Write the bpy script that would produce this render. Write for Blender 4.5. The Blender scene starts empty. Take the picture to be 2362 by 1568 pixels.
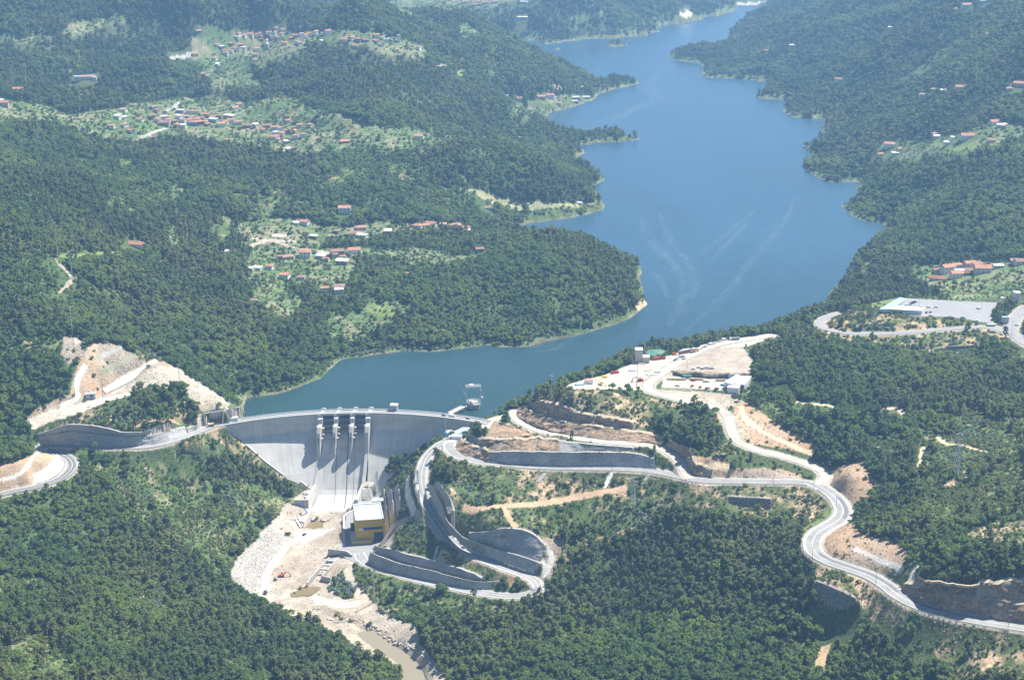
import bpy, math, random, time
import numpy as np
from mathutils import Vector, Matrix
random.seed(7); RNG = np.random.default_rng(11)
T0 = time.time()
scene = bpy.context.scene

# ------------------------------------------------------------------ camera
CAM_H = 585.0
PITCH = math.radians(18.92)
FPX = 3600.0                      # focal length in units of a 2362-wide picture
cam_d = bpy.data.cameras.new("camera"); cam = bpy.data.objects.new("camera", cam_d)
scene.collection.objects.link(cam)
cam.location = (0, 0, CAM_H); cam.rotation_euler = (math.pi/2 - PITCH, 0, 0)
cam_d.sensor_width = 36.0; cam_d.lens = FPX/2362.0*36.0
cam_d.clip_start = 1.0; cam_d.clip_end = 30000.0
scene.camera = cam
# ------------------------------------------------------------------ sky, sun, exposure
SUN_AZ, SUN_EL = math.radians(54), math.radians(59)
world = bpy.data.worlds.new("World"); scene.world = world; world.use_nodes = True
wn = world.node_tree; wn.nodes.clear()
wo = wn.nodes.new("ShaderNodeOutputWorld"); wb = wn.nodes.new("ShaderNodeBackground"); sk = wn.nodes.new("ShaderNodeTexSky")
sk.sky_type = 'NISHITA'; sk.sun_disc = False; sk.sun_elevation = SUN_EL; sk.sun_rotation = SUN_AZ
sk.altitude = 200; sk.air_density = 1.0; sk.dust_density = 0.4; sk.ozone_density = 1.5
wb.inputs[1].default_value = 0.05
wn.links.new(sk.outputs[0], wb.inputs[0]); wn.links.new(wb.outputs[0], wo.inputs[0])
sun_d = bpy.data.lights.new("sun", 'SUN'); sun = bpy.data.objects.new("sun", sun_d); scene.collection.objects.link(sun)
sun_d.energy = 5.0; sun_d.angle = math.radians(0.5); sun_d.color = (1.0, 0.945, 0.85)
sdir = Vector((math.sin(SUN_AZ)*math.cos(SUN_EL), math.cos(SUN_AZ)*math.cos(SUN_EL), math.sin(SUN_EL)))
sun.rotation_euler = (-sdir).to_track_quat('-Z', 'Y').to_euler(); sun.location = (0, 1500, 900)
scene.view_settings.view_transform = 'Standard'; scene.view_settings.look = 'None'
scene.view_settings.gamma = 1.0; scene.view_settings.exposure = 1.02
scene.cycles.volume_bounces = 1
scene.cycles.max_bounces = 6; scene.cycles.transparent_max_bounces = 8

# ------------------------------------------------------------------ picture measurements -> world points
KEY = {'D':(0,0,1.0),
 't00':(0,0,1/2.997),'t10':(788,0,1/2.997),'t20':(1574,0,1/2.997),
 't01':(0,523.3,1/2.997),'t11':(788,523.3,1/2.997),'t21':(1574,523.3,1/2.997),
 't02':(0,1044.7,1/2.997),'t12':(788,1044.7,1/2.997),'t22':(1574,1044.7,1/2.997),
 'dam':(480.2,911.1,.1826),'pow':(664.8,1095.8,.10993),'site':(1280.4,763.3,.2085),'out':(523.3,1157.3,.15704),
 'left':(61.6,775.7,.2189),'vil':(646.4,455.5,.2085),'park':(2006.9,591.0,.1504),'tow':(892.6,861.8,.10425),
 'rgt':(1859,652.5,.2129),'v2':(233.9,233.9,.2085),'v1':(394.0,36.9,.2606),'r2':(1994.5,258.6,.1556),
 'sp':(923.4,960.3,.2085),'pyl':(1992.7,966.5,.3181),'sa':(1280.4,763.3,.10425),'sb':(1526.7,763.3,.10425)}
CP, SP = math.cos(PITCH), math.sin(PITCH)
def uv(k, x, y):
    a, b, s = KEY[k]; return a+s*x, b+s*y
def W(u, v, z, k='D'):
    u, v = uv(k, u, v)
    dx = (u-1181)/FPX; t = (784-v)/FPX
    q = (z-CAM_H)/(-SP+t*CP)
    return np.array([dx*q, (CP+t*SP)*q, z])
def proj(x, y, z):
    d = y*CP-(z-CAM_H)*SP; h = y*SP+(z-CAM_H)*CP
    d = np.where(np.abs(d) < 1, 1, d)
    return 1181+FPX*x/d, 784-FPX*h/d
def smooth(P, step=3.0):
    """Catmull-Rom through the rows of P, resampled to about STEP metres."""
    P = np.asarray(P, float)
    if len(P) < 3:
        n = max(2, int(np.linalg.norm(P[-1][:2]-P[0][:2])/step)+1)
        return P[0]+(P[1]-P[0])*np.linspace(0, 1, n)[:, None]
    Q = np.vstack([2*P[0]-P[1], P, 2*P[-1]-P[-2]]); out = []
    for i in range(1, len(Q)-2):
        n = max(1, int(np.linalg.norm(Q[i+1][:2]-Q[i][:2])/step))
        for j in range(n):
            t = j/n
            out.append(.5*((2*Q[i])+(-Q[i-1]+Q[i+1])*t+(2*Q[i-1]-5*Q[i]+4*Q[i+1]-Q[i+2])*t*t+(-Q[i-1]+3*Q[i]-3*Q[i+1]+Q[i+2])*t**3))
    out.append(P[-1]); return np.array(out)

# ------------------------------------------------------------------ noise
def _hash(i, j, s):
    n = (i.astype(np.int64)*374761393+j.astype(np.int64)*668265263+s*1442695041) & 0x7fffffff
    n = ((n ^ (n >> 13))*1274126177) & 0x7fffffff
    return ((n ^ (n >> 16)) & 0xffff)/65535.0
def vnoise(x, y, s=0):
    i, j = np.floor(x), np.floor(y); fx, fy = x-i, y-j
    fx = fx*fx*(3-2*fx); fy = fy*fy*(3-2*fy); i = i.astype(np.int64); j = j.astype(np.int64)
    a = _hash(i, j, s)*(1-fx)+_hash(i+1, j, s)*fx; b = _hash(i, j+1, s)*(1-fx)+_hash(i+1, j+1, s)*fx
    return (a*(1-fy)+b*fy)*2-1
def fbm(x, y, size, oct=4, s=0):
    r = 0; a = 1.0; t = 0
    for k in range(oct):
        r = r+a*vnoise(x/size+17.3*k, y/size-9.1*k, s+k); t += a; a *= .5; size /= 2.03
    return r/t
def inpoly(px, py, poly):
    poly = np.asarray(poly, float); c = np.zeros(px.shape, bool)
    x0, y0 = poly.min(0); x1, y1 = poly.max(0)
    idx = np.nonzero((px >= x0) & (px <= x1) & (py >= y0) & (py <= y1))
    X, Y = px[idx], py[idx]; r = np.zeros(X.shape, bool)
    n = len(poly)
    for i in range(n):
        xa, ya = poly[i]; xb, yb = poly[(i+1) % n]
        if ya == yb: continue
        r ^= ((ya > Y) != (yb > Y)) & (X < (xb-xa)*(Y-ya)/(yb-ya)+xa)
    c[idx] = r; return c

# ------------------------------------------------------------------ object helpers
COL = scene.collection
def tag(o, label=None, cat=None, group=None, kind=None):
    if label: o['label'] = label
    if cat: o['category'] = cat
    if group: o['group'] = group
    if kind: o['kind'] = kind
    return o
def empty(name, loc=(0, 0, 0), rz=0.0, label=None, cat=None, group=None):
    o = bpy.data.objects.new(name, None); COL.objects.link(o)
    o.location = loc; o.rotation_euler = (0, 0, rz); o.empty_display_size = 1
    return tag(o, label, cat, group)
class MB:
    def __init__(s): s.v = []; s.f = []; s.uv = None
    def quad(s, a, b, c, d):
        n = len(s.v); s.v += [tuple(a), tuple(b), tuple(c), tuple(d)]; s.f.append((n, n+1, n+2, n+3)); return s
    def box(s, x0, x1, y0, y1, z0, z1):
        n = len(s.v)
        s.v += [(x0,y0,z0),(x1,y0,z0),(x1,y1,z0),(x0,y1,z0),(x0,y0,z1),(x1,y0,z1),(x1,y1,z1),(x0,y1,z1)]
        s.f += [(n,n+3,n+2,n+1),(n+4,n+5,n+6,n+7),(n,n+1,n+5,n+4),(n+1,n+2,n+6,n+5),(n+2,n+3,n+7,n+6),(n+3,n,n+4,n+7)]; return s
    def prism(s, base, top):
        """closed solid between two rings of equal length"""
        n = len(s.v); k = len(base); s.v += [tuple(p) for p in base]+[tuple(p) for p in top]
        s.f.append(tuple(n+k-1-i for i in range(k))); s.f.append(tuple(n+k+i for i in range(k)))
        for i in range(k): s.f.append((n+i, n+(i+1) % k, n+k+(i+1) % k, n+k+i))
        return s
    def poly(s, pts, z0, z1):
        return s.prism([(p[0], p[1], z0) for p in pts], [(p[0], p[1], z1) for p in pts])
    def bar(s, a, b, w, h=None):
        a, b = Vector(a), Vector(b); h = h or w; d = b-a
        if d.length < 1e-6: return s
        d.normalize(); up = Vector((0, 0, 1)) if abs(d.z) < .95 else Vector((0, 1, 0))
        x = d.cross(up).normalized()*w/2; y = x.normalized().cross(d)*h/2
        return s.prism([a-x-y, a+x-y, a+x+y, a-x+y], [b-x-y, b+x-y, b+x+y, b-x+y])
    def cyl(s, x, y, z0, z1, r0, r1=None, n=12):
        r1 = r0 if r1 is None else r1
        return s.prism([(x+r0*math.cos(t), y+r0*math.sin(t), z0) for t in np.linspace(0, 2*math.pi, n, False)],
                       [(x+r1*math.cos(t), y+r1*math.sin(t), z1) for t in np.linspace(0, 2*math.pi, n, False)])
    def build(s, name, m, parent=None, smooth=False):
        me = bpy.data.meshes.new(name); me.from_pydata([tuple(map(float, p)) for p in s.v], [], s.f)
        me.materials.append(m); me.update()
        if smooth: me.shade_smooth()
        o = bpy.data.objects.new(name, me); COL.objects.link(o)
        if parent: o.parent = parent
        return o
def np_mesh(name, V, F, m, parent=None, smooth=False):
    V = np.asarray(V, np.float32); F = np.asarray(F, np.int32)
    me = bpy.data.meshes.new(name); n = F.shape[1]
    me.vertices.add(len(V)); me.vertices.foreach_set("co", V.ravel())
    me.loops.add(F.size); me.loops.foreach_set("vertex_index", F.ravel())
    me.polygons.add(len(F)); me.polygons.foreach_set("loop_start", np.arange(0, F.size, n, dtype=np.int32))
    try: me.polygons.foreach_set("loop_total", np.full(len(F), n, np.int32))
    except Exception: pass
    me.materials.append(m); me.update(calc_edges=True)
    me.shade_smooth() if smooth else me.shade_flat()
    o = bpy.data.objects.new(name, me); COL.objects.link(o)
    if parent: o.parent = parent
    return o
def copy_tree(o, parent=None):
    c = o.copy(); COL.objects.link(c)
    if parent: c.parent = parent
    for ch in list(o.children): copy_tree(ch, c)
    return c

# ------------------------------------------------------------------ materials
def mat(name, color, rough=.8, var=.15, size=3.0, bump=0.0, metal=0.0, stretch=(1, 1, 1), var2=0.0, size2=30.0, spec=.3):
    m = bpy.data.materials.new(name); m.use_nodes = True; nt = m.node_tree; N = nt.nodes; L = nt.links
    b = N["Principled BSDF"]; b.inputs["Roughness"].default_value = rough; b.inputs["Metallic"].default_value = metal
    b.inputs["Specular IOR Level"].default_value = spec
    g = N.new("ShaderNodeNewGeometry"); mp = N.new("ShaderNodeMapping"); mp.inputs["Scale"].default_value = stretch
    L.new(g.outputs["Position"], mp.inputs[0])
    last = None
    rgb = N.new("ShaderNodeRGB"); rgb.outputs[0].default_value = (*color, 1); last = rgb.outputs[0]
    for vv, sz in ((var, size), (var2, size2)):
        if vv <= 0: continue
        t = N.new("ShaderNodeTexNoise"); t.inputs["Scale"].default_value = 1.0/sz; t.inputs["Detail"].default_value = 5
        L.new(mp.outputs[0], t.inputs["Vector"])
        r = N.new("ShaderNodeMapRange"); r.inputs[1].default_value = .3; r.inputs[2].default_value = .7
        r.inputs[3].default_value = 1-vv; r.inputs[4].default_value = 1+vv; L.new(t.outputs[0], r.inputs[0])
        x = N.new("ShaderNodeVectorMath"); x.operation = 'SCALE'; L.new(last, x.inputs[0]); L.new(r.outputs[0], x.inputs[3]); last = x.outputs[0]
        if bump > 0 and sz == size:
            bp = N.new("ShaderNodeBump"); bp.inputs["Strength"].default_value = min(1, bump); bp.inputs["Distance"].default_value = bump*sz*.3
            L.new(t.outputs[0], bp.inputs["Height"]); L.new(bp.outputs[0], b.inputs["Normal"])
    L.new(last, b.inputs["Base Color"])
    return m
M = {}
def mm(k, *a, **kw): M[k] = mat(k, *a, **kw)
mm('concrete', (.46,.45,.425), .85, .10, 4.0, .15, stretch=(1,1,.25), var2=.10, size2=25)
mm('concrete_white', (.56,.55,.53), .8, .06, 3.0)
mm('concrete_dark', (.16,.165,.16), .8, .2, 2.0)
mm('shotcrete', (.37,.37,.37), .9, .36, 1.3, .9, var2=.22, size2=18)
mm('rock_cut', (.31,.22,.145), .95, .50, 2.2, 1.0, var2=.30, size2=16)
mm('gabion', (.22,.21,.20), .95, .5, 1.6, .8)
mm('asphalt', (.285,.283,.278), .9, .14, 6.0, var2=.10, size2=30)
mm('lane_dark', (.17,.175,.18), .9, .08, 6.0)
mm('lot_asphalt', (.29,.29,.295), .9, .05, 8.0, var2=.05, size2=25)
mm('dirt_road', (.45,.415,.36), .95, .12, 4.0, var2=.12, size2=20)
mm('paint_white', (.62,.62,.61), .6, 0)
mm('steel', (.42,.44,.45), .5, .05, 2.0, metal=.6)
mm('steel_light', (.60,.63,.66), .5, .05, 2.0, metal=.2)
mm('gate_steel', (.085,.095,.085), .55, .25, 1.5)
mm('stain', (.10,.10,.10), .8, .3, 2.0)
mm('black', (.02,.02,.022), .6, 0)
mm('glass', (.03,.045,.06), .15, 0, spec=.6)
mm('yellow_panel', (.62,.40,.035), .6, .05, 2.0)
mm('navy', (.03,.045,.11), .5, .05, 2.0)
mm('roof_pale', (.44,.50,.53), .5, .04, 6.0)
mm('roof_blue', (.36,.50,.62), .5, .05, 5.0)
mm('white', (.80,.80,.80), .45, .02, 3.0)
mm('cream', (.70,.66,.57), .8, .05, 3.0)
mm('pink_wall', (.60,.42,.36), .8, .05, 3.0)
mm('stone_wall', (.30,.26,.22), .9, .3, 1.5)
mm('blue_wall', (.20,.33,.62), .8, .05, 3.0)
mm('tile_orange', (.44,.22,.14), .85, .25, 2.0, var2=.2, size2=40)
mm('tile_old', (.30,.19,.14), .85, .22, 2.5)
mm('tile_pink', (.42,.24,.20), .8, .1, 2.5)
mm('sheet_grey', (.48,.50,.52), .5, .06, 4.0)
mm('red_paint', (.42,.06,.05), .4, .05, 2.0)
mm('orange_paint', (.75,.16,.03), .45, .05, 2.0)
mm('blue_paint', (.05,.22,.55), .4, .05, 2.0)
mm('grey_paint', (.25,.26,.28), .4, .05, 2.0)
mm('silver_paint', (.55,.56,.58), .3, 0, metal=.4)
mm('dark_paint', (.035,.04,.055), .3, 0)
mm('yellow_paint', (.75,.50,.05), .45, .05, 2.0)
mm('beige', (.55,.47,.34), .9, .15, 2.0)
mm('rubber', (.02,.02,.02), .8, 0)
mm('wood_pole', (.24,.21,.18), .9, .1, 2.0)
mm('pole_concrete', (.55,.55,.53), .8, .05, 2.0)
mm('green_tank', (.10,.22,.17), .5, .1, 3.0)
mm('boulder', (.42,.38,.33), .95, .25, 1.0, .5)
mm('trunk', (.20,.16,.12), .9, .2, 1.0)
# ------------------------------------------------------------------ dam geometry constants
DC = np.array([-151.9, 1182.2]); DR = 285.0            # centre and radius of the crest's downstream edge
Z_CREST, Z_BREAK, Z_APRON = 4.0, -13.0, -72.0
def dam_s(z):                                            # how far the downstream face stands out below the break
    return 0.0 if z >= Z_BREAK else 0.75*(Z_BREAK-z)
def dpt(phi, r, z):
    a = math.radians(phi); return (DC[0]+r*math.sin(a), DC[1]+r*math.cos(a), z)
def face_hit(x, y, k='D'):
    for z in np.arange(4, -76, -.25):
        p = W(x, y, z, k)
        if p[1] > DC[1] and math.hypot(p[0]-DC[0], p[1]-DC[1]) >= DR-dam_s(z)-.1 and z < 3.9:
            return p
    return W(x, y, -70, k)

# ------------------------------------------------------------------ reservoir outline (water level 0)
shore_px = [('D',[(563,950),(560,940),(564,924),(567,917),(634,910),(684,894),(734,874),(764,850),(788,830),(808,827),(855,820),(928,809),
 (995,812),(1042,807),(1122,795),(1148,800),(1215,800),(1248,790),(1355,767),(1422,747),(1455,733),(1492,703),(1485,690),(1475,640),(1478,618),
 (1462,598),(1400,583),(1300,563),(1215,545),(1185,528),(1198,521),(1222,514),(1308,504),(1355,494),(1392,484),(1394,474),(1382,457),(1368,434),
 (1372,425),(1393,417),(1392,409),(1368,400),(1345,378),(1328,362),(1352,350),(1335,341),(1335,334),(1375,329),(1405,328),(1455,324),(1475,320),
 (1445,313),(1400,309),(1340,309),(1290,300),(1240,282),(1235,276),(1265,268),(1268,259),(1322,247),(1355,234),(1369,230),(1382,217),(1422,204),
 (1455,197),(1477,194),(1468,187),(1430,184),(1370,185),(1330,181),(1260,150),(1200,127),(1130,110),(1080,101),(1098,91),(1155,91),(1238,92),
 (1245,103),(1288,100),(1302,95),(1322,94),(1372,89),(1422,88),(1455,82),(1505,77),(1525,73),(1489,62),(1576,53),(1634,38),(1671,32),(1701,22),
 (1693,12),(1774,5),(1800,-4),(1830,-4),(1775,6),(1760,20),(1752,42),(1714,47),(1690,68),(1674,82),(1681,84),(1721,88),(1712,96),(1660,105),(1574,115),
 (1545,124),(1537,128),(1555,138),(1574,140),(1617,147),(1621,173),(1634,178),(1701,182),(1771,187),(1764,205),(1744,222),(1751,228),(1828,230),
 (1814,240),(1804,254),(1817,267),(1861,275),(1901,272),(1898,300),(1894,320),(1851,342),(1878,357),(1854,370),(1851,387),(1884,410),(1908,420),
 (1981,420),(1978,444),(1968,467),(1941,474),(1964,497),(1991,510),(2041,515),(2036,530),(2012,560),(1974,597),(1944,640),(1928,665),(1908,677),
 (1911,687),(1874,713),(1841,737),(1774,765),(1740,775),(1650,795),(1500,797),(1420,825),(1350,860),(1310,888),(1280,902),(1245,925),(1200,942),(1150,955),(1114,964)])]
SH = [W(x, y, 0) for x, y in shore_px[0][1]]
SH += [np.array(dpt(a, DR+5, 0)) for a in np.linspace(25, -27, 14)]
SH = np.array(SH)[:, :2]
# islands
ISL = [np.array([W(x, y, 0)[:2] for x, y in pl]) for pl in [[(1396,105),(1410,101),(1440,100),(1452,104),(1430,108),(1400,108)],[(1275,113),(1290,111),(1300,113),(1285,115)],[(1473,101),(1482,100),(1482,102),(1474,102)]]]

# ------------------------------------------------------------------ height control points (pixel, pixel, metres above the water)
CT = """0 1568 20;0 1400 -5;0 1250 -22;0 1180 -10;-250 1568 30;-250 1300 0;-250 1100 8;-250 900 50;-250 600 130;-250 300 160;-250 0 220;
150 1250 -26;300 1110 -14;300 1250 -35;300 1400 -25;300 1568 -10;150 1400 -14;150 1568 8;500 1040 -10;500 1100 -28;500 1200 -48;500 1290 -60;500 1400 -55;500 1500 -46;500 1568 -40;400 1110 -26;400 1200 -42;
640 1195 -66;610 1225 -66;560 1250 -66;535 1300 -69;535 1345 -72;600 1392 -73;700 1440 -75;800 1490 -77;880 1540 -79;930 1568 -80;620 1420 -66;720 1480 -68;800 1530 -71;650 1520 -60;
700 1230 -74;650 1300 -74;760 1360 -78;850 1400 -76;700 1400 -77;900 1470 -77;940 1480 -74;1010 1568 -75;800 1440 -78;600 1300 -72;740 1210 -74;760 1260 -75;880 1560 -80;1100 1700 -80;700 1700 -60;1500 1700 -50;2000 1700 -10;2500 1700 30;0 1700 20;-200 1700 35;300 1700 -5;
860 1340 -68;900 1370 -70;960 1440 -68;1020 1500 -68;1050 1568 -74;1100 1450 -62;1200 1568 -68;1300 1500 -54;1400 1568 -50;1600 1568 -30;1900 1568 -10;2100 1568 5;2362 1568 25;2500 1500 40;
1600 1350 -25;1600 1200 -2;1800 1180 8;1800 1300 6;1800 1400 -4;1900 1450 0;2100 1500 15;2362 1500 32;1400 1150 -3;1400 1250 -26;1400 1350 -44;1400 1450 -50;1250 1120 0;1250 1200 -16;1250 1350 -50;1280 1290 -38;1600 1450 -30;1100 1130 -2;1100 1180 -10;
250 985 22;280 930 32;350 960 24;430 930 24;250 900 36;250 850 51;240 797 65;330 835 54;400 870 42;450 885 33;500 905 24;540 930 12;500 880 19;400 825 42;330 800 50;400 930 26;420 970 18;
100 850 60;0 850 58;100 930 35;0 960 32;0 1010 20;60 1075 12;0 1090 9;100 1060 12;0 760 80;100 760 80;165 780 72;150 700 85;150 600 110;130 560 115;0 600 120;0 500 150;0 400 150;0 300 140;0 200 140;0 100 160;0 0 200;0 -60 260;
300 780 54;300 700 60;300 600 75;300 565 78;300 500 95;300 400 100;300 320 105;400 290 100;400 200 110;400 100 130;400 0 190;400 -60 260;
600 850 18;600 750 30;600 650 40;600 600 45;600 540 50;600 450 75;600 350 85;600 300 90;600 200 110;600 100 115;600 40 150;600 0 185;600 -60 250;
850 760 12;850 680 35;850 600 42;850 530 40;850 430 75;850 350 85;850 250 130;850 150 150;800 85 130;850 40 150;850 0 200;850 -60 270;
1100 750 15;1100 650 38;1100 580 40;1100 525 20;1130 460 22;1100 400 60;1100 350 80;1100 320 60;1100 270 60;1100 200 80;1100 150 110;1050 100 122;1100 50 50;1100 0 130;1100 -60 220;1050 60 60;950 40 120;
1250 700 30;1250 620 50;1290 555 48;1400 640 37;1400 700 18;1440 612 27;1350 600 46;1350 560 22;1200 470 15;1200 500 8;1250 420 45;1250 370 58;1330 420 35;1300 400 45;1330 460 15;1250 330 38;1270 312 15;1150 300 45;1400 318 7;1450 318 6;
1200 240 15;1280 240 10;1200 180 60;1200 140 88;1200 124 80;1300 170 38;1320 200 14;1400 192 9;1350 187 12;1260 160 62;
1200 60 30;1200 30 55;1200 0 75;1200 -60 160;1350 60 25;1350 30 45;1350 0 75;1350 -60 160;1500 40 25;1500 0 50;1500 -60 140;1650 10 15;1700 -10 15;1750 -60 120;1240 98 6;1270 98 12;
1800 100 30;1800 60 28;1850 0 45;1800 10 20;1800 150 20;1700 145 12;1650 125 7;2000 100 90;2000 0 150;2200 0 220;2362 0 250;2362 100 190;2200 100 150;1850 -60 90;2000 -60 190;2200 -60 270;2500 -60 320;2600 100 220;2600 300 150;2600 600 90;2600 900 70;2600 1200 90;
2000 200 70;2200 200 130;2362 200 160;1900 220 30;1850 200 22;2000 300 50;2200 300 100;2362 290 125;2050 345 45;2200 400 78;2362 400 100;2000 400 18;2100 450 45;2200 500 58;2362 500 80;2050 550 18;2200 600 48;2200 620 50;2362 600 70;2000 650 25;2100 670 40;2362 660 64;2250 690 58;1980 700 30;1930 735 42;
2000 800 44;2200 800 50;2362 830 55;2000 900 41;2200 900 50;2362 900 56;1850 900 43;1780 850 47;2000 1000 38;1850 1000 36;2200 1000 48;2362 1000 52;2000 1100 36;2200 1100 47;2362 1100 56;2000 1200 38;2200 1200 55;2362 1200 68;2100 1300 50;2250 1315 62;2362 1320 70;1950 1090 36;1960 1000 38;1990 1250 40;1850 780 46;
1300 945 50;1400 960 50;1500 990 45;1560 1010 38;1600 985 38;1320 895 51;1400 905 51;1300 920 52;1640 1060 32;1700 1075 28;1650 1000 37;1230 935 28;1220 922 26;1160 955 8;1140 985 8"""
ctrl = []
for it in CT.replace("\n", "").split(";"):
    a, b, c = map(float, it.split()); ctrl.append(W(a, b, c))
for p in SH[:-14][::2]: ctrl.append(np.array([p[0], p[1], 0.3]))
# foot of the dam on both banks
for k, x, y in [('dam',250,460),('dam',440,560),('dam',720,800),('dam',950,1000),('dam',1150,1060),('dam',1310,1190),
                ('tow',1700,1200),('tow',1330,1340),('tow',1000,1440),('dam',2290,780),('dam',2190,960),('dam',2110,1080)]:
    q = face_hit(x, y, k); ctrl.append(q); u_, v_ = proj(*q); sg = -1 if u_ < 760 else 1
    ctrl.append(W(u_+sg*4, v_+11, q[2]-4.5)); ctrl.append(W(u_+sg*9, v_+24, q[2]-9))

# ------------------------------------------------------------------ roads: centre lines with heights
def Z(k, pts): return np.array([W(x, y, z, k) for x, y, z in pts])
ROADS = {
 'main': (13.0, Z('D',[(1868,1110,20),(1892,1122,20.3),(1915,1137,20.8),(1935,1156,21.5),(1945,1178,22),(1936,1197,22.7),(1910,1214,23.4),(1885,1230,24.3),(1874,1252,25.6),(1882,1275,27),(1912,1294,29),(1955,1309,30.5),(2003,1326,32),(2045,1350,34),(2080,1377,35),(2130,1400,36),(2200,1419,37.2),(2280,1434,38.7),(2362,1446,40),(2480,1462,42)])),
 'upper': (9.5, Z('D',[(1888,1118,20.2),(1903,1102,20.8),(1898,1087,22),(1862,1070,24),(1805,1052,27.5),(1745,1037,32),(1703,1018,36),(1687,992,38.5),(1682,968,40),(1665,947,42.5),(1630,934,44.5),(1585,925,46),(1545,915,47.5),(1508,905,48.6),(1494,894,49.3),(1503,879,50),(1535,855,50),(1577,828,50),(1640,799,50),(1700,786,49.5),(1755,778,49),(1790,772,47)])),
 'lower': (10.5, Z('D',[(1880,1117,20.1),(1840,1112,19.6),(1780,1111,19),(1700,1110,18.3),(1620,1108,17.5),(1570,1099,16.2),(1522,1089,14.8),(1470,1083,13.5),(1405,1080,12),(1320,1079,10),(1245,1077,8.2),(1155,1070,6),(1100,1063,4.8),(1060,1052,4),(1042,1040,3.5),(1036,1027,3.2),(1046,1016,3),(1057,1008,3)])),
 'spiral': (9.0, Z('D',[(1040,1012,3),(1010,1030,1.5),(988,1051,-2),(976,1075,-6),(972,1108,-12),(979,1141,-18),(995,1178,-24),(1015,1211,-29),(1041,1245,-34.5),(1072,1268,-38),(1108,1287,-40.5),(1155,1306,-43),(1205,1324,-45.5),(1236,1342,-47.5),(1238,1362,-49.5),(1200,1374,-53),(1130,1370,-56.5),(1042,1353,-60),(975,1338,-62.5),(915,1322,-65),(865,1306,-67),(838,1292,-68),(828,1275,-68)])),
 'haul': (9.0, Z('D',[(1192,944,10),(1186,958,11),(1204,976,14),(1240,992,19),(1290,1004,23),(1345,1013,25.5),(1405,1020,26.5),(1470,1025,26.5),(1520,1034,25.5),(1552,1050,23.5),(1572,1072,20.5),(1584,1094,17.8),(1592,1104,17.3)])),
 'left': (8.5, Z('left',[(2070,915,4),(1950,950,4),(1800,1010,4),(1600,1085,4),(1400,1140,4),(1200,1168,4),(900,1170,4),(600,1165,4),(330,1158,4.5),(200,1160,5),(150,1185,5),(180,1215,4)])),
 'left_low': (9.0, Z('t02',[(240,-45,4),(330,-20,3),(420,5,2),(480,40,1),(500,85,0),(470,135,-1),(400,185,-2),(250,235,-3),(100,265,-4),(0,288,-5),(-150,310,-6)])),
 'car_park': (8.5, Z('rgt',[(385,325,42),(300,345,43),(200,385,44),(145,430,45),(170,480,46),(290,520,47.5),(420,540,48.5),(700,552,50),(1000,545,52),(1300,520,54),(1600,498,56),(1850,478,58),(1930,480,59)])),
 'access': (13.0, Z('rgt',[(1940,470,59.5),(2100,500,59.5),(2250,560,59),(2362,640,58.5),(2500,720,58)])),
 'side_road': (11.0, Z('rgt',[(2200,560,59.2),(2230,480,60),(2260,400,61),(2330,310,62),(2420,250,63)])),
}
# flat platforms (polygon, height)
PADS = [
 ('power', -68.0, Z('D',[(787,1262,-68),(800,1182,-68),(812,1172,-68),(840,1148,-68),(876,1140,-68),(893,1235,-68),(868,1262,-68),(845,1292,-68),(815,1297,-68),(787,1280,-68)])),
 ('pocket', -61.0, Z('pow',[(165,515,-61),(405,515,-61),(600,310,-61),(480,290,-61),(330,330,-61),(230,420,-61)])),
 ('bed', -73.0, Z('out',[(1110,330,-73),(1240,285,-73),(1700,235,-73),(1660,330,-73),(1430,395,-73),(1100,395,-73)])),
 ('dam_right', -57.0, Z('pow',[(1480,305,-57),(1740,300,-57),(1850,20,-57),(1640,0,-57),(1500,100,-57)])),
 ('car_lot', 60.0, Z('park',[(140,810,60),(460,640,60),(1340,690,60),(2060,718,60),(2000,745,60),(1880,800,60),(1850,900,60),(1890,1030,60),(1700,1010,60),(1400,950,60),(1150,930,60),(780,925,60),(300,870,60)])),
 ('site_hi', 50.0, Z('site',[(120,640,50),(140,590,50),(320,535,50),(520,495,50),(760,400,50),(880,350,50),(1100,320,50),(1340,245,50),(1690,165,50),(1950,100,50),(2330,50,50),(2300,110,50),(2100,180,50),(1750,190,50),(1560,270,50),(1450,350,50),(1300,440,50),(1190,520,50),(1060,620,50),(900,650,50),(600,640,50),(430,650,50)])),
 ('site_mid', 50.0, Z('site',[(1285,435,50),(1480,330,50),(1740,190,50),(2080,185,50),(2200,330,50),(2150,465,50),(1700,470,50)])),
 ('site_low', 46.0, Z('site',[(1200,520,46),(1290,478,46),(1900,510,46),(2165,500,46),(2165,600,46),(2020,665,46),(1600,640,46),(1180,625,46)])),
 ('hairpin', 3.0, Z('D',[(1022,1022,3),(1035,1004,3),(1060,1003,3),(1063,1012,3),(1045,1020,3)])),
 ('abutment', 4.0, Z('D',[(1113,976,4),(1125,966,4),(1150,955,5),(1165,950,6),(1150,990,6),(1130,1000,6),(1100,992,4)])),
]
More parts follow.
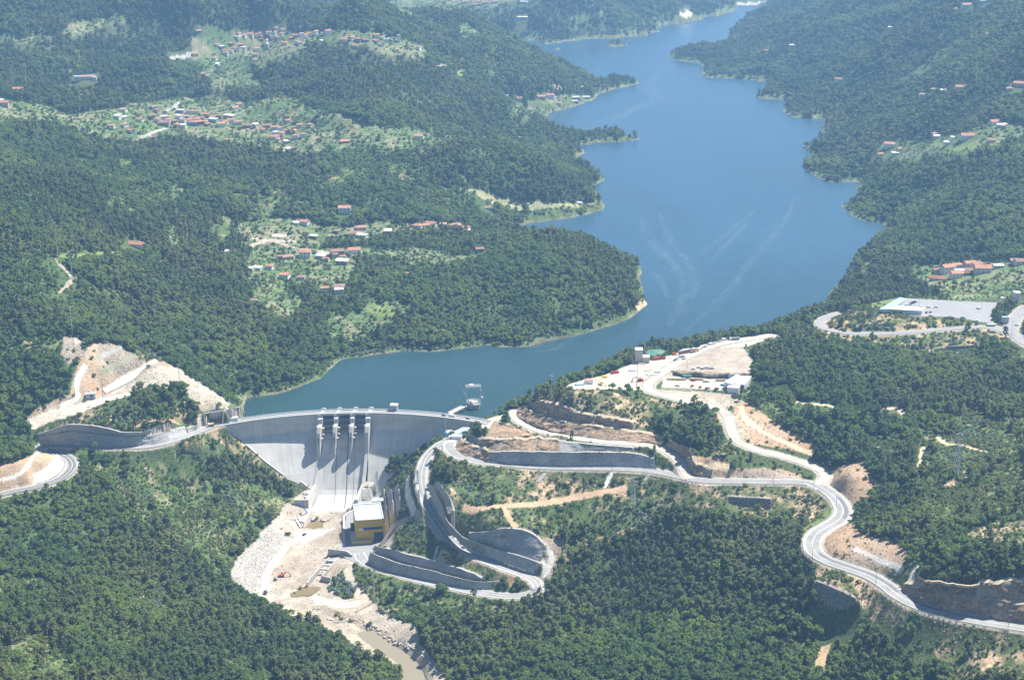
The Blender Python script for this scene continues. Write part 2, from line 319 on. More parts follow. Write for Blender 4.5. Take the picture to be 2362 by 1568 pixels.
# ------------------------------------------------------------------ cut faces: foot line and top line (the same number of points)
def lerp_z(pts, z0, z1): return [(x, y, z0+(z1-z0)*i/(len(pts)-1)) for i, (x, y) in enumerate(pts)]
FACES = [
 ('shotcrete_wall', 'shotcrete', 'grey shotcrete face beside the powerhouse road, lowest and longest of the spiral',
  Z('t12',[(178,748,-68),(220,790,-67.5),(330,828,-66),(520,872,-64),(700,912,-62),(820,938,-60.5),(900,955,-59.5),(1000,952,-58.5)]),
  Z('t12',[(198,684,-59),(262,712,-58),(400,762,-57),(600,806,-54.5),(740,846,-53),(850,872,-51.5),(950,888,-51),(1080,888,-50.5)])),
 ('shotcrete_wall', 'shotcrete', 'grey shotcrete face one bench above the powerhouse road, under the brown bushy slope',
  Z('t12',[(212,664,-58.8),(290,698,-57.8),(420,745,-56.8),(610,786,-54.3),(700,812,-53.2),(800,838,-52),(900,862,-51.3),(960,872,-51)]),
  Z('t12',[(228,640,-54),(350,668,-51),(470,702,-49),(620,738,-46.5),(740,775,-46),(820,798,-46.5),(900,828,-48),(965,860,-50)])),
 ('shotcrete_wall', 'shotcrete', 'tall grey shotcrete face along the inside of the winding leg road',
  Z('t12',[(596,215,-11),(615,290,-15),(655,390,-20),(710,480,-25),(780,570,-30),(850,640,-34),(960,694,-38),(1100,746,-40.3),(1240,792,-42.5),(1330,835,-45)]),
  Z('t12',[(618,218,-6),(655,285,-6),(700,375,-9),(722,450,-13),(762,500,-17),(845,580,-23),(1000,640,-29),(1150,688,-32.5),(1270,722,-35),(1368,762,-38)])),
 ('shotcrete_wall', 'shotcrete', 'broad grey shotcrete bowl rising above the bench of the spiral road',
  Z('t12',[(880,584,-22.7),(1000,622,-28.5),(1150,670,-32),(1250,702,-34.5),(1330,732,-36.5),(1372,745,-37.5)]),
  Z('t12',[(880,548,-17.5),(960,544,-17.5),(1060,528,-15),(1180,520,-15),(1310,552,-18),(1412,640,-27)])),
 ('shotcrete_wall', 'shotcrete', 'narrow grey shotcrete face below the eucalyptus clump beside the winding road',
  Z('t12',[(640,212,-5.8),(690,280,-5.8),(722,350,-8.5),(735,425,-12.5)]),
  Z('t12',[(672,205,0),(718,270,-1),(756,335,-3.5),(775,400,-7)])),
 ('shotcrete_wall', 'shotcrete', 'long grey shotcrete wall behind the straight lower road, below the haul road',
  Z('D',[(1128,1062,6),(1180,1069,7),(1245,1073,8.4),(1320,1075,10.2),(1405,1075,12),(1470,1078,13.5),(1515,1083,14.5)]),
  Z('D',[(1128,1042,14),(1180,1041,18),(1245,1042,20.5),(1320,1043,21.5),(1405,1043,22),(1470,1047,22),(1508,1058,20)])),
 ('shotcrete_wall', 'shotcrete', 'upper grey shotcrete strip under the edge of the haul road',
  Z('D',[(1290,1038,21.8),(1345,1039,22),(1405,1039.5,22.3),(1460,1041,22.3)]),
  Z('D',[(1290,1017,24),(1345,1023,26),(1405,1028,26.2),(1460,1032,26.2)])),
 ('rock_face', 'rock_cut', 'brown rock cut curving round the inside of the hairpin by the dam',
  Z('D',[(1058,1016,3.4),(1052,1030,3.6),(1062,1044,4),(1090,1055,4.8),(1126,1062,6)]),
  Z('D',[(1075,1010,7),(1066,1017,8.5),(1082,1024,11),(1105,1032,12.5),(1127,1041,14)])),
 ('rock_face', 'rock_cut', 'brown rock band between the hairpin cut and the haul road',
  Z('D',[(1085,1020,10.5),(1127,1036,13.8),(1180,1038,17.5),(1235,1039,20.5),(1288,1039,21.7)]),
  Z('D',[(1085,1010,12.5),(1127,1013,17),(1180,1013,20),(1235,1012,22.5),(1288,1016,24)])),
 ('rock_face', 'rock_cut', 'dark triangular rock cut between the sandy ramp and the haul road',
  Z('D',[(1120,1008,13),(1150,1006,15.5),(1180,1006,18),(1215,1003,20),(1228,1001,19.5)]),
  Z('D',[(1138,972,13),(1158,978,16),(1180,984,18),(1205,993,19.5),(1226,999,19)])),
 ('rock_face', 'rock_cut', 'high brown rock cut above the haul road, lower bench',
  Z('D',[(1196,940,11),(1194,956,12),(1212,970,15),(1245,985,20),(1293,996,24),(1345,1005,26),(1405,1012,27),(1470,1017,27),(1525,1026,26)]),
  Z('D',[(1208,937,16),(1215,945,18),(1235,953,22),(1262,965,27),(1300,972,31),(1345,980,33),(1405,988,33),(1470,997,32),(1530,1010,30)])),
 ('rock_face', 'rock_cut', 'high brown rock cut above the haul road, upper bench under the trees',
  Z('D',[(1222,938,18.5),(1240,948,22),(1268,960,27.3),(1302,967,31.3),(1345,975,33.2),(1405,983,33.3),(1460,990,32.5)]),
  Z('D',[(1225,929,24),(1245,926,30),(1272,930,35),(1302,940,39),(1345,955,40),(1405,962,40),(1460,975,38)])),
 ('rock_face', 'rock_cut', 'brown earth cut between the curving haul road and the sandy pull-off',
  Z('D',[(1532,1030,25.8),(1562,1046,23.5),(1584,1068,20.5),(1596,1090,18.2),(1640,1103,17.8)]),
  Z('D',[(1540,1016,30),(1575,1030,29.5),(1597,1050,27.5),(1605,1070,24.5),(1645,1082,23)])),
 ('shotcrete_wall', 'shotcrete', 'pale grey shotcrete wall beside the road left of the dam, lower tier',
  Z('left',[(140,1145,5.2),(330,1146,4.6),(600,1153,4.2),(900,1158,4.2),(1180,1155,4.2),(1380,1128,4.2),(1580,1075,4.2),(1695,1022,4.2)]),
  Z('left',[(128,1062,15),(300,1033,17),(500,1008,19),(800,1035,15),(1050,1058,13),(1250,1048,12.5),(1450,1008,12),(1670,958,9)])),
 ('shotcrete_wall', 'shotcrete', 'pale grey shotcrete wall beside the road left of the dam, ragged upper tier',
  Z('left',[(126,1056,15.2),(300,1026,17.2),(500,1001,19.2),(800,1028,15.2),(1050,1051,13.2),(1250,1041,12.7),(1420,1008,12.2),(1580,972,10.5)]),
  Z('left',[(120,1020,19),(260,978,24),(470,922,29),(780,948,25),(1000,1000,20),(1200,1005,18),(1350,965,18),(1500,905,20)])),
 ('shotcrete_wall', 'concrete', 'light sprayed concrete wall behind the red truck at the left abutment',
  Z('left',[(1700,1015,4.5),(1800,975,4.5),(1860,930,4.5),(1930,905,4.3),(2080,885,4.3),(2200,870,4.3),(2270,800,6)]),
  Z('left',[(1690,965,8.5),(1790,935,9),(1825,850,14),(1860,812,16),(2000,788,17),(2120,768,17),(2250,735,15)])),
 ('retaining_wall', 'concrete_white', 'pale curved concrete retaining wall at the road bend on the left',
  Z('t02',[(235,212,-3),(330,180,-2),(400,140,-1),(432,95,0),(440,60,1)]),
  Z('t02',[(228,150,3),(300,115,4),(345,85,4.5),(380,45,4.5),(398,8,4.5)])),
 ('shotcrete_wall', 'shotcrete', 'dark shotcrete face right behind the yellow powerhouse',
  Z('pow',[(1960,300,-66),(1985,560,-67),(2000,800,-67.5),(2020,1060,-67.8)]),
  Z('pow',[(2000,265,-58),(2030,480,-58),(2060,700,-58),(2105,1060,-60)])),
 ('shotcrete_wall', 'shotcrete', 'middle shotcrete face of the stepped cut behind the powerhouse',
  Z('pow',[(2040,250,-58),(2075,480,-58),(2100,700,-58),(2140,1080,-60)]),
  Z('pow',[(2150,265,-48),(2180,450,-48),(2205,700,-48),(2235,930,-51)])),
 ('shotcrete_wall', 'shotcrete', 'topmost shotcrete face of the stepped cut behind the powerhouse',
  Z('pow',[(2200,255,-48),(2225,450,-48),(2250,700,-48),(2275,880,-50.5)]),
  Z('pow',[(2300,180,-38),(2330,400,-38),(2345,600,-38),(2352,760,-41)])),
 ('rock_face', 'rock_cut', 'brown earth cut above the main road at the lower right edge, lower bench',
  Z('t22',[(1500,945,34.8),(1600,1012,35.6),(1800,1072,37),(2000,1112,38.2),(2200,1148,39.4),(2400,1180,40.6),(2700,1220,42)]),
  Z('t22',[(1515,915,38),(1590,892,44),(1740,950,47),(1960,1000,49),(2180,1025,51),(2400,1052,52),(2700,1090,54)])),
 ('rock_face', 'rock_cut', 'brown earth cut above the main road at the lower right edge, upper bench',
  Z('t22',[(1600,880,44),(1740,936,47.5),(1960,985,49.5),(2180,1010,51.5),(2400,1037,52.5),(2700,1075,54)]),
  Z('t22',[(1620,850,49),(1740,880,55),(1960,905,59),(2180,895,63),(2400,880,66),(2700,900,68)])),
 ('gabion_wall', 'gabion', 'dark gabion wall below the lower terrace of the building site',
  Z('site',[(1075,660,46.4),(1200,668,42.5),(1500,705,41),(1800,745,40),(2010,770,39.5)]),
  Z('site',[(1075,636,47.5),(1200,632,46.5),(1500,652,46.5),(1800,684,46),(2010,708,45)])),
 ('rock_face', 'rock_cut', 'low rock step between the two terraces of the building site',
  Z('site',[(1285,478,46),(1500,488,46),(1700,496,46),(1920,506,46),(2170,508,46)]),
  Z('site',[(1285,448,49.7),(1500,456,49.8),(1700,468,49.8),(1920,474,49.8),(2170,470,49.8)])),
 ('gabion_wall', 'gabion', 'sloping gabion wall below the main road bend, lower right',
  Z('t22',[(920,965,22),(985,1018,18),(1100,1060,17.5),(1215,1082,19)]),
  Z('t22',[(925,885,27),(1000,912,27.5),(1110,962,28),(1225,1015,28)])),
 ('gabion_wall', 'gabion', 'short dark gabion wall in the scrub below the road junction',
  Z('t22',[(322,350,7),(450,378,6.5),(610,385,7)]),
  Z('t22',[(322,300,12.5),(450,308,12.5),(608,316,12.5)])),
 ('gabion_wall', 'gabion', 'dark rubble wall in the bushes under the car park road',
  Z('rgt',[(1350,735,47),(1600,752,45),(1840,752,45)]),
  Z('rgt',[(1350,722,48.5),(1540,690,51),(1880,672,53)])),
 ('concrete_slab', 'concrete_white', 'long white concrete ramp slab laid on the excavated orange slope',
  Z('left',[(830,600,34),(1000,518,36.5),(1200,402,39),(1400,282,42)]),
  Z('left',[(800,560,36),(970,455,39.5),(1170,345,42.5),(1360,240,46)])),
]
# steepen the cuts: raise each top line until the face leans back only a little
def steepen():
    done = []
    for n_, f in enumerate(FACES):
        A, B = f[3], f[4]
        ua, va = proj(A[:, 0], A[:, 1], A[:, 2]); ub, vb = proj(B[:, 0], B[:, 1], B[:, 2])
        for i in range(len(A)):              # rest on the tier below
            best = (11.0, None)
            for U, V, Zt in done:
                d = np.hypot(U-ua[i], (V-va[i])*1.0); j = int(d.argmin())
                if d[j] < best[0]: best = (d[j], Zt[j])
            if best[1] is not None and best[1] > A[i, 2]: A[i] = W(ua[i], va[i], best[1]+.15)
        skip = 'powerhouse,' in f[2] or 'behind the yellow' in f[2] or 'behind the powerhouse' in f[2] or f[0] in ('concrete_slab', 'retaining_wall') or 'hairpin by the dam' in f[2] or 'triangular' in f[2] or 'clump' in f[2] or 'left of the dam' in f[2] or 'lower right edge' in f[2] or 'abutment' in f[2]
        if not skip and (np.diff(ua) > 0).all():
            for i in range(len(B)):
                zf = np.interp(ub[i], ua, A[:, 2]); yf = np.interp(ub[i], ua, A[:, 1]); z = B[i, 2]
                for _ in range(40):
                    q = W(ub[i], vb[i], z)
                    if q[1]-yf > .28*(z-zf) and z < B[i, 2]+(5.0 if f[0] == 'rock_face' else 2.6): z += .1
                    else: break
                B[i] = W(ub[i], vb[i], z)
        Bs = resample0(B, 40); u_, v_ = proj(Bs[:, 0], Bs[:, 1], Bs[:, 2]); done.append((u_, v_, Bs[:, 2]))
def resample0(P, n):
    d = np.r_[0, np.cumsum(np.linalg.norm(np.diff(P, axis=0), axis=1))]; t = np.linspace(0, d[-1], n)
    return np.c_[[np.interp(t, d, P[:, k]) for k in range(3)]].T
steepen()
for nm, (w, P) in ROADS.items():
    for p in P[::2]: ctrl.append(p)
for nm, z, P in PADS:
    for p in P[::2]: ctrl.append(p)
for f in FACES:
    for p in f[4][1::3]: ctrl.append(p)
ctrl = np.array(ctrl)

# ------------------------------------------------------------------ the height grid (finer near, coarser far)
RS = [800.0]
while RS[-1] < 9300:
    r = RS[-1]; RS.append(r+(1.25 if r < 1720 else (r*.0016 if r < 2600 else (r*.0026 if r < 4200 else r*.005))))
RS = np.array(RS); NR = len(RS)
TH0, TH1, NC = math.radians(-25.5), math.radians(25.5), 1240
TH = np.linspace(TH0, TH1, NC)
def rbf_fit(pts):
    X = np.c_[np.arctan2(pts[:, 0], pts[:, 1]), np.log(np.hypot(pts[:, 0], pts[:, 1]))]
    q = np.round(X*2500); _, ui = np.unique(q, axis=0, return_index=True); X = X[ui]; z = pts[ui, 2]
    n = len(X); d = np.sqrt(((X[:, None]-X[None])**2).sum(-1)+.004**2)
    A = np.zeros((n+3, n+3)); A[:n, :n] = d-np.eye(n)*3e-4; A[:n, n] = 1; A[:n, n+1:] = X; A[n, :n] = 1; A[n+1:, :n] = X.T
    return X, np.linalg.solve(A, np.r_[z, 0, 0, 0])
def rbf_eval(X, c, th, lr):
    out = np.zeros(th.shape); n = len(X)
    for i in range(0, th.size, 20000):
        a, b = th[i:i+20000], lr[i:i+20000]
        d = np.sqrt((a[:, None]-X[None, :, 0])**2+(b[:, None]-X[None, :, 1])**2+.004**2)
        out[i:i+20000] = d@c[:n]+c[n]+c[n+1]*a+c[n+2]*b
    return out
KX, KC = rbf_fit(ctrl)
ci = np.unique(np.r_[np.arange(0, NR, 5), NR-1]); cj = np.unique(np.r_[np.arange(0, NC, 5), NC-1])
gt, gl = np.meshgrid(TH[cj], np.log(RS[ci])); gz = rbf_eval(KX, KC, gt.ravel(), gl.ravel()).reshape(gt.shape)
tmp = np.empty((len(ci), NC))
for i in range(len(ci)): tmp[i] = np.interp(np.arange(NC), cj, gz[i])
fi = np.interp(np.arange(NR), ci, np.arange(len(ci))); i0 = np.minimum(fi.astype(int), len(ci)-2); ft = (fi-i0)[:, None]
GZ = tmp[i0]*(1-ft)+tmp[i0+1]*ft
GX = RS[:, None]*np.sin(TH)[None]; GY = RS[:, None]*np.cos(TH)[None]

def seg_dist(px, py, poly, closed=True):
    d = np.full(px.shape, 1e9); n = len(poly)
    for i in range(n if closed else n-1):
        a = poly[i]; b = poly[(i+1) % n]; ab = b-a; L2 = (ab**2).sum()+1e-9
        t = np.clip(((px-a[0])*ab[0]+(py-a[1])*ab[1])/L2, 0, 1)
        d = np.minimum(d, np.hypot(px-a[0]-t*ab[0], py-a[1]-t*ab[1]))
    return d
# signed distance to the shore, on a coarser grid
gi = np.unique(np.r_[np.arange(0, NR, 3), NR-1]); gj = np.unique(np.r_[np.arange(0, NC, 3), NC-1])
cx, cy = GX[np.ix_(gi, gj)], GY[np.ix_(gi, gj)]
sd = seg_dist(cx.ravel(), cy.ravel(), SH).reshape(cx.shape)
ins = inpoly(cx.ravel(), cy.ravel(), SH).reshape(cx.shape)
for isl in ISL:
    di = seg_dist(cx.ravel(), cy.ravel(), isl).reshape(cx.shape); ii = inpoly(cx.ravel(), cy.ravel(), isl).reshape(cx.shape)
    sd = np.where(ii, di, np.where(ins, np.minimum(sd, di), sd)); ins = ins & ~ii
sd = np.where(ins, -sd, sd)
tmp = np.empty((len(gi), NC))
for i in range(len(gi)): tmp[i] = np.interp(np.arange(NC), gj, sd[i])
fi = np.interp(np.arange(NR), gi, np.arange(len(gi))); i0 = np.minimum(fi.astype(int), len(gi)-2); ft = (fi-i0)[:, None]
SD = tmp[i0]*(1-ft)+tmp[i0+1]*ft
SD = SD+fbm(GX, GY, 26, 3, 5)*np.clip(RS[:, None]/700, 1.5, 8)
DOWN = (np.hypot(GX-DC[0], GY-DC[1]) < DR+3) & (GY < 1500) & (np.abs(GX+130) < 170)     # below the dam: no shore here
rr = np.broadcast_to(RS[:, None], GX.shape)
rough = np.clip(np.abs(SD)/60, 0, 1)*np.clip((rr-900)/1200, .25, 1)
GZ = GZ+rough*(fbm(GX, GY, 170, 4, 21)*18*np.clip((rr-1450)/900, .22, 1.6)+fbm(GX, GY, 40, 3, 31)*1.8)
# erosion-like gullies on the far hills
rid = 1-np.abs(fbm(GX, GY, 420, 3, 41))*2.2
GZ = GZ-np.clip(rid, 0, 1)**3*np.clip((rr-1700)/1200, 0, 1)*26*np.clip((SD-40)/200, 0, 1)
land = SD > 0
dist = np.abs(SD)
down = (rr < 1425) | DOWN
zl = np.minimum(np.maximum(GZ, np.minimum(.35+dist*.28, 5+dist*.02)), np.where(rr > 1700, 1.5+dist*.62, 1e3))
GZ = np.where(land, np.where(down, GZ, zl), np.minimum(-.6-dist*.3, -.6)); GZ = np.maximum(GZ, np.where(land, -95, -26))

# the ground under the dam body and under the spillway chute
rd = np.hypot(GX-DC[0], GY-DC[1]); ph = np.degrees(np.arctan2(GX-DC[0], GY-DC[1]))
k = (rd > DR-1) & (rd < DR+6) & (ph > -26.5) & (ph < 24.5) & (GY > 1300); GZ[k] = np.minimum(GZ[k], -8)
footl = [('dam',180,430),('dam',250,470),('dam',440,570),('dam',720,820),('dam',950,1000),('dam',1150,1075),('dam',1310,1190)]
footr = [('dam',2110,1080),('dam',2190,960),('dam',2290,780),('tow',1000,1440),('tow',1330,1340),('tow',1700,1200),('tow',1900,1170)]
fp = np.array([face_hit(x, y, k_) for k_, x, y in footl+footr]); fph = np.degrees(np.arctan2(fp[:, 0]-DC[0], fp[:, 1]-DC[1])); frd = np.hypot(fp[:, 0]-DC[0], fp[:, 1]-DC[1])
o_ = np.argsort(fph); fph, frd = fph[o_], frd[o_]; print('foot line', fph.round(1), frd.round(1))
rf = np.interp(ph, fph, frd)
k = (rd > rf+.5) & (rd < DR+.5) & (ph > fph[0]) & (ph < fph[-1]) & (GY > 1300)
GZ[k] = np.minimum(GZ[k], (Z_BREAK-(DR-rd[k])/.75)-2.5)
zf_ = np.interp(ph, fph, fp[o_, 2]); k = (rd <= rf+.5) & (rd > rf-22) & (ph > fph[0]) & (ph < -8) & (GY > 1300)
GZ[k] = np.minimum(GZ[k], (zf_-(rf-rd)*.25-.5)[k])
CHUTE = (rd < DR+4) & (GY > 1391) & (GX > -201) & (GX < -150); GZ[CHUTE] = -78
# ------------------------------------------------------------------ stamping strips into the grid
MASK = np.zeros((NR, NC), bool); TZ = np.zeros((NR, NC)); SURF = np.zeros((NR, NC), np.int16)
def gidx(p):
    th = math.atan2(p[0], p[1]); r = math.hypot(p[0], p[1])
    return (th-TH0)/(TH1-TH0)*(NC-1), float(np.interp(r, RS, np.arange(NR)))
def stamp_tri(a, b, c, off, surf, height=True, grow=.35):
    P = [gidx(a), gidx(b), gidx(c)]
    x0 = max(0, int(min(p[0] for p in P)-grow)); x1 = min(NC-1, int(max(p[0] for p in P)+grow)+1)
    y0 = max(0, int(min(p[1] for p in P)-grow)); y1 = min(NR-1, int(max(p[1] for p in P)+grow)+1)
    if x1 < x0 or y1 < y0: return
    d = (P[1][1]-P[2][1])*(P[0][0]-P[2][0])+(P[2][0]-P[1][0])*(P[0][1]-P[2][1])
    if abs(d) < 1e-9: return
    jj, ii = np.meshgrid(np.arange(x0, x1+1), np.arange(y0, y1+1))
    w0 = ((P[1][1]-P[2][1])*(jj-P[2][0])+(P[2][0]-P[1][0])*(ii-P[2][1]))/d
    w1 = ((P[2][1]-P[0][1])*(jj-P[2][0])+(P[0][0]-P[2][0])*(ii-P[2][1]))/d
    w2 = 1-w0-w1; sz = max(abs(d)**.5, 1); e = -grow/max(1.0, sz)*1.5
    k = (w0 >= e) & (w1 >= e) & (w2 >= e)
    if height:
        z = w0*a[2]+w1*b[2]+w2*c[2]+off
        TZ[ii[k], jj[k]] = z[k]; MASK[ii[k], jj[k]] = True
    if surf: SURF[ii[k], jj[k]] = surf
def stamp_strip(A, B, off=0, surf=0, height=True):
    for i in range(len(A)-1):
        stamp_tri(A[i], B[i], B[i+1], off, surf, height); stamp_tri(A[i], B[i+1], A[i+1], off, surf, height)
def ribbon(P, w):
    """left and right edges of a level band of width w along the centre line P"""
    T = np.gradient(P[:, :2], axis=0); T /= np.linalg.norm(T, axis=1)[:, None]+1e-9
    Nn = np.c_[-T[:, 1], T[:, 0], np.zeros(len(P))]
    return P+Nn*w/2, P-Nn*w/2
def resample(P, n):
    d = np.r_[0, np.cumsum(np.linalg.norm(np.diff(P, axis=0), axis=1))]; t = np.linspace(0, d[-1], n)
    return np.c_[[np.interp(t, d, P[:, k]) for k in range(3)]].T
S_SHOULDER, S_PAVED, S_FACE, S_SAND, S_TRACK, S_WALL = 1, 2, 3, 4, 5, 6
FS = []                                               # resampled faces
for f in FACES:
    A, B = smooth(f[3], 3), smooth(f[4], 3); n = max(len(A), len(B)); A, B = resample(A, n), resample(B, n); FS.append((f, A, B))
    back = B.copy(); d = B-A; d[:, 2] = 0; d /= np.linalg.norm(d, axis=1)[:, None]+1e-9
    stamp_strip(B, B+d*2.6, -.05, S_SHOULDER); stamp_strip(A, B, -.9, S_FACE)
for nm, z, P in PADS:
    k = inpoly(GX, GY, P[:, :2])
    TZ[k] = z-.05; MASK[k] = True
    SURF[k] = {'power':S_PAVED,'car_lot':S_PAVED,'hairpin':S_PAVED,'dam_right':S_PAVED,'pocket':S_TRACK,'bed':S_TRACK,'site_hi':S_SAND,'abutment':S_SAND,'site_low':S_SAND,'site_mid':S_TRACK}[nm]
RC = {}
for nm, (w, P) in ROADS.items():
    C = smooth(P, 3); RC[nm] = (w, C)
    A, B = ribbon(C, w+3.4); stamp_strip(A, B, -.12, S_SHOULDER)
    A, B = ribbon(C, w+.6); stamp_strip(A, B, -.22, S_PAVED)
RIVC = smooth(np.array([W(x, y, -78.2-.9*i/6) for i, (x, y) in enumerate([(838,1452),(862,1470),(890,1490),(925,1510),(952,1535),(965,1568),(975,1640)])]), 4)
A, B = ribbon(RIVC, 9); stamp_strip(A, B, -2.2, 0)
# blend the surroundings into the stamps
nr = int(np.searchsorted(RS, 2150)); D = np.where(MASK, TZ-GZ, 0)[:nr]; mk = MASK[:nr]; fx = D.copy()
for it in range(260):
    a = D.copy()
    a[1:-1, 1:-1] = .2485*(D[:-2, 1:-1]+D[2:, 1:-1]+D[1:-1, :-2]+D[1:-1, 2:])
    a[mk] = fx[mk]; D = a
nrm = D.copy()
# stay below water inside the reservoir
zz = GZ[:nr]+D
wet = (SD[:nr] < 0) & ~mk
GZ[:nr] = np.where(wet, np.minimum(zz, -.5), zz)

k = (rd <= rf+.5) & (rd > rf-22) & (ph > -27.3) & (ph < -8) & (GY > 1300) & ~MASK
GZ[k] = np.minimum(GZ[k], (zf_-(rf-rd)*.25-.5)[k])
k = (rd <= rf+1.5) & (rd > rf-34) & (ph > -28.0) & (ph < fph[6]) & (GY > 1300) & ~MASK
GZ[k] = np.maximum(GZ[k], (zf_-.8-np.maximum(rf-rd, 0)*.85)[k])
k = (rd > rf+1.5) & (rd < DR+.5) & (ph > -27.3) & (ph < fph[-1]) & (GY > 1300)
GZ[k] = np.minimum(GZ[k], (Z_BREAK-(DR-rd[k])/.75)-2.5)
GZ[CHUTE] = -78
def ground(x, y):
    th = math.atan2(x, y); r = math.hypot(x, y)
    j = (th-TH0)/(TH1-TH0)*(NC-1); i = np.interp(r, RS, np.arange(NR))
    j0 = min(max(int(j), 0), NC-2); i0 = min(max(int(i), 0), NR-2); a, b = i-i0, j-j0
    return float((GZ[i0, j0]*(1-b)+GZ[i0, j0+1]*b)*(1-a)+(GZ[i0+1, j0]*(1-b)+GZ[i0+1, j0+1]*b)*a)
def hit(x, y, k='D', lift=0.0, rmin=850):
    """where the sight line through a measured point meets the ground"""
    u, v = uv(k, x, y); dx = (u-1181)/FPX; t = (784-v)/FPX
    d = np.array([dx, CP+t*SP, -SP+t*CP]); h = math.hypot(d[0], d[1]); th = math.atan2(d[0], d[1])
    j = min(max((th-TH0)/(TH1-TH0)*(NC-1), 0), NC-1.001); j0 = int(j); b = j-j0
    col = GZ[:, j0]*(1-b)+GZ[:, j0+1]*b; col = np.maximum(col, 0) if False else col
    ray = CAM_H+RS/h*d[2]-lift; s = np.maximum(col, np.where(SD[:, j0] < 0, 0, -1e9))-ray
    k0 = np.nonzero((s > 0) & (RS > rmin))[0]
    if len(k0) == 0: return None
    i = max(k0[0], 1); f = s[i]/(s[i]-s[i-1]+1e-9); r = RS[i]-(RS[i]-RS[i-1])*np.clip(f, 0, 1)
    return np.array([r*math.sin(th), r*math.cos(th), float(CAM_H+r/h*d[2]-lift)])
print("terrain heights %.1fs, grid %dx%d, controls %d" % (time.time()-T0, NR, NC, len(ctrl)))
